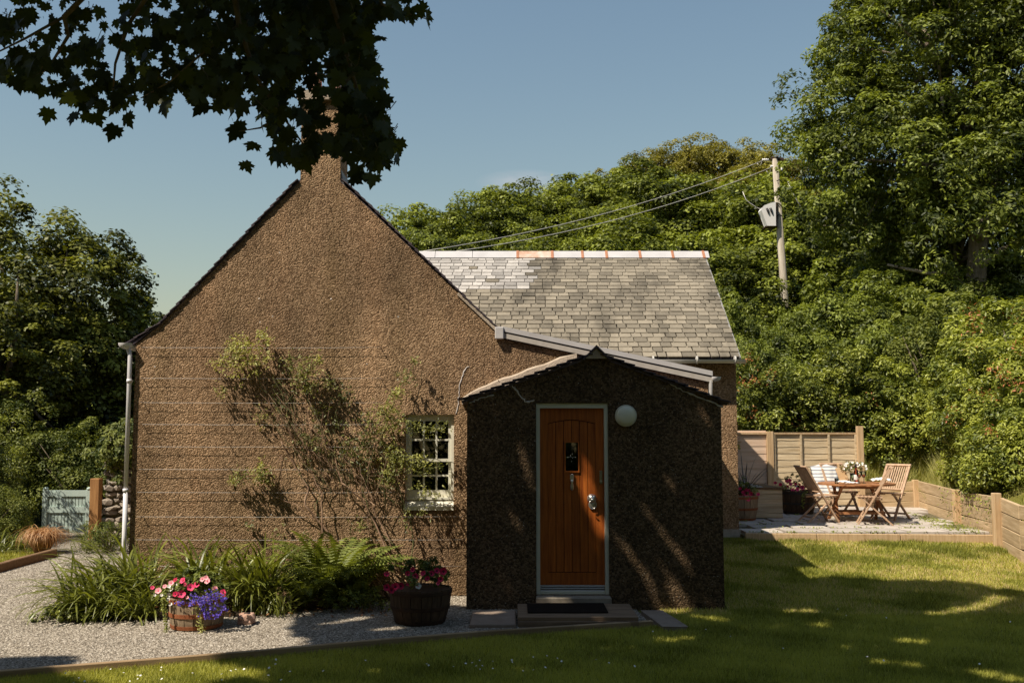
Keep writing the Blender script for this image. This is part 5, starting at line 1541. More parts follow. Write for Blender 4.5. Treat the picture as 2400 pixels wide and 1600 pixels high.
# leafy beds left
def shrub(name, label, c, radii, n_cl, cl_r, per, mat, size, tmpl='fold', cat='shrub', group=None, stems=True, up=.55, red=None, **kw):
    t = empty(name, (c[0], c[1], float(G(c[0], c[1]))), 0, label, cat, group)
    o3 = np.array(t.location)
    P, Nn, tone, C = lumpy(c, radii, int(n_cl * 1.2), cl_r * .92, int(per * 1.9), up=up, **kw)
    size = size * .62
    k = P[:, 2] > G(P[:, 0], P[:, 1]) + .01
    P, Nn, tone = P[k], Nn[k], tone[k]
    lo = link(bpy.data.objects.new('foliage', leaf_mesh('foliage', P - o3, Nn, rng.uniform(size * .6, size * 1.25, len(P)), mat, tmpl, tone)), t)
    lo['kind'] = 'stuff'
    if stems:
        mb = MB()
        for q in C[rng.choice(len(C), min(len(C), 14), replace=False)]:
            q = q - o3
            b = Vector((random.uniform(-.15, .15) * radii[0], random.uniform(-.15, .15) * radii[1], 0))
            mid = b.lerp(Vector(q), .5) + Vector((0, 0, .1 * radii[2]))
            mb.tube([b, mid, tuple(q)], [.035 * radii[2], .02 * radii[2], .004], 5)
        mb.build('branch', M['bark'], t)
    if red:
        fr = np.where((C[:, 1] < c[1] - .25 * radii[1]) & (C[:, 2] > c[2] - .35 * radii[2]))[0]
        idx = rng.choice(fr, min(red, len(fr)), replace=False)
        dd = C[idx]
        Pr = np.repeat(dd, 30, 0) + rng.normal(size=(len(dd) * 30, 3)) * cl_r * .36 + np.array([-cl_r * .3, -cl_r * .8, cl_r * .5])
        link(bpy.data.objects.new('new_shoots', leaf_mesh('new_shoots', Pr - o3, rng.normal(size=Pr.shape) + np.array([0, -.5, .9]), rng.uniform(size * .5, size * 1.0, len(Pr)), M['leaf_red'], 'slim')), t)['kind'] = 'stuff'
    return t
strap_clump('daylily', 'far strap leaved tuft between the tan grass and the green gate', (tp.x + .75, tp.y + .5, 0.02), 90, .55, .3, .3, group='strap leaved clumps near the gate')
strap_clump('daylily', 'strap leaved tuft at the left picture edge behind the small lawn', (tp.x - .9, tp.y + .1, 0.02), 110, .5, .4, .4, group='strap leaved clumps near the gate')
strap_clump('daylily', 'strap leaved tuft between the tan grass pot and the left edge tuft', (tp.x - .35, tp.y + .45, 0.02), 80, .5, .3, .3, group='strap leaved clumps near the gate')
shrub('feathery_shrub', 'feathery bright green plant in front of the gate left half', (-8.72, 17.2, .50), (.50, .4, .50), 80, .14, 60, M['leaf_bramble'], .06, 'slim', up=.3)
shrub('garden_shrub', 'dense mid green shrub at the left picture edge', (-9.6, 17.6, 1.15), (1.05, .8, 1.15), 150, .20, 60, M['leaf_shrub'], .08)
shrub('garden_shrub', 'low dark shrub under the dense mid green shrub', (-9.0, 16.9, .45), (.9, .6, .5), 90, .15, 55, M['leaf_ivy'], .06)
shrub('garden_shrub', 'small olive plant at the near end of the gate bed', (tp.x + 1.05, tp.y + .1, .22), (.4, .35, .28), 50, .10, 44, M['leaf_ivy'], .05)
n = 16000
gx_, gy_ = rng.uniform(-9.6, -7.15, n), rng.uniform(12.6, 16.3, n)
o = link(bpy.data.objects.new('grass', blades(gx_, gy_, rng.uniform(.02, .05, n), rng.uniform(.008, .013, n), M['blade'], 'grass', .9)))
tag(o, 'small patch of mown grass left of the dark timber beams', 'grass', kind='stuff')

# ================================================================== PATIO
ZP = .47
PF = [(3.395, 14.72), (6.92, 14.50), (7.36, 16.5), (7.80, 19.2), (2.6, 19.25), (2.6, 19.9), (3.395, 19.2)]
pat = MB().prism([(3.385, 14.76), (6.93, 14.54), (7.32, 16.5), (8.0, 20.05), (3.385, 20.05)], .2, ZP - .03, 'z').build('patio', M['joint'])
tag(pat, kind='structure')
pvs = [MB().box(-.29, .29, -.29, .29, -.02, .02).mesh('paving_slab', M['paver'], .004) for _ in range(1)]
for r_ in range(9):
    y = 14.87 + r_ * .60
    x = 3.42 + (.28 if r_ % 2 else 0)
    if r_ % 2:
        pass
    while x < float(wall_x(y)) - .55:
        place(pvs[0], 'paving_slab', None, loc=(x + .3, y + .22, ZP - .012 + random.uniform(-.004, .006)), rot=(random.uniform(-.006, .006), random.uniform(-.006, .006), random.uniform(-.03, .03) - .02), scale=(random.uniform(.93, .97), random.uniform(.92, .96), 1)).parent = pat
        x += .605
for i, (a, b) in enumerate((((3.40, 14.71), (4.42, 14.65)), ((4.43, 14.65), (5.6, 14.575)), ((5.61, 14.575), (6.90, 14.49)))):
    a, b = Vector((*a, .395)), Vector((*b, .395)); L = (b - a).length
    o = local_board('patio_edging', M['post'], None, L, .05, .155, Matrix.Translation((a + b) / 2) @ Matrix.Rotation(math.atan2(b.y - a.y, b.x - a.x), 4, 'Z'), .006)
    tag(o, ('left', 'middle', 'right')[i] + ' third of the timber edge at the patio front', 'edging board', 'timber boards along the patio front')
# weeds in the joints
n = 2600
wx_, wy_ = rng.uniform(3.5, 7.2, n), rng.uniform(14.7, 19, n)
near = np.abs(((wy_ - 14.79) / .6 + .0) % 1 - 0) < .12
k = near | (np.abs(wx_ - wall_x(wy_) + .35) < .25)
wx_, wy_ = wx_[k], wy_[k]
P = np.stack([wx_, wy_, np.full(len(wx_), ZP + .012)], -1)
P = np.repeat(P, 4, 0) + rng.normal(size=(len(P) * 4, 3)) * np.array([.03, .02, .008])
o = link(bpy.data.objects.new('patio_weeds', leaf_mesh('patio_weeds', P, rng.normal(size=P.shape) * .5 + np.array([0, -.3, 1]), rng.uniform(.015, .04, len(P)), M['leaf_bramble'], 'quad')))
tag(o, 'small weeds growing in the patio joints', 'weeds', kind='stuff')

# fence
ft = lambda x, y, D=19.8: at(1700 + x / 3.36, 900 + y / 3.36, D)
fence = empty('garden_fence', (5.0, 19.8, ZP), 0, 'timber garden fence of overlapping horizontal boards behind the patio table', 'fence')
fi = Matrix.Translation((-5.0, -19.8, -ZP))
def fpart(o):
    o.parent = fence; o.matrix_parent_inverse = fi; return o
top = ft(700, 380).z
for (x0, x1, name, mat) in ((ft(60, 0).x - 1.0, ft(310, 0).x, 'pink', 'fence_pink'), (ft(366, 0).x, ft(1012, 0).x, 'main', 'fence')):
    z = ZP + .04
    while z < top - .06:
        h_ = random.uniform(.125, .145) if name == 'main' else .15
        vs = []
        nseg = 10
        for k in range(nseg + 1):
            t = k / nseg; x = x0 + (x1 - x0) * t
            wv = (random.uniform(-.010, .010) if name == 'main' else 0)
            vs += [(x, 19.790, z + wv), (x, 19.799, z + h_ + .012), (x, 19.810, z + h_ + .012), (x, 19.804, z + wv)]
        fs = []
        for k in range(nseg):
            for q in range(4):
                fs.append((k * 4 + q, k * 4 + (q + 1) % 4, k * 4 + 4 + (q + 1) % 4, k * 4 + 4 + q))
        fs += [(0, 1, 2, 3), (nseg * 4 + 3, nseg * 4 + 2, nseg * 4 + 1, nseg * 4)]
        fpart(MB().add(vs, fs).build('board', M[mat]))
        z += h_ - .006
    fpart(MB().box(x0, x1, 19.755, 19.83, top - .035, top).build('top_rail', M['post']))
    if name == 'main':
        for x in (x0 + .012, ft(580, 0).x, ft(797, 0).x, x1 - .012):
            fpart(MB().box(x - .020, x + .020, 19.755, 19.784, ZP, top - .036).build('batten', M['fence'], None, .003))
fpart(MB().box(ft(312, 0).x, ft(362, 0).x, 19.73, 19.83, ZP - .05, top + .02).build('fence_post', M['post'], None, .004))
fpart(MB().box(ft(1015, 0).x, ft(1062, 0).x, 19.70, 19.80, ZP - .05, ft(0, 330).z).build('fence_post', M['post'], None, .004))

# retaining wall: posts and boards
rw = empty('retaining_wall', (7.3, 16.5, .3), 0, 'low timber retaining wall of boards and posts holding back the grassy bank', 'retaining wall')
ri = Matrix.Translation((-7.3, -16.5, -.3))
def rpart(o):
    o.parent = rw; o.matrix_parent_inverse = ri; return o
posts = [(6.35, 11.0, .52, .52), (6.72, 13.3, .46, .52), (6.93, 14.25, .40, .62), (7.36, 16.5, .44, .54), (8.05, 19.88, .44, .54), (6.90, 19.92, .44, .48)]
for i, (x, y, z0, h_) in enumerate(posts[:5]):
    if i < 2:
        continue
    rpart(MB().box(x - .12, x - .015, y - .055, y + .055, .05, z0 + h_ + (.06 if i == 2 else .02)).build('wall_post', M['post'], None, .008))
for (a, b, nb) in ((posts[0], posts[1], 3), (posts[1], posts[2], 3), (posts[2], posts[3], 3), (posts[3], posts[4], 3), (posts[4], posts[5], 3)):
    A, B = Vector((a[0], a[1], 0)), Vector((b[0], b[1], 0))
    L = (B - A).length; an = math.atan2(B.y - A.y, B.x - A.x)
    H0, H1 = a[2] + a[3], b[2] + b[3]
    bh = .195
    for k in range(nb + 1):
        zc0, zc1 = H0 - bh * (k + .5), H1 - bh * (k + .5)
        c = (A + B) / 2 + Vector((0, 0, (zc0 + zc1) / 2))
        tilt = math.atan2(zc1 - zc0, L)
        rpart(local_board('board', M['retain'], None, L - .012, .045 + random.uniform(-.008, .008), bh - .009, Matrix.Translation(c) @ Matrix.Rotation(an, 4, 'Z') @ Matrix.Rotation(-tilt + random.uniform(-.006, .006), 4, 'Y') @ Matrix.Rotation(random.uniform(-.03, .03), 4, 'X'), .006))

# storage chest
cx1 = at(1700 + 452 / 3.36, 1200, 17.1).x
chest = empty('storage_chest', (3.95, 17.4, ZP), 0, 'timber storage chest of horizontal boards against the pale fence', 'chest')
CW = cx1 - 3.0
for k in range(6):
    MB().box(-.95, cx1 - 3.95, -.30, -.278, .02 + k * .08, .02 + k * .08 + .077).build('board', M['fence'], chest, .003)
    MB().box(cx1 - 3.95 - .022, cx1 - 3.95, -.277, .9, .02 + k * .08, .02 + k * .08 + .077).build('side_board', M['fence'], chest, .003)
MB().prism([(-.95, .505), (cx1 - 3.95 + .02, .505), (cx1 - 3.95 + .02, .525), (-.95, .525)], -.32, .92).build('lid', M['sleeper_dark'], chest, .004)
o = MB().prism([(3.3, ZP + .527), (cx1 - .28, ZP + .527), (cx1 - .30, ZP + .54), (3.9, ZP + .64), (3.3, ZP + .63)], 17.25, 17.95).build('folded_cover', M['box_grey'])
tag(o, 'folded pale grey cover lying on the storage chest', 'cover')
PB1 = (at(1735, 1200, 16.9).x, 16.9, ZP); PB2 = (at(1871, 1190, 18.2).x, 18.2, ZP)
barrel('half_barrel', PB1, .30, .24, .42, M['stave'], M['hoop'], 'half barrel planter peeking past the house corner in front of the chest', 'half barrel planters', .2)
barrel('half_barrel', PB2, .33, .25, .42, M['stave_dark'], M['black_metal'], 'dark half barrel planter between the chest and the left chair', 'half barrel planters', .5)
q3 = lambda x, y: (1720 + x / 8.25, 1050 + y / 8.25)
f3 = [(*q3(x, y), k, s * 1.05) for (x, y, k, s) in ((120, 920, 'red', 1), (200, 920, 'pink', 1), (260, 940, 'pink', 1.1), (280, 985, 'pink', 1), (210, 825, 'red', 1), (290, 815, 'red', .9), (330, 880, 'red', 1), (400, 930, 'red', .9), (470, 890, 'pink', .9), (180, 850, 'red', .9), (240, 800, 'red', .8), (120, 780, 'red', .8))]
petunia('red petunias in the barrel peeking past the house corner', (PB1[0], PB1[1], ZP + .40), fl(f3, PB1[1] - .25), (PB1[0] + .02, PB1[1], ZP + .50), (.34, .25, .16), 900, 'petunias on the patio')
f4 = [(*q3(x, y), k, s * 1.1) for (x, y, k, s) in ((800, 670, 'red', .9), (900, 700, 'red', .9), (1020, 640, 'red', .9), (1080, 620, 'red', 1), (1100, 690, 'pink', .9), (1190, 690, 'red', .8), (1140, 810, 'pink', 1), (1230, 790, 'pink', 1), (1320, 760, 'pink', 1.2), (1040, 740, 'red', .8), (1390, 690, 'red', .8), (1200, 730, 'white', .7), (1270, 700, 'red', .7), (1410, 740, 'red', .9))]
petunia('crimson petunias in the dark barrel beside the left chair', (PB2[0], PB2[1], ZP + .40), fl(f4, PB2[1] - .25), (PB2[0], PB2[1], ZP + .52), (.36, .25, .17), 1000, 'petunias on the patio')
trail('yellowish trail hanging from the dark patio barrel', [q3(1400, 830), q3(1350, 900), q3(1330, 1000), q3(1325, 1120)], PB2[1] - .33, M['leaf_bramble'], 90, .03, .02)
PH = [strap_mesh(1.0, .024, R(random.uniform(55, 85)), random.uniform(.1, .6), 'leaf', M['leaf_phorm']) for _ in range(6)]
strap_clump('spiky_plant', 'dark spiky strap plant behind the house corner barrel', (3.95, 17.05, ZP + .38), 46, .75, .06, .75, 'spiky plant', PH)

# ---- table and chairs
def chair_proto():
    t = empty('folding_chair', (0, 0, 0))
    wd = .21
    me_leg = MB().bar((0, -.24, .0), (0, .17, .43), .028, .045, up=(1, 0, 0)).mesh('front_leg', M['teak'], .003)
    me_back = MB().bar((0, .24, .0), (0, -.0, .43), .028, .045, up=(1, 0, 0)).mesh('x', M['teak'])
    # side view: back post runs from front foot up to the back top; other leg runs from rear foot up to the seat front
    for s_ in (-1, 1):
        MB().bar((s_ * wd, -.26, 0), (s_ * wd, .28, .90), .026, .042, up=(1, 0, 0)).build('back_post', M['teak'], t, .003)
        MB().bar((s_ * (wd - .03), .27, 0), (s_ * (wd - .03), -.21, .44), .024, .040, up=(1, 0, 0)).build('leg', M['teak'], t, .003)
        MB().bar((s_ * (wd - .03), -.24, .425), (s_ * (wd - .03), .12, .405), .022, .03, up=(1, 0, 0)).build('seat_rail', M['teak'], t, .003)
    for k in range(7):
        y = -.235 + k * .056
        MB().box(-wd - .005, wd + .005, y - .022, y + .022, .437 - .004 * k * .3, .451 - .004 * k * .3).build('seat_slat', M['teak'], t, .003)
    def onpost(z, off=0):
        return (-.26 + .54 * z / .9, z)
    y0, z0 = onpost(.90); MB().bar((-wd - .02, y0, z0), (wd + .02, y0, z0), .05, .028, up=(0, -.52, .86)).build('top_rail', M['teak'], t, .005)
    y1, z1_ = onpost(.50); MB().bar((-wd, y1, z1_), (wd, y1, z1_), .03, .022, up=(0, -.52, .86)).build('lower_rail', M['teak'], t, .003)
    for k in range(9):
        x = -wd + .045 + k * (2 * wd - .09) / 8
        MB().bar((x, y1, z1_), (x, y0, z0 - .01), .010, .022, up=(1, 0, 0)).build('back_slat', M['teak'], t)
    for z in (.12,):
        y, zz = onpost(z); MB().bar((-wd, y, zz), (wd, y, zz), .02, .03, up=(0, 0, 1)).build('stretcher', M['teak'], t)
        MB().bar((-wd + .03, .17, .09), (wd - .03, .17, .09), .02, .03, up=(0, 0, 1)).build('stretcher', M['teak'], t)
    return t
TC = Vector((5.62, 16.75, ZP))
def setc(o, x, y, rz, label):
    o.location = (x, y, ZP + .004); o.rotation_euler = (0, 0, rz)
    tag(o, label, 'chair', 'folding teak chairs round the patio table')
ch0 = chair_proto()
c2, c3, c4_ = copy_tree(ch0), copy_tree(ch0), copy_tree(ch0)
pa = at(1925, 1222, 16.35); setc(ch0, pa.x - .02, 16.45, R(90) + R(8), 'folding teak chair left of the table, seen from its side')
pc = at(2075, 1226, 15.95); setc(c2, pc.x - .12, 16.10, R(-90) - R(16), 'folding teak chair nearest the camera at the right of the table')
pd = at(2108, 1215, 17.0); setc(c3, pd.x - .12, 17.05, R(-52), 'folding teak chair with the fully visible slatted back, right rear')
pb = at(1972, 1205, 17.6); setc(c4_, pb.x - .02, 17.55, R(14), 'folding teak chair behind the table carrying the striped blanket')
# blanket over the rear chair back
bl = []
nx_, nz_ = 10, 12
x0, x1 = at(1700 + 705 / 3.36, 1150, 17.6).x, at(1700 + 905 / 3.36, 1150, 17.6).x
zt, zb = at(1950, 900 + 640 / 3.36, 17.6).z, at(1950, 900 + 885 / 3.36, 17.6).z
vs, fs = [], []
for side in (0, 1):
    for j in range(nz_ + 1):
        t = j / nz_
        for i in range(nx_ + 1):
            u = i / nx_
            z = zt - (zt - zb) * t - .02 * math.cos(u * 6.28) * (1 - t)
            sq = .5 + (u - .5) * (1 - .18 * t)
            x = x0 + (x1 - x0) * (sq - .05 * t)
            y = 17.78 - .30 * t + .012 * math.sin(u * 15 + t * 3) + (.0 if side == 0 else .11)
            if j == 0:
                y = 17.80 + (.0 if side == 0 else .09)
            vs.append((x, y - .03, z))
W = nx_ + 1; S = W * (nz_ + 1)
for sd in (0, 1):
    for j in range(nz_):
        for i in range(nx_):
            b = sd * S + j * W + i
            fs.append((b, b + 1, b + W + 1, b + W))
for i in range(nx_):
    fs.append((i, i + 1, S + i + 1, S + i))
for j in range(nz_):
    fs += [(j * W, (j + 1) * W, S + (j + 1) * W, S + j * W), (j * W + nx_, (j + 1) * W + nx_, S + (j + 1) * W + nx_, S + j * W + nx_)]
o = MB().add(vs, fs, True).build('blanket', M['blanket'])
tag(o, 'cream and grey striped blanket draped over the rear chair back', 'blanket')
# table (octagonal slatted top)
TZ = at(2003, 1131, 16.75).z
tr = .62
tx = (at(1925, 1130, 16.75).x + at(2088, 1130, 16.75).x) / 2
table = empty('garden_table', (tx, 16.75, ZP), 0, 'round slatted teak folding table set for drinks on the patio', 'table')
th = TZ - ZP
n = 24
circ = [(tr * math.cos(2 * math.pi * k / n), tr * .98 * math.sin(2 * math.pi * k / n)) for k in range(n)]
for k in range(13):
    y = -tr + .047 + k * (2 * tr - .094) / 12
    hw = math.sqrt(max(0, tr * tr - y * y)) * .93
    MB().box(-hw, hw, y - .043, y + .043, th - .022, th - .001).build('table_slat', M['teak_red'], table, .003)
inner, outer = .90, 1.0
vs, fs = [], []
for k in range(n):
    c_, s_ = math.cos(2 * math.pi * k / n), math.sin(2 * math.pi * k / n)
    for rr, z in ((tr * .91, th - .028), (tr, th - .028), (tr, th + .001), (tr * .91, th + .001)):
        vs.append((rr * c_, rr * s_, z))
for k in range(n):
    k2 = (k + 1) % n
    for q in range(4):
        fs.append((k * 4 + q, k * 4 + (q + 1) % 4, k2 * 4 + (q + 1) % 4, k2 * 4 + q))
MB().add(vs, fs).build('table_rim', M['teak_red'], table)
for s_ in (-1, 1):
    MB().box(-.33, .33, s_ * .24 - .013, s_ * .24 + .013, th - .085, th - .024).build('apron', M['teak_red'], table, .003)
    for q in (-1, 1):
        MB().bar((q * .30, s_ * .22, th - .03), (q * -.12 if False else q * .40, s_ * -.26, 0.0), .03, .05, up=(1, 0, 0)).build('leg', M['teak_red'], table, .003)
MB().box(-.38, .38, -.20, -.17, .12, .16).build('stretcher', M['teak_red'], table)
MB().box(-.38, .38, .17, .20, .12, .16).build('stretcher', M['teak_red'], table)
# things on the table
q2 = lambda x, y: (1850 + x / 7.127, 1060 + y / 7.127)
def tpos(x, D): return at(q2(x, 0)[0], 1130, D).x
TT = TZ + .002
bt = empty('wine_bottle', (tpos(1120, 16.6), 16.6, TT), 0, 'rose wine bottle with a white label on the table', 'bottle')
MB().lathe([(.036, 0), (.038, .01), (.038, .17), (.034, .20), (.016, .235), (.014, .30)], 18).build('bottle_body', M['rose_glass'], bt)
MB().lathe([(.0385, .055), (.0388, .056), (.0388, .14), (.0385, .141)], 18).build('bottle_label', M['label'], bt)
MB().lathe([(.015, .255), (.0155, .30), (.0155, .315), (.001, .316)], 12).build('bottle_cap', M['black_metal'], bt)
gl = MB().lathe([(.034, 0), (.034, .003), (.006, .010), (.005, .085), (.02, .10), (.038, .13), (.040, .165), (.036, .20)], 16)
for x, D, nm in ((1168, 16.5, 'left'), (1245, 16.55, 'right')):
    t = empty('wine_glass', (tpos(x, D), D, TT), 0, nm + ' stemmed glass of rose wine beside the bottle', 'wine glass', 'wine glasses on the table')
    gl.build('glass_bowl', M['green_glass'], t)
    MB().lathe([(.001, .098), (.018, .102), (.035, .13), (.036, .145), (.001, .146)], 14).build('wine', M['rose_glass'], t)
t = MB().lathe([(.030, 0), (.034, .09), (.032, .09), (.028, .01), (.001, .008)], 16).build('tumbler', M['green_glass']); t.location = (tpos(790, 16.45), 16.45, TT)
tag(t, 'clear tumbler at the left of the table top', 'glass')
vz = empty('flower_vase', (tpos(1060, 16.95), 16.95, TT), 0, 'glass vase of white flowers and green foliage at the table centre', 'vase')
MB().lathe([(.045, 0), (.05, .02), (.04, .10), (.05, .15), (.046, .15), (.036, .10), (.001, .02)], 16).build('vase_body', M['green_glass'], vz)
Pv, Nv, tv, Cv = lumpy((0, 0, .24), (.21, .13, .11), 40, .045, 22, up=.5, bottom=-.6)
link(bpy.data.objects.new('foliage', leaf_mesh('foliage', Pv, Nv, rng.uniform(.02, .045, len(Pv)), M['leaf_shrub'], 'slim', tv)), vz)['kind'] = 'stuff'
for k in range(22):
    a = random.random() * 6.28; e = random.uniform(-.2, 1)
    p = Vector((.2 * math.cos(a) * math.cos(e), -.10 + .08 * math.sin(a), .24 + .12 * math.sin(e)))
    place(FL['white'], 'flower', vz, mat4=Matrix.Translation(p) @ face_rot((random.uniform(-.5, .5), -1, .6)) @ Matrix.Scale(.6, 4))
def cloth(name, label, c, sx_, sy_, h_, rz=0):
    n_ = 8; vs, fs = [], []
    for j in range(n_ + 1):
        for i in range(n_ + 1):
            u, v_ = i / n_ - .5, j / n_ - .5
            vs.append((u * sx_, v_ * sy_, h_ * (.35 + .65 * abs(math.sin(u * 7 + v_ * 4))) * (1 - 1.6 * max(abs(u), abs(v_)) ** 2)))
    b = len(vs)
    for j in range(n_):
        for i in range(n_):
            q = j * (n_ + 1) + i
            fs.append((q, q + 1, q + n_ + 2, q + n_ + 1))
    o = MB().add(vs, fs, True).build(name, M['cloth_white']); o.location = c; o.rotation_euler = (0, 0, rz)
    md = o.modifiers.new('thick', 'SOLIDIFY'); md.thickness = .006
    return tag(o, label, 'napkin')
cloth('napkin', 'crumpled white napkin at the left front of the table', (tpos(900, 16.4), 16.42, TT + .006), .22, .20, .05)
cloth('napkin', 'flat pale napkin between the bottle and the left napkin', (tpos(1030, 16.35), 16.35, TT + .004), .20, .16, .03, .4)
cloth('napkin', 'large pinkish white napkin heaped at the right of the table', (tpos(1530, 16.6), 16.6, TT + .006), .28, .22, .09, .3)
o = MB().box(-.075, .075, -.009, .009, 0, .26).box(-.018, .018, -.009, .009, .26, .33).build('serving_board', M['bread_board'], None, .004)
o.matrix_local = Matrix.Translation((tpos(960, 16.9), 16.98, TT)) @ Matrix.Rotation(R(-18), 4, 'Y') @ Matrix.Rotation(R(-10), 4, 'X')
tag(o, 'pale wooden serving board leaning upright behind the napkins', 'serving board')

# ================================================================== UTILITY POLE
PD = 34.0
pt_, pb_ = at(1816, 373, PD), at(1842, 740, PD)
dirp = (pt_ - pb_) / (pt_.z - pb_.z)
bz = float(G(pb_.x, PD)) - .1
pb2 = pb_ - dirp * (pb_.z - bz)
up_ = empty('utility_pole', pb2, 0, 'weathered wooden utility pole with a grey transformer box above the shrubs', 'utility pole')
L0 = Vector(pb2)
MB().tube([Vector((0, 0, 0)), (pb_ - L0), (pt_ - L0)], [.15, .135, .10], 16).build('pole', M['pole'], up_)
w6 = lambda x, y, D=PD: at(1740 + x / 7.464, 350 + y / 7.464, D) - L0
tb = [w6(300, 1080), w6(345, 1020), w6(445, 980), w6(540, 960), w6(545, 1360), w6(405, 1360)]
vs = [v + Vector((0, -.28, 0)) for v in tb] + [v + Vector((0, .12, 0)) for v in tb]
n = len(tb)
MB().add(vs, [tuple(range(n)), tuple(range(2 * n - 1, n - 1, -1))] + [(i, (i + 1) % n, n + (i + 1) % n, n + i) for i in range(n)]).build('transformer_box', M['box_grey'], up_, .012)
MB().bar(w6(380, 1366), w6(560, 1366), .4, .03).bar(w6(575, 960), w6(575, 1366), .06, .3, up=(0, 1, 0)).build('bracket', M['hook'], up_)
MB().bar(w6(545, 1030) + Vector((0, 0, 0)), w6(640, 1030), .08, .05).bar(w6(545, 1310), w6(640, 1310), .08, .05).build('clamp', M['hook'], up_)
for (x, y) in ((430, 1035), (490, 1030)):
    MB().tube([w6(x, y, PD - .3), w6(x + 15, y + 55, PD - .32), w6(x + 35, y + 105, PD - .3)], [.045, .03, .012], 8).build('bushing', M['black_metal'], up_)
MB().tube([w6(480, 975), w6(500, 935), w6(560, 925), w6(640, 950, PD - .2), w6(705, 1020)], .022, 6).build('cable', M['black_metal'], up_)
for y in (545, 1150):
    MB().tube([w6(600 if y < 900 else 615, y + 10, PD - .13), w6(645, y - 12, PD - .18), w6(690 if y < 900 else 700, y + 25, PD - .13)], .02, 6).build('band', M['black_metal'], up_)
MB().bar(w6(500, 160), w6(720, 175), .09, .09).build('crossarm', M['hook'], up_)
MB().bar(w6(560, 145), w6(625, 128), .30, .03).build('pole_cap', M['lead'], up_)
for (x, y) in ((405, 185), (550, 300), (700, 320)):
    p = w6(x, y)
    o = MB().lathe([(.03, -.14), (.06, -.12), (.035, -.07), (.065, -.04), (.035, 0), (.065, .04), (.035, .08), (.05, .12), (.02, .14)], 12).build('insulator', M['porcelain'], up_)
    o.location = p; o.rotation_euler = (0, R(90 if x < 700 else 20), 0)
    o.scale = (.85,) * 3
for a, b in (((260, 250), (345, 200)), ((420, 380), (500, 320))):
    MB().tube([w6(*a), w6((a[0] + b[0]) / 2, a[1] + 40), w6(a[0] + 60, a[1] + 30), w6(*b)], .012, 5).build('jumper', M['wire'], up_)
MB().tube([w6(5, 740), w6(60, 880), w6(130, 940), w6(235, 1010), w6(330, 1050)], .014, 5).build('lead_wire', M['wire'], up_)
MB().tube([w6(795, 570), w6(900, 800), w6(1045, 1060), w6(1300, 1500, PD + 1)], .016, 5).build('guy_wire', M['wire'], up_)
def line(pix, D0, D1, label, sag=.35, r_=.012):
    a, b = at(*pix[0], D0), at(*pix[1], D1)
    pts = [a.lerp(b, t / 14) - Vector((0, 0, sag * 4 * (t / 14) * (1 - t / 14))) for t in range(15)]
    o = MB().tube(pts, r_, 5).build('power_line', M['wire'])
    tag(o, label, 'power line', 'power lines from the pole')
line([(1740 + 355 / 7.464, 350 + 200 / 7.464), (985, 590)], PD, 28, 'upper of the two wires running left from the pole over the ridge')
line([(1740 + 500 / 7.464, 350 + 320 / 7.464), (1062, 590)], PD, 28, 'lower of the two wires running left from the pole over the ridge')
line([(1900, 396), (2060, 385)], PD, 40, 'short wire running right from the pole into the tall tree', .1)

# ================================================================== TREES
def tree_mesh(seed, radii, n_cl, cl_r, per, size, mat, tmpl='quad', up=.6, flat=.8, trunk_r=.28, trunk_h=3.0, wide=1.0, bark='bark', limbs=12, inner=.25, shell=(.72, 1.02), bottom=-.6):
    """crown mesh (origin at trunk foot) and trunk mesh"""
    c = (0, 0, trunk_h + radii[2] * .72)
    P, Nn, tone, C = lumpy(c, radii, n_cl, cl_r, per, up=.75, flat=flat, inner=inner, shell=shell, bottom=bottom)
    crown = leaf_mesh('crown', P, Nn, rng.uniform(size * .65, size * 1.3, len(P)), mat, tmpl, tone, wide=wide)
    mb = MB()
    tg = C[rng.choice(len(C), min(limbs, len(C)), replace=False)]
    limb_tubes(mb, (0, 0, -.3), (random.uniform(-.3, .3), random.uniform(-.3, .3), trunk_h + radii[2] * 1.1), trunk_r, [tuple(q) for q in tg], seed)
    return crown, mb.mesh('trunk', M[bark], fix=False)
def plant_tree(protos, x, y, sc, rz, label, name='broadleaf_tree', group=None, zo=0.0, szz=None):
    t = empty(name, (x, y, float(G(x, y)) + zo), rz, label, 'tree', group)
    t.scale = (sc, sc, szz or sc)
    c = place(protos[0], 'crown', t); c['kind'] = 'stuff'
    place(protos[1], 'trunk', t)
    return t
hillA = tree_mesh(1, (3.4, 3.2, 3.2), 430, .55, 155, .130, M['leaf_hill'], flat=.62, trunk_h=2.0)
hillB = tree_mesh(2, (3.8, 3.3, 3.0), 430, .55, 155, .130, M['leaf_hill'], flat=.62, trunk_h=1.8)
hillC = tree_mesh(3, (3.0, 3.0, 3.3), 360, .46, 150, .115, M['leaf_oak'], flat=.75, trunk_h=2.2)
def hill_top(px, py, D, H, protos, rz, label, group='trees on the wooded hillside', sx=1.0, z2=None):
    """tree whose top reaches the photo's silhouette at distance D with its own height H"""
    p = at(px, py, D)
    ph = protos[2]
    g = float(G(p.x, D))
    sc = H / ph
    t = plant_tree(protos, p.x, D, sc, rz, label, group=group, zo=(p.z - H) - g)
    t.scale = (sc * sx, sc * sx, sc)
    return t
def height_of(pr):
    zs = np.empty(len(pr[0].vertices) * 3, np.float32); pr[0].vertices.foreach_get('co', zs)
    return float(np.percentile(zs[2::3], 99.7))
hillA += (height_of(hillA),); hillB += (height_of(hillB),); hillC += (height_of(hillC),)
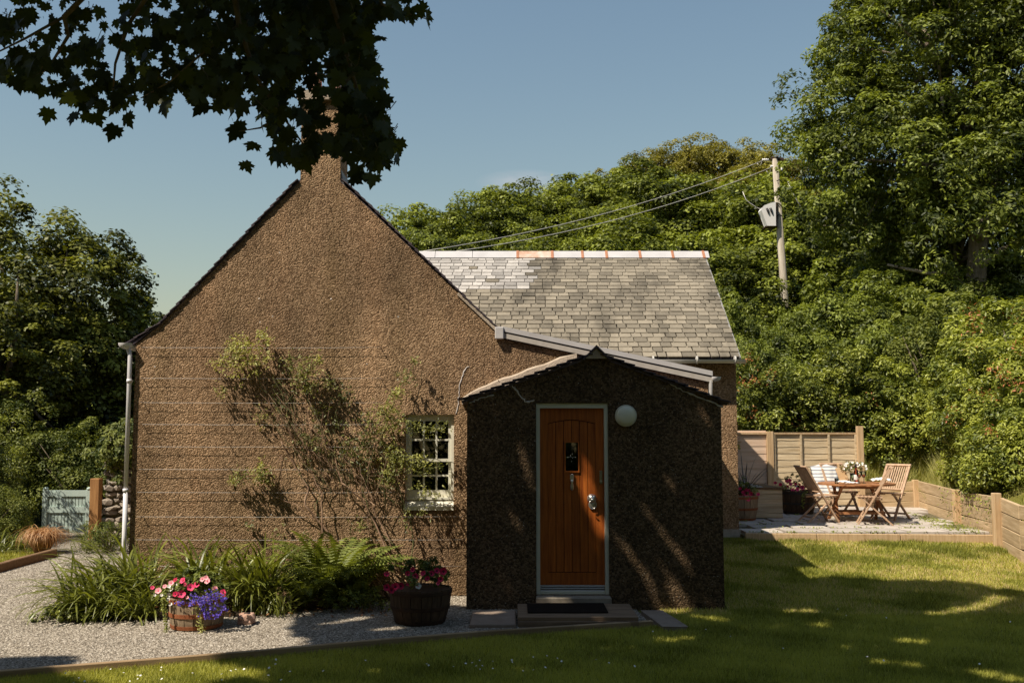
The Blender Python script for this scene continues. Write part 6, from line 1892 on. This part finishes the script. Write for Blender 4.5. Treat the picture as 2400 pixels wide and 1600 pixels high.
HT = [
 (985, 520, 41, 7.0, hillA, 0.3, 'dark leafy tree at the far left end of the wooded hillside above the ridge'),
 (1055, 497, 44, 7.5, hillB, 1.3, 'second hillside tree from the left, small peaked crown over the white ridge'),
 (1150, 466, 44, 8.0, hillA, 2.2, 'rounded hillside tree where both power lines cross the whitewashed slates'),
 (1110, 560, 38, 6.0, hillB, 4.0, 'low tree directly behind the whitewashed end of the slate roof'),
 (1240, 450, 47, 8.0, hillB, 0.9, 'pale green hillside tree right of the rounded one'),
 (1330, 418, 49, 8.5, hillA, 3.6, 'feathery light green hillside tree midway along the ridge'),
 (1420, 405, 50, 9.0, hillB, 5.2, 'light green tree below the brownish oaks on the hillside'),
 (1270, 530, 40, 7.0, hillA, 5.5, 'bushy tree behind the ridge under the lower power line'),
 (1400, 505, 41, 7.5, hillB, 2.7, 'broad tree behind the orange jointed ridge tiles'),
 (1500, 365, 53, 8.0, hillC, 1.1, 'brownish oak at the left of the hilltop group'),
 (1580, 335, 55, 9.0, hillC, 2.9, 'tallest brownish oak peaking at the middle of the hilltop'),
 (1660, 322, 56, 9.0, hillC, 4.4, 'right hand brownish oak of the hilltop group'),
 (1740, 345, 54, 9.0, hillC, 0.2, 'olive oak just left of the utility pole top'),
 (1820, 345, 50, 9.5, hillC, 3.3, 'olive tree behind the top of the utility pole'),
 (1500, 440, 45, 8.5, hillA, 1.9, 'wide green tree under the brownish oaks'),
 (1600, 430, 44, 9.0, hillB, 3.9, 'wide green tree between the power lines and the oaks'),
 (1700, 445, 43, 9.5, hillA, 4.9, 'green tree left of the transformer box'),
 (1540, 540, 38, 8.0, hillB, 0.5, 'green tree directly above the right half of the ridge'),
 (1640, 560, 36, 8.5, hillA, 2.4, 'green tree at the right end of the slate ridge'),
 (1720, 600, 38, 8.5, hillB, 5.8, 'green tree between the slate verge and the utility pole'),
 (1850, 440, 42, 10, hillB, 1.6, 'dense green tree right behind the upper pole'),
 (1780, 540, 38, 9.0, hillA, 0.8, 'shaded green tree behind the transformer box'),
 (1950, 480, 40, 11, hillA, 3.1, 'green tree filling the gap behind the tall ash'),
]
for q in HT:
    hill_top(*q[:7])
ash_s = tree_mesh(5, (2.3, 2.1, 2.2), 330, .36, 170, .125, M['leaf_ash'], 'slim', flat=.8, trunk_h=.9, wide=1.25)
ash_s += (height_of(ash_s),)
AS = [(1712, 680, 26, 4.2, 'feathery willow like tree right beside the slate verge'), (1850, 742, 24, 4.3, 'feathery tree below the foot of the utility pole'), (2040, 640, 26, 5.2, 'tall feathery tree right of the utility pole'), (1965, 715, 25, 4.6, 'feathery tree under the big ash, above the fence end'),
      (1780, 800, 22, 3.4, 'low feathery bush behind the left end of the fence'), (2160, 600, 28, 6.0, 'dark feathery tree in the shade of the big ash'), (2290, 620, 28, 6.0, 'dark tree under the big ash near the right edge'), (2110, 540, 31, 6.4, 'feathery tree just left of the big ash trunk')]
for i, (px, py, D, H, lab) in enumerate(AS):
    hill_top(px, py, D, H, ash_s, i * 1.37, lab, 'feathery trees behind the patio', sx=.72 if px < 1870 else .9)
# the big ash
ash = empty('ash_tree', (12.6, 28.5, float(G(12.6, 28.5))), 0, 'huge ash tree with pale limbs filling the upper right corner', 'tree')
aloc = np.array(ash.location)
parts = [((13.5, 28.5, 13.0), (3.9, 3.4, 4.6), 400), ((10.4, 27.8, 9.8), (2.4, 2.4, 2.6), 220), ((10.0, 28.2, 12.9), (1.1, 1.2, 1.3), 60), ((11.2, 28.4, 15.0), (1.5, 1.3, 1.1), 60), ((15.2, 27.5, 9.8), (3.0, 2.8, 3.6), 260), ((12.4, 27.0, 8.6), (2.8, 2.2, 2.6), 200), ((9.5, 28.0, 10.9), (1.4, 1.5, 1.5), 70), ((16.0, 28.5, 15.5), (3, 3, 3.5), 150), ((12.6, 26.2, 14.2), (2.3, .9, 2.6), 110), ((14.6, 26.0, 12.4), (2.0, .8, 2.2), 90), ((13.8, 29.6, 7.6), (3.4, 1.4, 2.8), 170)]
Ps, Ns, Ts, Cs = [], [], [], []
for c, r_, k_ in parts:
    P, Nn, tn, C = lumpy(c, r_, int(k_ * 1.25), .44, 105, up=.5, flat=.75, inner=.25, bottom=-.95, shell=(.65, 1.05))
    Ps.append(P); Ns.append(Nn); Ts.append(tn); Cs.append(C)
P = np.concatenate(Ps) - aloc
link(bpy.data.objects.new('crown', leaf_mesh('crown', P, np.concatenate(Ns), rng.uniform(.10, .19, len(P)), M['leaf_ash'], 'slim', np.concatenate(Ts), wide=1.2)), ash)['kind'] = 'stuff'
C = np.concatenate(Cs) - aloc
mb = MB()
at2 = lambda px, py, D: at(px, py, D) - Vector(aloc)
tp0 = at2(2290, 860, 27.6)
mb.tube([tp0, at2(2285, 700, 27.4), at2(2293, 560, 27.3), at2(2275, 480, 27.3), at2(2270, 300, 27.3), at2(2200, 150, 27.5), at2(2150, 40, 27.6)], [.30, .27, .25, .22, .17, .12, .07], 10)
for pts, r0 in (([(2293, 560), (2320, 450), (2360, 320), (2380, 180)], .17), ([(2285, 700), (2230, 640), (2170, 640), (2080, 620)], .09), ([(2275, 480), (2210, 390), (2120, 380), (2000, 375)], .10), ([(2270, 440), (2190, 425), (2080, 425)], .07), ([(2270, 300), (2290, 200), (2290, 60)], .10), ([(2200, 150), (2110, 60), (2060, 20)], .06), ([(2320, 450), (2300, 270), (2340, 200)], .08), ([(2300, 620), (2340, 590), (2400, 560)], .10), ([(2200, 150), (2060, 120), (1990, 110)], .05), ([(2275, 480), (2300, 425), (2305, 330)], .09)):
    mb.tube([at2(x, y, 26.9 + .1 * i) for i, (x, y) in enumerate(pts)], [r0 * (1 - .22 * i) for i in range(len(pts))], 8)
mb.build('trunk', M['bark_pale'], ash)
mb = MB()
for q in C[rng.choice(len(C), 60, replace=False)]:
    s = Vector((0, -.6, random.uniform(5, 12) - 2.5))
    q = Vector(q); mid = s.lerp(q, .5) + Vector((0, 0, .4))
    mb.tube([s, mid, q], [.07, .045, .012], 5)
mb.build('limb', M['bark_pale'], ash)

# left tree and background
lt = tree_mesh(8, (3.5, 3.1, 3.9), 800, .44, 120, .115, M['leaf_left'], flat=.7, trunk_h=2.2, bark='bark', limbs=26, inner=.3, shell=(.80, 1.0), bottom=-.9)
lt += (height_of(lt),)
hill_top(35, 458, 25, 9.4, lt, .4, 'big dark leafed tree at the left behind the garden gate', None)
lt2 = tree_mesh(9, (2.2, 2.0, 3.0), 380, .36, 120, .11, M['leaf_left'], flat=.7, trunk_h=1.6, bark='bark', limbs=18, bottom=-.9)
lt2 += (height_of(lt2),)
hill_top(195, 585, 25, 7.2, lt2, 1.4, 'shorter tree touching the left slope of the gable roof', None)
hill_top(20, 640, 22.5, 5.8, lt2, 2.4, 'dark tree at the left picture edge in front of the big one', None)
for i, (px, py, D, H, lab) in enumerate(((-60, 820, 42, 6.5, 'distant sunlit tree at the left edge seen through the dark trunks'), (80, 860, 44, 6.0, 'distant sunlit tree behind the garden gate'), (240, 850, 40, 6.2, 'distant sunlit tree behind the ivy clad wall'), (380, 850, 44, 6.5, 'distant tree mostly hidden by the gable wall'))):
    hill_top(px, py, D, H, hillA if i % 2 else hillB, i * 1.1 + .3, lab, 'distant trees beyond the gate')
shrub('garden_shrub', 'shaded laurel shrub directly behind the garden gate', (-8.6, 20.6, .9), (1.6, .8, 1.1), 150, .24, 60, M['leaf_ivy'], .11)
shrub('garden_shrub', 'shaded shrub behind the gate on the left picture edge', (-11.2, 20.8, 1.3), (1.8, .9, 1.5), 160, .26, 60, M['leaf_ivy'], .12)
shrub('garden_shrub', 'shaded shrub behind the ivy clad wall', (-6.2, 21.0, 1.2), (1.6, .8, 1.4), 150, .25, 60, M['leaf_ivy'], .11)

# hedge line behind the fence, bank planting
shrub('rhododendron', 'glossy evergreen shrub behind the left fence panel', (5.0, 21.2, 2.1), (1.5, 1.0, 1.35), 190, .24, 70, M['leaf_shrub'], .13, red=9)
shrub('rhododendron', 'glossy evergreen shrub behind the right fence panel', (6.9, 21.3, 2.2), (1.25, .95, 1.5), 180, .24, 70, M['leaf_shrub'], .14)
shrub('rhododendron', 'pale tipped evergreen shrub above the fence end post', (8.1, 21.0, 2.0), (.95, .8, 1.3), 130, .22, 70, M['leaf_pieris'], .13, red=3)
shrub('rhododendron', 'tall dark evergreen in the gap behind the long grass', (9.6, 22.2, 2.8), (1.3, 1.0, 1.7), 150, .26, 60, M['leaf_ivy'], .13)
shrub('rhododendron', 'orange tipped shrub beside the house corner', (4.1, 20.4, 1.55), (.8, .6, .75), 90, .18, 60, M['leaf_pieris'], .11, red=14)
shrub('pieris', 'large yellow green shrub with coppery tips on the right bank', (9.75, 18.9, 2.75), (1.7, 1.3, 1.55), 300, .27, 80, M['leaf_pieris'], .15, red=34, cat='shrub')
shrub('pieris', 'bushy coppery tipped shrub spilling over the middle of the boarded wall', (8.75, 17.35, 2.10), (1.30, 1.40, 1.42), 340, .22, 80, M['leaf_pieris'], .13, red=34, bottom=-.85)
shrub('pieris', 'dense shrub at the right picture edge above the boarded wall', (8.05, 15.75, 1.50), (.95, 1.25, .85), 260, .2, 80, M['leaf_pieris'], .11, red=5, bottom=-.8)
shrub('bramble', 'lime green bramble in front of the big ash trunk', (10.3, 23.6, 4.1), (1.1, .7, 1.2), 60, .22, 36, M['leaf_bramble'], .20, 'fold', cat='bramble')
shrub('bramble', 'pale bramble patch right of the lime green one', (11.8, 23.0, 3.4), (1.2, .8, .9), 70, .22, 40, M['leaf_bramble'], .17, 'fold', cat='bramble')
shrub('garden_shrub', 'leafy undergrowth at the foot of the feathery trees', (6.6, 23.6, 2.6), (2.6, .9, 1.5), 220, .3, 60, M['leaf_ash'], .14)
shrub('garden_shrub', 'dark undergrowth below the big ash tree', (12.0, 24.5, 3.2), (2.8, 1.0, 2.0), 240, .3, 60, M['leaf_ivy'], .14)
# creeping strands hanging over the boards
P = []
for (x, y) in ((7.10, 15.3), (7.18, 15.8), (7.28, 16.3), (7.05, 15.0), (7.0, 14.7), (7.4, 17.0), (6.96, 14.4)):
    z0 = 1.0
    for k in range(42):
        t = random.random() ** 1.3
        P.append((x - .06 + random.gauss(0, .03), y + random.gauss(0, .12), z0 - t * random.uniform(.2, .55)))
P = np.array(P)
o = link(bpy.data.objects.new('creeper', leaf_mesh('creeper', P, rng.normal(size=P.shape) + np.array([-1, -.6, .3]), rng.uniform(.03, .06, len(P)), M['leaf_shrub'], 'slim')))
tag(o, 'thin creeper strands hanging over the timber retaining wall', 'creeper', kind='stuff')
# long grass on the bank
n = 26000
lx = rng.uniform(6.0, 9.2, n); ly = rng.uniform(20.1, 21.6, n)
k = np.ones(n, bool)
lx2 = rng.uniform(7.2, 8.8, 9000); ly2 = rng.uniform(18.3, 20.0, 9000); k2 = lx2 > wall_x(ly2) + .1
lx = np.concatenate([lx, lx2[k2]]); ly = np.concatenate([ly, ly2[k2]])
k = (lx > 6.6)
lx, ly = lx[k], ly[k]
o = link(bpy.data.objects.new('long_grass', blades(lx, ly, rng.uniform(.15, .55, len(lx)) * rng.uniform(.5, 1.2, len(lx)), rng.uniform(.008, .016, len(lx)), M['long_grass'], 'long_grass', .8)))
tag(o, 'tall seeding grass on the bank behind the patio table', 'grass', kind='stuff')
n = 9000
lx = rng.uniform(6.5, 12, n); ly = rng.uniform(9, 15, n); k = lx > wall_x(ly) + .1; lx, ly = lx[k], ly[k]
o = link(bpy.data.objects.new('bank_grass', blades(lx, ly, rng.uniform(.05, .2, len(lx)), rng.uniform(.008, .014, len(lx)), M['long_grass'], 'bank_grass', .8)))
tag(o, 'rough grass on the bank above the boarded wall at right', 'grass', kind='stuff')

# ================================================================== unseen trees added behind and beside the viewpoint to block skylight
Pw, Nw, Tw = [], [], []
for k in range(46):
    a = R(-118 + 236 * k / 45)                     # 0 = straight behind the camera
    rad = 14.5 + random.uniform(-1.5, 2.5)
    cx0, cy0 = -math.sin(a) * rad, 1.5 - math.cos(a) * rad
    if cx0 > 8 and cy0 > 5:
        cx0 += 1.5
    g = float(G(cx0, cy0)); hh_ = random.uniform(4.2, 5.6)
    P, Nn, tn, C = lumpy((cx0, cy0, g + hh_ * .95), (2.6, 2.6, hh_), 70, .9, 22, up=.4, inner=.35, bottom=-1.0)
    Pw.append(P); Nw.append(Nn); Tw.append(tn)
Pw = np.concatenate(Pw); Nw = np.concatenate(Nw); Tw = np.concatenate(Tw)
u_ = 1200 + FPX * Pw[:, 0] / np.maximum(Pw[:, 1], .01)
kk = (Pw[:, 1] < 1) | (u_ < -150) | (u_ > 2550)
wd = link(bpy.data.objects.new('woodland', leaf_mesh('woodland', Pw[kk], Nw[kk], rng.uniform(.35, .7, kk.sum()), M['leaf_left'], 'fold', Tw[kk])))
tag(wd, 'unseen belt of trees added behind the viewpoint to block skylight', 'woodland', kind='stuff')

# ================================================================== SYCAMORE overhead
syc = empty('sycamore_tree', (-3.6, -1.2, 0), 0, 'overhanging sycamore whose dark leafy branches hang across the top left', 'tree')
so = np.array(syc.location)
MB().tube([(0, 0, -.2), (.1, .1, 1.5), (-.1, .3, 3.5), (.1, .8, 5.5), (.3, 1.8, 7.2), (.6, 3.0, 8.6)], [.42, .34, .30, .26, .2, .10], 14).build('trunk', M['bark'], syc)
# outline of the hanging foliage in the photo, at distances 5.4 - 7.4 m
OUT = [(-60, -60), (-60, 190), (20, 200), (60, 215), (110, 235), (175, 250), (235, 285), (290, 250), (330, 262), (380, 250), (440, 245), (520, 250), (560, 255), (600, 290), (640, 345), (690, 395), (740, 372), (800, 372), (850, 410), (905, 395), (925, 355), (905, 300), (893, 210), (880, 150), (868, 90), (885, 40), (900, -60)]
OUT2 = [(860, 70), (905, 45), (930, 62), (985, 50), (1008, 45), (985, 5), (960, -60), (860, -60)]
def sample_out(n, poly, dens=None):
    xs = np.array([p[0] for p in poly]); ys = np.array([p[1] for p in poly])
    out = []
    while len(out) < n:
        x, y = rng.uniform(xs.min(), xs.max()), rng.uniform(-60, ys.max())
        if inside(np.array([x]), np.array([y]), poly)[0]:
            if dens is None or rng.random() < dens(x, y):
                out.append((x, y))
    return out
def dens(x, y):
    d = 1.0
    if x < 420:
        d = .60 + .35 * math.sin(x * .028 + y * .02) * math.sin(y * .03 - x * .012)
    elif x < 620:
        d = .75
    if y > 190 and x < 640:
        d *= .8
    if 670 < x < 800 and 160 < y < 360:
        d *= .42
    if x < 420 and y < 170 and math.sin(x * .05 + 1) * math.sin(y * .06) > .12:
        d *= .16
    if x < 640 and math.sin(x * .037 + y * .021) * math.sin(y * .045 - x * .03 + 2) > .45:
        d *= .3
    return max(.06, d)
pxs = sample_out(1560, OUT, dens) + sample_out(34, OUT2)
pxs += [(108, 280), (168, 285), (200, 285), (228, 290), (263, 318), (557, 308), (548, 320), (576, 400), (592, 352), (640, 372), (660, 380), (700, 392), (720, 395), (905, 372), (932, 380), (940, 352), (850, 425), (836, 415), (830, 432), (870, 428), (880, 380), (300, 290), (390, 262), (470, 262), (520, 258), (535, 268), (12, 185), (45, 205), (1005, 52), (960, 40), (890, 100)]
vis = []
for (x, y) in pxs:
    D = rng.uniform(5.2, 7.0) if x > 380 else rng.uniform(5.6, 7.6)
    vis.append(tuple(at(x + rng.uniform(-4, 4), y - 10, D)))
vis = np.array(vis)
nv = len(vis)
Nv = norm(rng.normal(size=(nv, 3)) * np.array([.5, .35, .35]) + np.array([0, -1.0, .15]))
size = rng.uniform(.085, .150, nv)
size[-45:] = rng.uniform(.12, .165, 45)
# 300 largest as single leaves
sc_px = size / vis[:, 1]
order = np.argsort(-sc_px)
V0, F0 = TEMPL['maple']
leaf_protos = []
for k in range(8):
    Vp = V0.copy()
    Vp[:, 2] += .10 * np.sin(Vp[:, 0] * 6 + k) * rng.uniform(.3, 1) - .15 * Vp[:, 1] ** 2
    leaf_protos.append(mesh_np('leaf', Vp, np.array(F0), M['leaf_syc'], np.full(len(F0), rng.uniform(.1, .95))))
down = np.array([0, 0, -1.0])
for q in order[:300]:
    nrm = Vector(Nv[q]); tdir = Vector(tuple(rng.normal(size=3) * .55 + down)); tdir = (tdir - nrm * tdir.dot(nrm)).normalized()
    side = tdir.cross(nrm)
    m4 = Matrix((tuple(side), tuple(tdir), tuple(nrm))).transposed().to_4x4()
    place(leaf_protos[int(rng.integers(8))], 'leaf', syc, mat4=Matrix.Translation(Vector(vis[q] - so)) @ m4 @ Matrix.Scale(float(size[q]), 4))
rest = order[300:]
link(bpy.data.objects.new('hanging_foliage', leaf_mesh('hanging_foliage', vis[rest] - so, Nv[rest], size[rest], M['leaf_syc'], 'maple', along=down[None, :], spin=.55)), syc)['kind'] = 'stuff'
# seed keys between the leaves
sel = rng.choice(nv, 260, replace=True)
Pk = np.repeat(vis[sel], 4, 0) + rng.normal(size=(260 * 4, 3)) * .02 + np.array([0, 0, .02])
link(bpy.data.objects.new('seed_keys', leaf_mesh('seed_keys', Pk - so, rng.normal(size=Pk.shape), rng.uniform(.025, .045, len(Pk)), M['leaf_syc'], 'slim', wide=1.3)), syc)['kind'] = 'stuff'
# twigs and branches through the visible sprays
def spray(pix, D0, D1, r0, r1, n_=None):
    W = [at(x, y, D0 + (D1 - D0) * i / (len(pix) - 1)) - Vector(so) for i, (x, y) in enumerate(pix)]
    MB().tube(W, [r0 + (r1 - r0) * i / (len(W) - 1) for i in range(len(W))], 7).build('branch', M['bark'], syc)
spray([(330, -260), (250, -60), (150, 40), (160, 85), (120, 150), (80, 190)], 5.2, 6.4, .022, .004)
spray([(420, -260), (380, -60), (300, 60), (270, 150), (262, 250)], 5.2, 6.3, .020, .004)
spray([(560, -260), (540, -80), (560, 60), (600, 180), (660, 270), (720, 350)], 5.0, 6.0, .024, .004)
spray([(700, -260), (760, -60), (800, 80), (840, 220), (880, 350)], 5.0, 6.0, .024, .004)
spray([(900, -220), (880, -60), (895, 10), (950, 30), (1000, 45)], 5.2, 6.0, .016, .003)
spray([(560, 60), (480, 120), (400, 190), (330, 230)], 5.4, 6.0, .010, .003)
spray([(660, 270), (610, 300), (560, 308)], 5.8, 6.0, .008, .003)
spray([(150, 40), (60, 90), (0, 120), (-60, 130)], 5.8, 6.4, .010, .003)
mb = MB()
for q in rng.choice(nv, 420, replace=False):
    p = Vector(vis[q] - so)
    e = p + Vector((random.uniform(-.10, .10), random.uniform(-.06, .1), random.uniform(.05, .12)))
    mb.tube([p + Vector((0, 0, .02)), p.lerp(e, .5) + Vector((.015, 0, 0)), e], [.0014, .0018, .003], 4, False)
mb.build('twigs', M['bark'], syc)['kind'] = 'stuff'
# upper crown: leaves that stand between the sun and what the tree shades
sv = np.array(SUN)
tg = []
def add_targets(pts, dens_per=1):
    tg.extend(pts)
holes = []   # (a, b, radius) segments left open to the sun
def hole(p, q, r_):
    holes.append((np.array(p), np.array(q), r_))
def hp(x0, y0, x1, y1, r_=.055, D=YP):
    hole(tuple(at(x0, y0, D)), tuple(at(x1, y1, D)), r_)
hp(1372, 1072, 1378, 1125, .038, YD); hp(1382, 1120, 1390, 1150, .03, YD); hp(1375, 1175, 1385, 1215, .055, YD); hp(1400, 1205, 1418, 1245, .06, YD)
hp(1325, 1190, 1340, 1240, .022, YD); hp(1388, 1262, 1410, 1295, .035, YD); hp(1345, 1110, 1350, 1130, .02, YD); hp(1318, 1240, 1330, 1330, .016, YD)
for a in ((1220, 1050, 1238, 1122, .048), (1232, 990, 1245, 1010, .02), (1160, 960, 1172, 980, .03), (1276, 920, 1285, 940, .02), (1512, 1190, 1532, 1218, .035), (1558, 1120, 1576, 1140, .04), (1638, 952, 1664, 992, .045), (1660, 1062, 1672, 1090, .03), (1475, 1292, 1505, 1335, .058), (1565, 1252, 1602, 1310, .055), (1585, 1385, 1605, 1415, .065), (1530, 1395, 1548, 1415, .045), (1200, 1205, 1216, 1238, .032), (1178, 1352, 1196, 1382, .035), (1516, 1182, 1532, 1216, .03), (1536, 1300, 1552, 1325, .025), (1110, 960, 1118, 1000, .02), (1650, 1400, 1665, 1415, .03), (1185, 1120, 1195, 1140, .018)):
    hp(*a)
def hg(x0, y0, x1, y1, r_, z=.0):
    hole(tuple(on(x0, y0, z)), tuple(on(x1, y1, z)), r_)
for a in ((1430, 1524, 1480, 1522, .05), (1562, 1502, 1608, 1498, .05), (1220, 1570, 1255, 1566, .05), (1640, 1445, 1700, 1455, .05), (1560, 1433, 1600, 1436, .05), (1870, 1435, 1895, 1434, .06), (1915, 1468, 1935, 1468, .05), (2190, 1440, 2260, 1432, .06), (2290, 1428, 2350, 1412, .08), (2120, 1505, 2160, 1506, .05), (2050, 1552, 2070, 1553, .05), (2120, 1557, 2150, 1562, .05), (2310, 1580, 2360, 1590, .08), (2020, 1378, 2045, 1380, .05), (1980, 1376, 2010, 1380, .04), (2180, 1378, 2230, 1380, .05), (2340, 1397, 2380, 1393, .06), (1270, 1436, 1340, 1434, .03), (1130, 1446, 1180, 1444, .04), (830, 1455, 850, 1450, .06), (900, 1478, 930, 1474, .06), (770, 1462, 790, 1460, .04), (1545, 1430, 1575, 1428, .03), (560, 1580, 600, 1578, .06), (1030, 1556, 1060, 1552, .04)):
    hg(*a)
# targets: porch front, gravel shade, foreground lawn, right lawn
def dens_pts(n, f):
    out = []
    while len(out) < n:
        p = f()
        if p is not None:
            out.append(p)
    return out
def f_porch():
    x = random.uniform(PXL - .02, PXR + .05); z = random.uniform(-.05, 2.86)
    return (x, YP, z) if z < porch_top(x) + .06 else None
SH = [(700, 1450), (760, 1436), (900, 1418), (1000, 1418), (1090, 1425), (1500, 1425), (1700, 1400), (1740, 1360), (1800, 1357), (1855, 1372), (1880, 1358), (1960, 1352), (2060, 1362), (2240, 1364), (2400, 1388), (2560, 1400), (2560, 1720), (-200, 1720), (-200, 1570), (0, 1546), (150, 1541), (180, 1552), (110, 1576), (300, 1640), (480, 1620), (560, 1590), (640, 1588), (585, 1566), (500, 1552), (620, 1535), (740, 1510), (690, 1480)]
def f_ground():
    px, py = random.uniform(-200, 2560), None
    x = random.uniform(-5.5, 8.0); y = random.uniform(6.9, 13.6)
    z = float(G(x, y))
    u, v_ = proj(x, y, z)
    if inside(np.array([u]), np.array([v_]), SH)[0]:
        return (x, y, z)
    return None
A = dens_pts(6200, f_porch)
B_ = dens_pts(20000, f_ground)
Cv_ = [tuple(p) for p in vis[rng.choice(nv, 2400)] + rng.normal(size=(2400, 3)) * .10]
T = np.array(A + B_)
keep = np.ones(len(T), bool)
def seg_d(T, a, b):
    ab = b - a
    t = np.clip(((T - a) @ ab) / (ab @ ab + 1e-9), 0, 1)
    D_ = T - (a + t[:, None] * ab)
    D_ = D_ - (D_ @ sv)[:, None] * sv
    return np.linalg.norm(D_, axis=1)
for a, b, r_ in holes:
    keep &= seg_d(T, a, b) > r_ * .95 + .052
T = T[keep]
zc = rng.uniform(7.0, 9.6, len(T))
S1 = T + sv * ((zc - T[:, 2]) / sv[2])[:, None] + rng.normal(size=T.shape) * .02
Tv = np.array(Cv_)
zc2 = Tv[:, 2] + rng.uniform(1.2, 4.0, len(Tv))
S2 = Tv + sv * ((zc2 - Tv[:, 2]) / sv[2])[:, None]
# keep the cover out of the picture
S = np.concatenate([S1, S2])
h_ = S[:, 2] - HC
w_ = S[:, 1] * math.cos(R(PITCH)) + h_ * math.sin(R(PITCH))
v__ = h_ * math.cos(R(PITCH)) - S[:, 1] * math.sin(R(PITCH))
py_ = 800 - FPX * v__ / np.maximum(w_, .01)
S = S[(w_ < .3) | (py_ < -40)]
# and off the surfaces the photo shows in full sun
near_ok = np.ones(len(S), bool)
def shadow_on_wall(S, yw):
    t = (yw - S[:, 1]) / -sv[1] if False else (S[:, 1] - yw) / sv[1]
    return S - sv * t[:, None]
W_ = shadow_on_wall(S, YG)
hit_wall = (W_[:, 0] > XL - .1) & (W_[:, 0] < XR) & (W_[:, 2] > 0.1) & (W_[:, 2] < 6.2) & (S[:, 1] < YG)
Wp = shadow_on_wall(S, YP)
on_porch = (Wp[:, 0] > PXL - .05) & (Wp[:, 0] < PXR + .08) & (Wp[:, 2] > -.1) & (Wp[:, 2] < 2.92)
topz = np.interp(W_[:, 0], [XL, CHL, CHR, XF, XR], [3, 5, 5, 3.15, 2.6])
S = S[~(hit_wall & ~on_porch & (W_[:, 2] < topz))]
nb = 24000  # extra unseen crown leaves overhead, added to cut skylight on the porch
Sb = np.stack([rng.uniform(-10, 5.5, nb), rng.uniform(-8, 4.5, nb), rng.uniform(4.4, 12.5, nb)], -1)
e_ = ((Sb[:, 0] + 2.5) / 7.5) ** 2 + ((Sb[:, 1] + 1.5) / 6.5) ** 2 + ((Sb[:, 2] - 8) / 4.5) ** 2
kb = (e_ < 1) & (Sb[:, 1] + .4255 * Sb[:, 2] < 7.3) & ((Sb[:, 2] > 5.2) | (Sb[:, 1] > -3))
hb = Sb[:, 2] - HC; wb = Sb[:, 1] * math.cos(R(PITCH)) + hb * math.sin(R(PITCH)); vb = hb * math.cos(R(PITCH)) - Sb[:, 1] * math.sin(R(PITCH))
kb &= (wb < .3) | (800 - FPX * vb / np.maximum(wb, .01) < -40)
S = np.concatenate([S, Sb[kb]])
Nn = norm(rng.normal(size=S.shape) * .45 + sv * .9)
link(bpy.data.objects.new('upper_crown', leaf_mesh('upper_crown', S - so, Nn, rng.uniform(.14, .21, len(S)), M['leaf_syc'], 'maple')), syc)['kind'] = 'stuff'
mb = MB()
hub = [Vector((-.0, 1.8, 7.2)), Vector((.6, 3.0, 8.6)), Vector((.1, .8, 5.5))]
for q in S[rng.choice(len(S), 70, replace=False)] - so:
    s = random.choice(hub); q = Vector(q); mid = s.lerp(q, .5) + Vector((0, 0, .3))
    mb.tube([s, mid, q], [.05, .03, .006], 5)
for (x, y, D) in ((330, -260, 5.2), (420, -260, 5.2), (560, -260, 5.0), (700, -260, 5.0), (900, -220, 5.2)):
    e = at(x, y, D) - Vector(so)
    mb.tube([hub[2], hub[2].lerp(e, .5) + Vector((0, 0, .5)), e], [.09, .05, .022], 8)
mb.build('limb', M['bark'], syc)
print('cover leaves', len(S), 'faces', sum(len(m.polygons) for m in bpy.data.meshes))
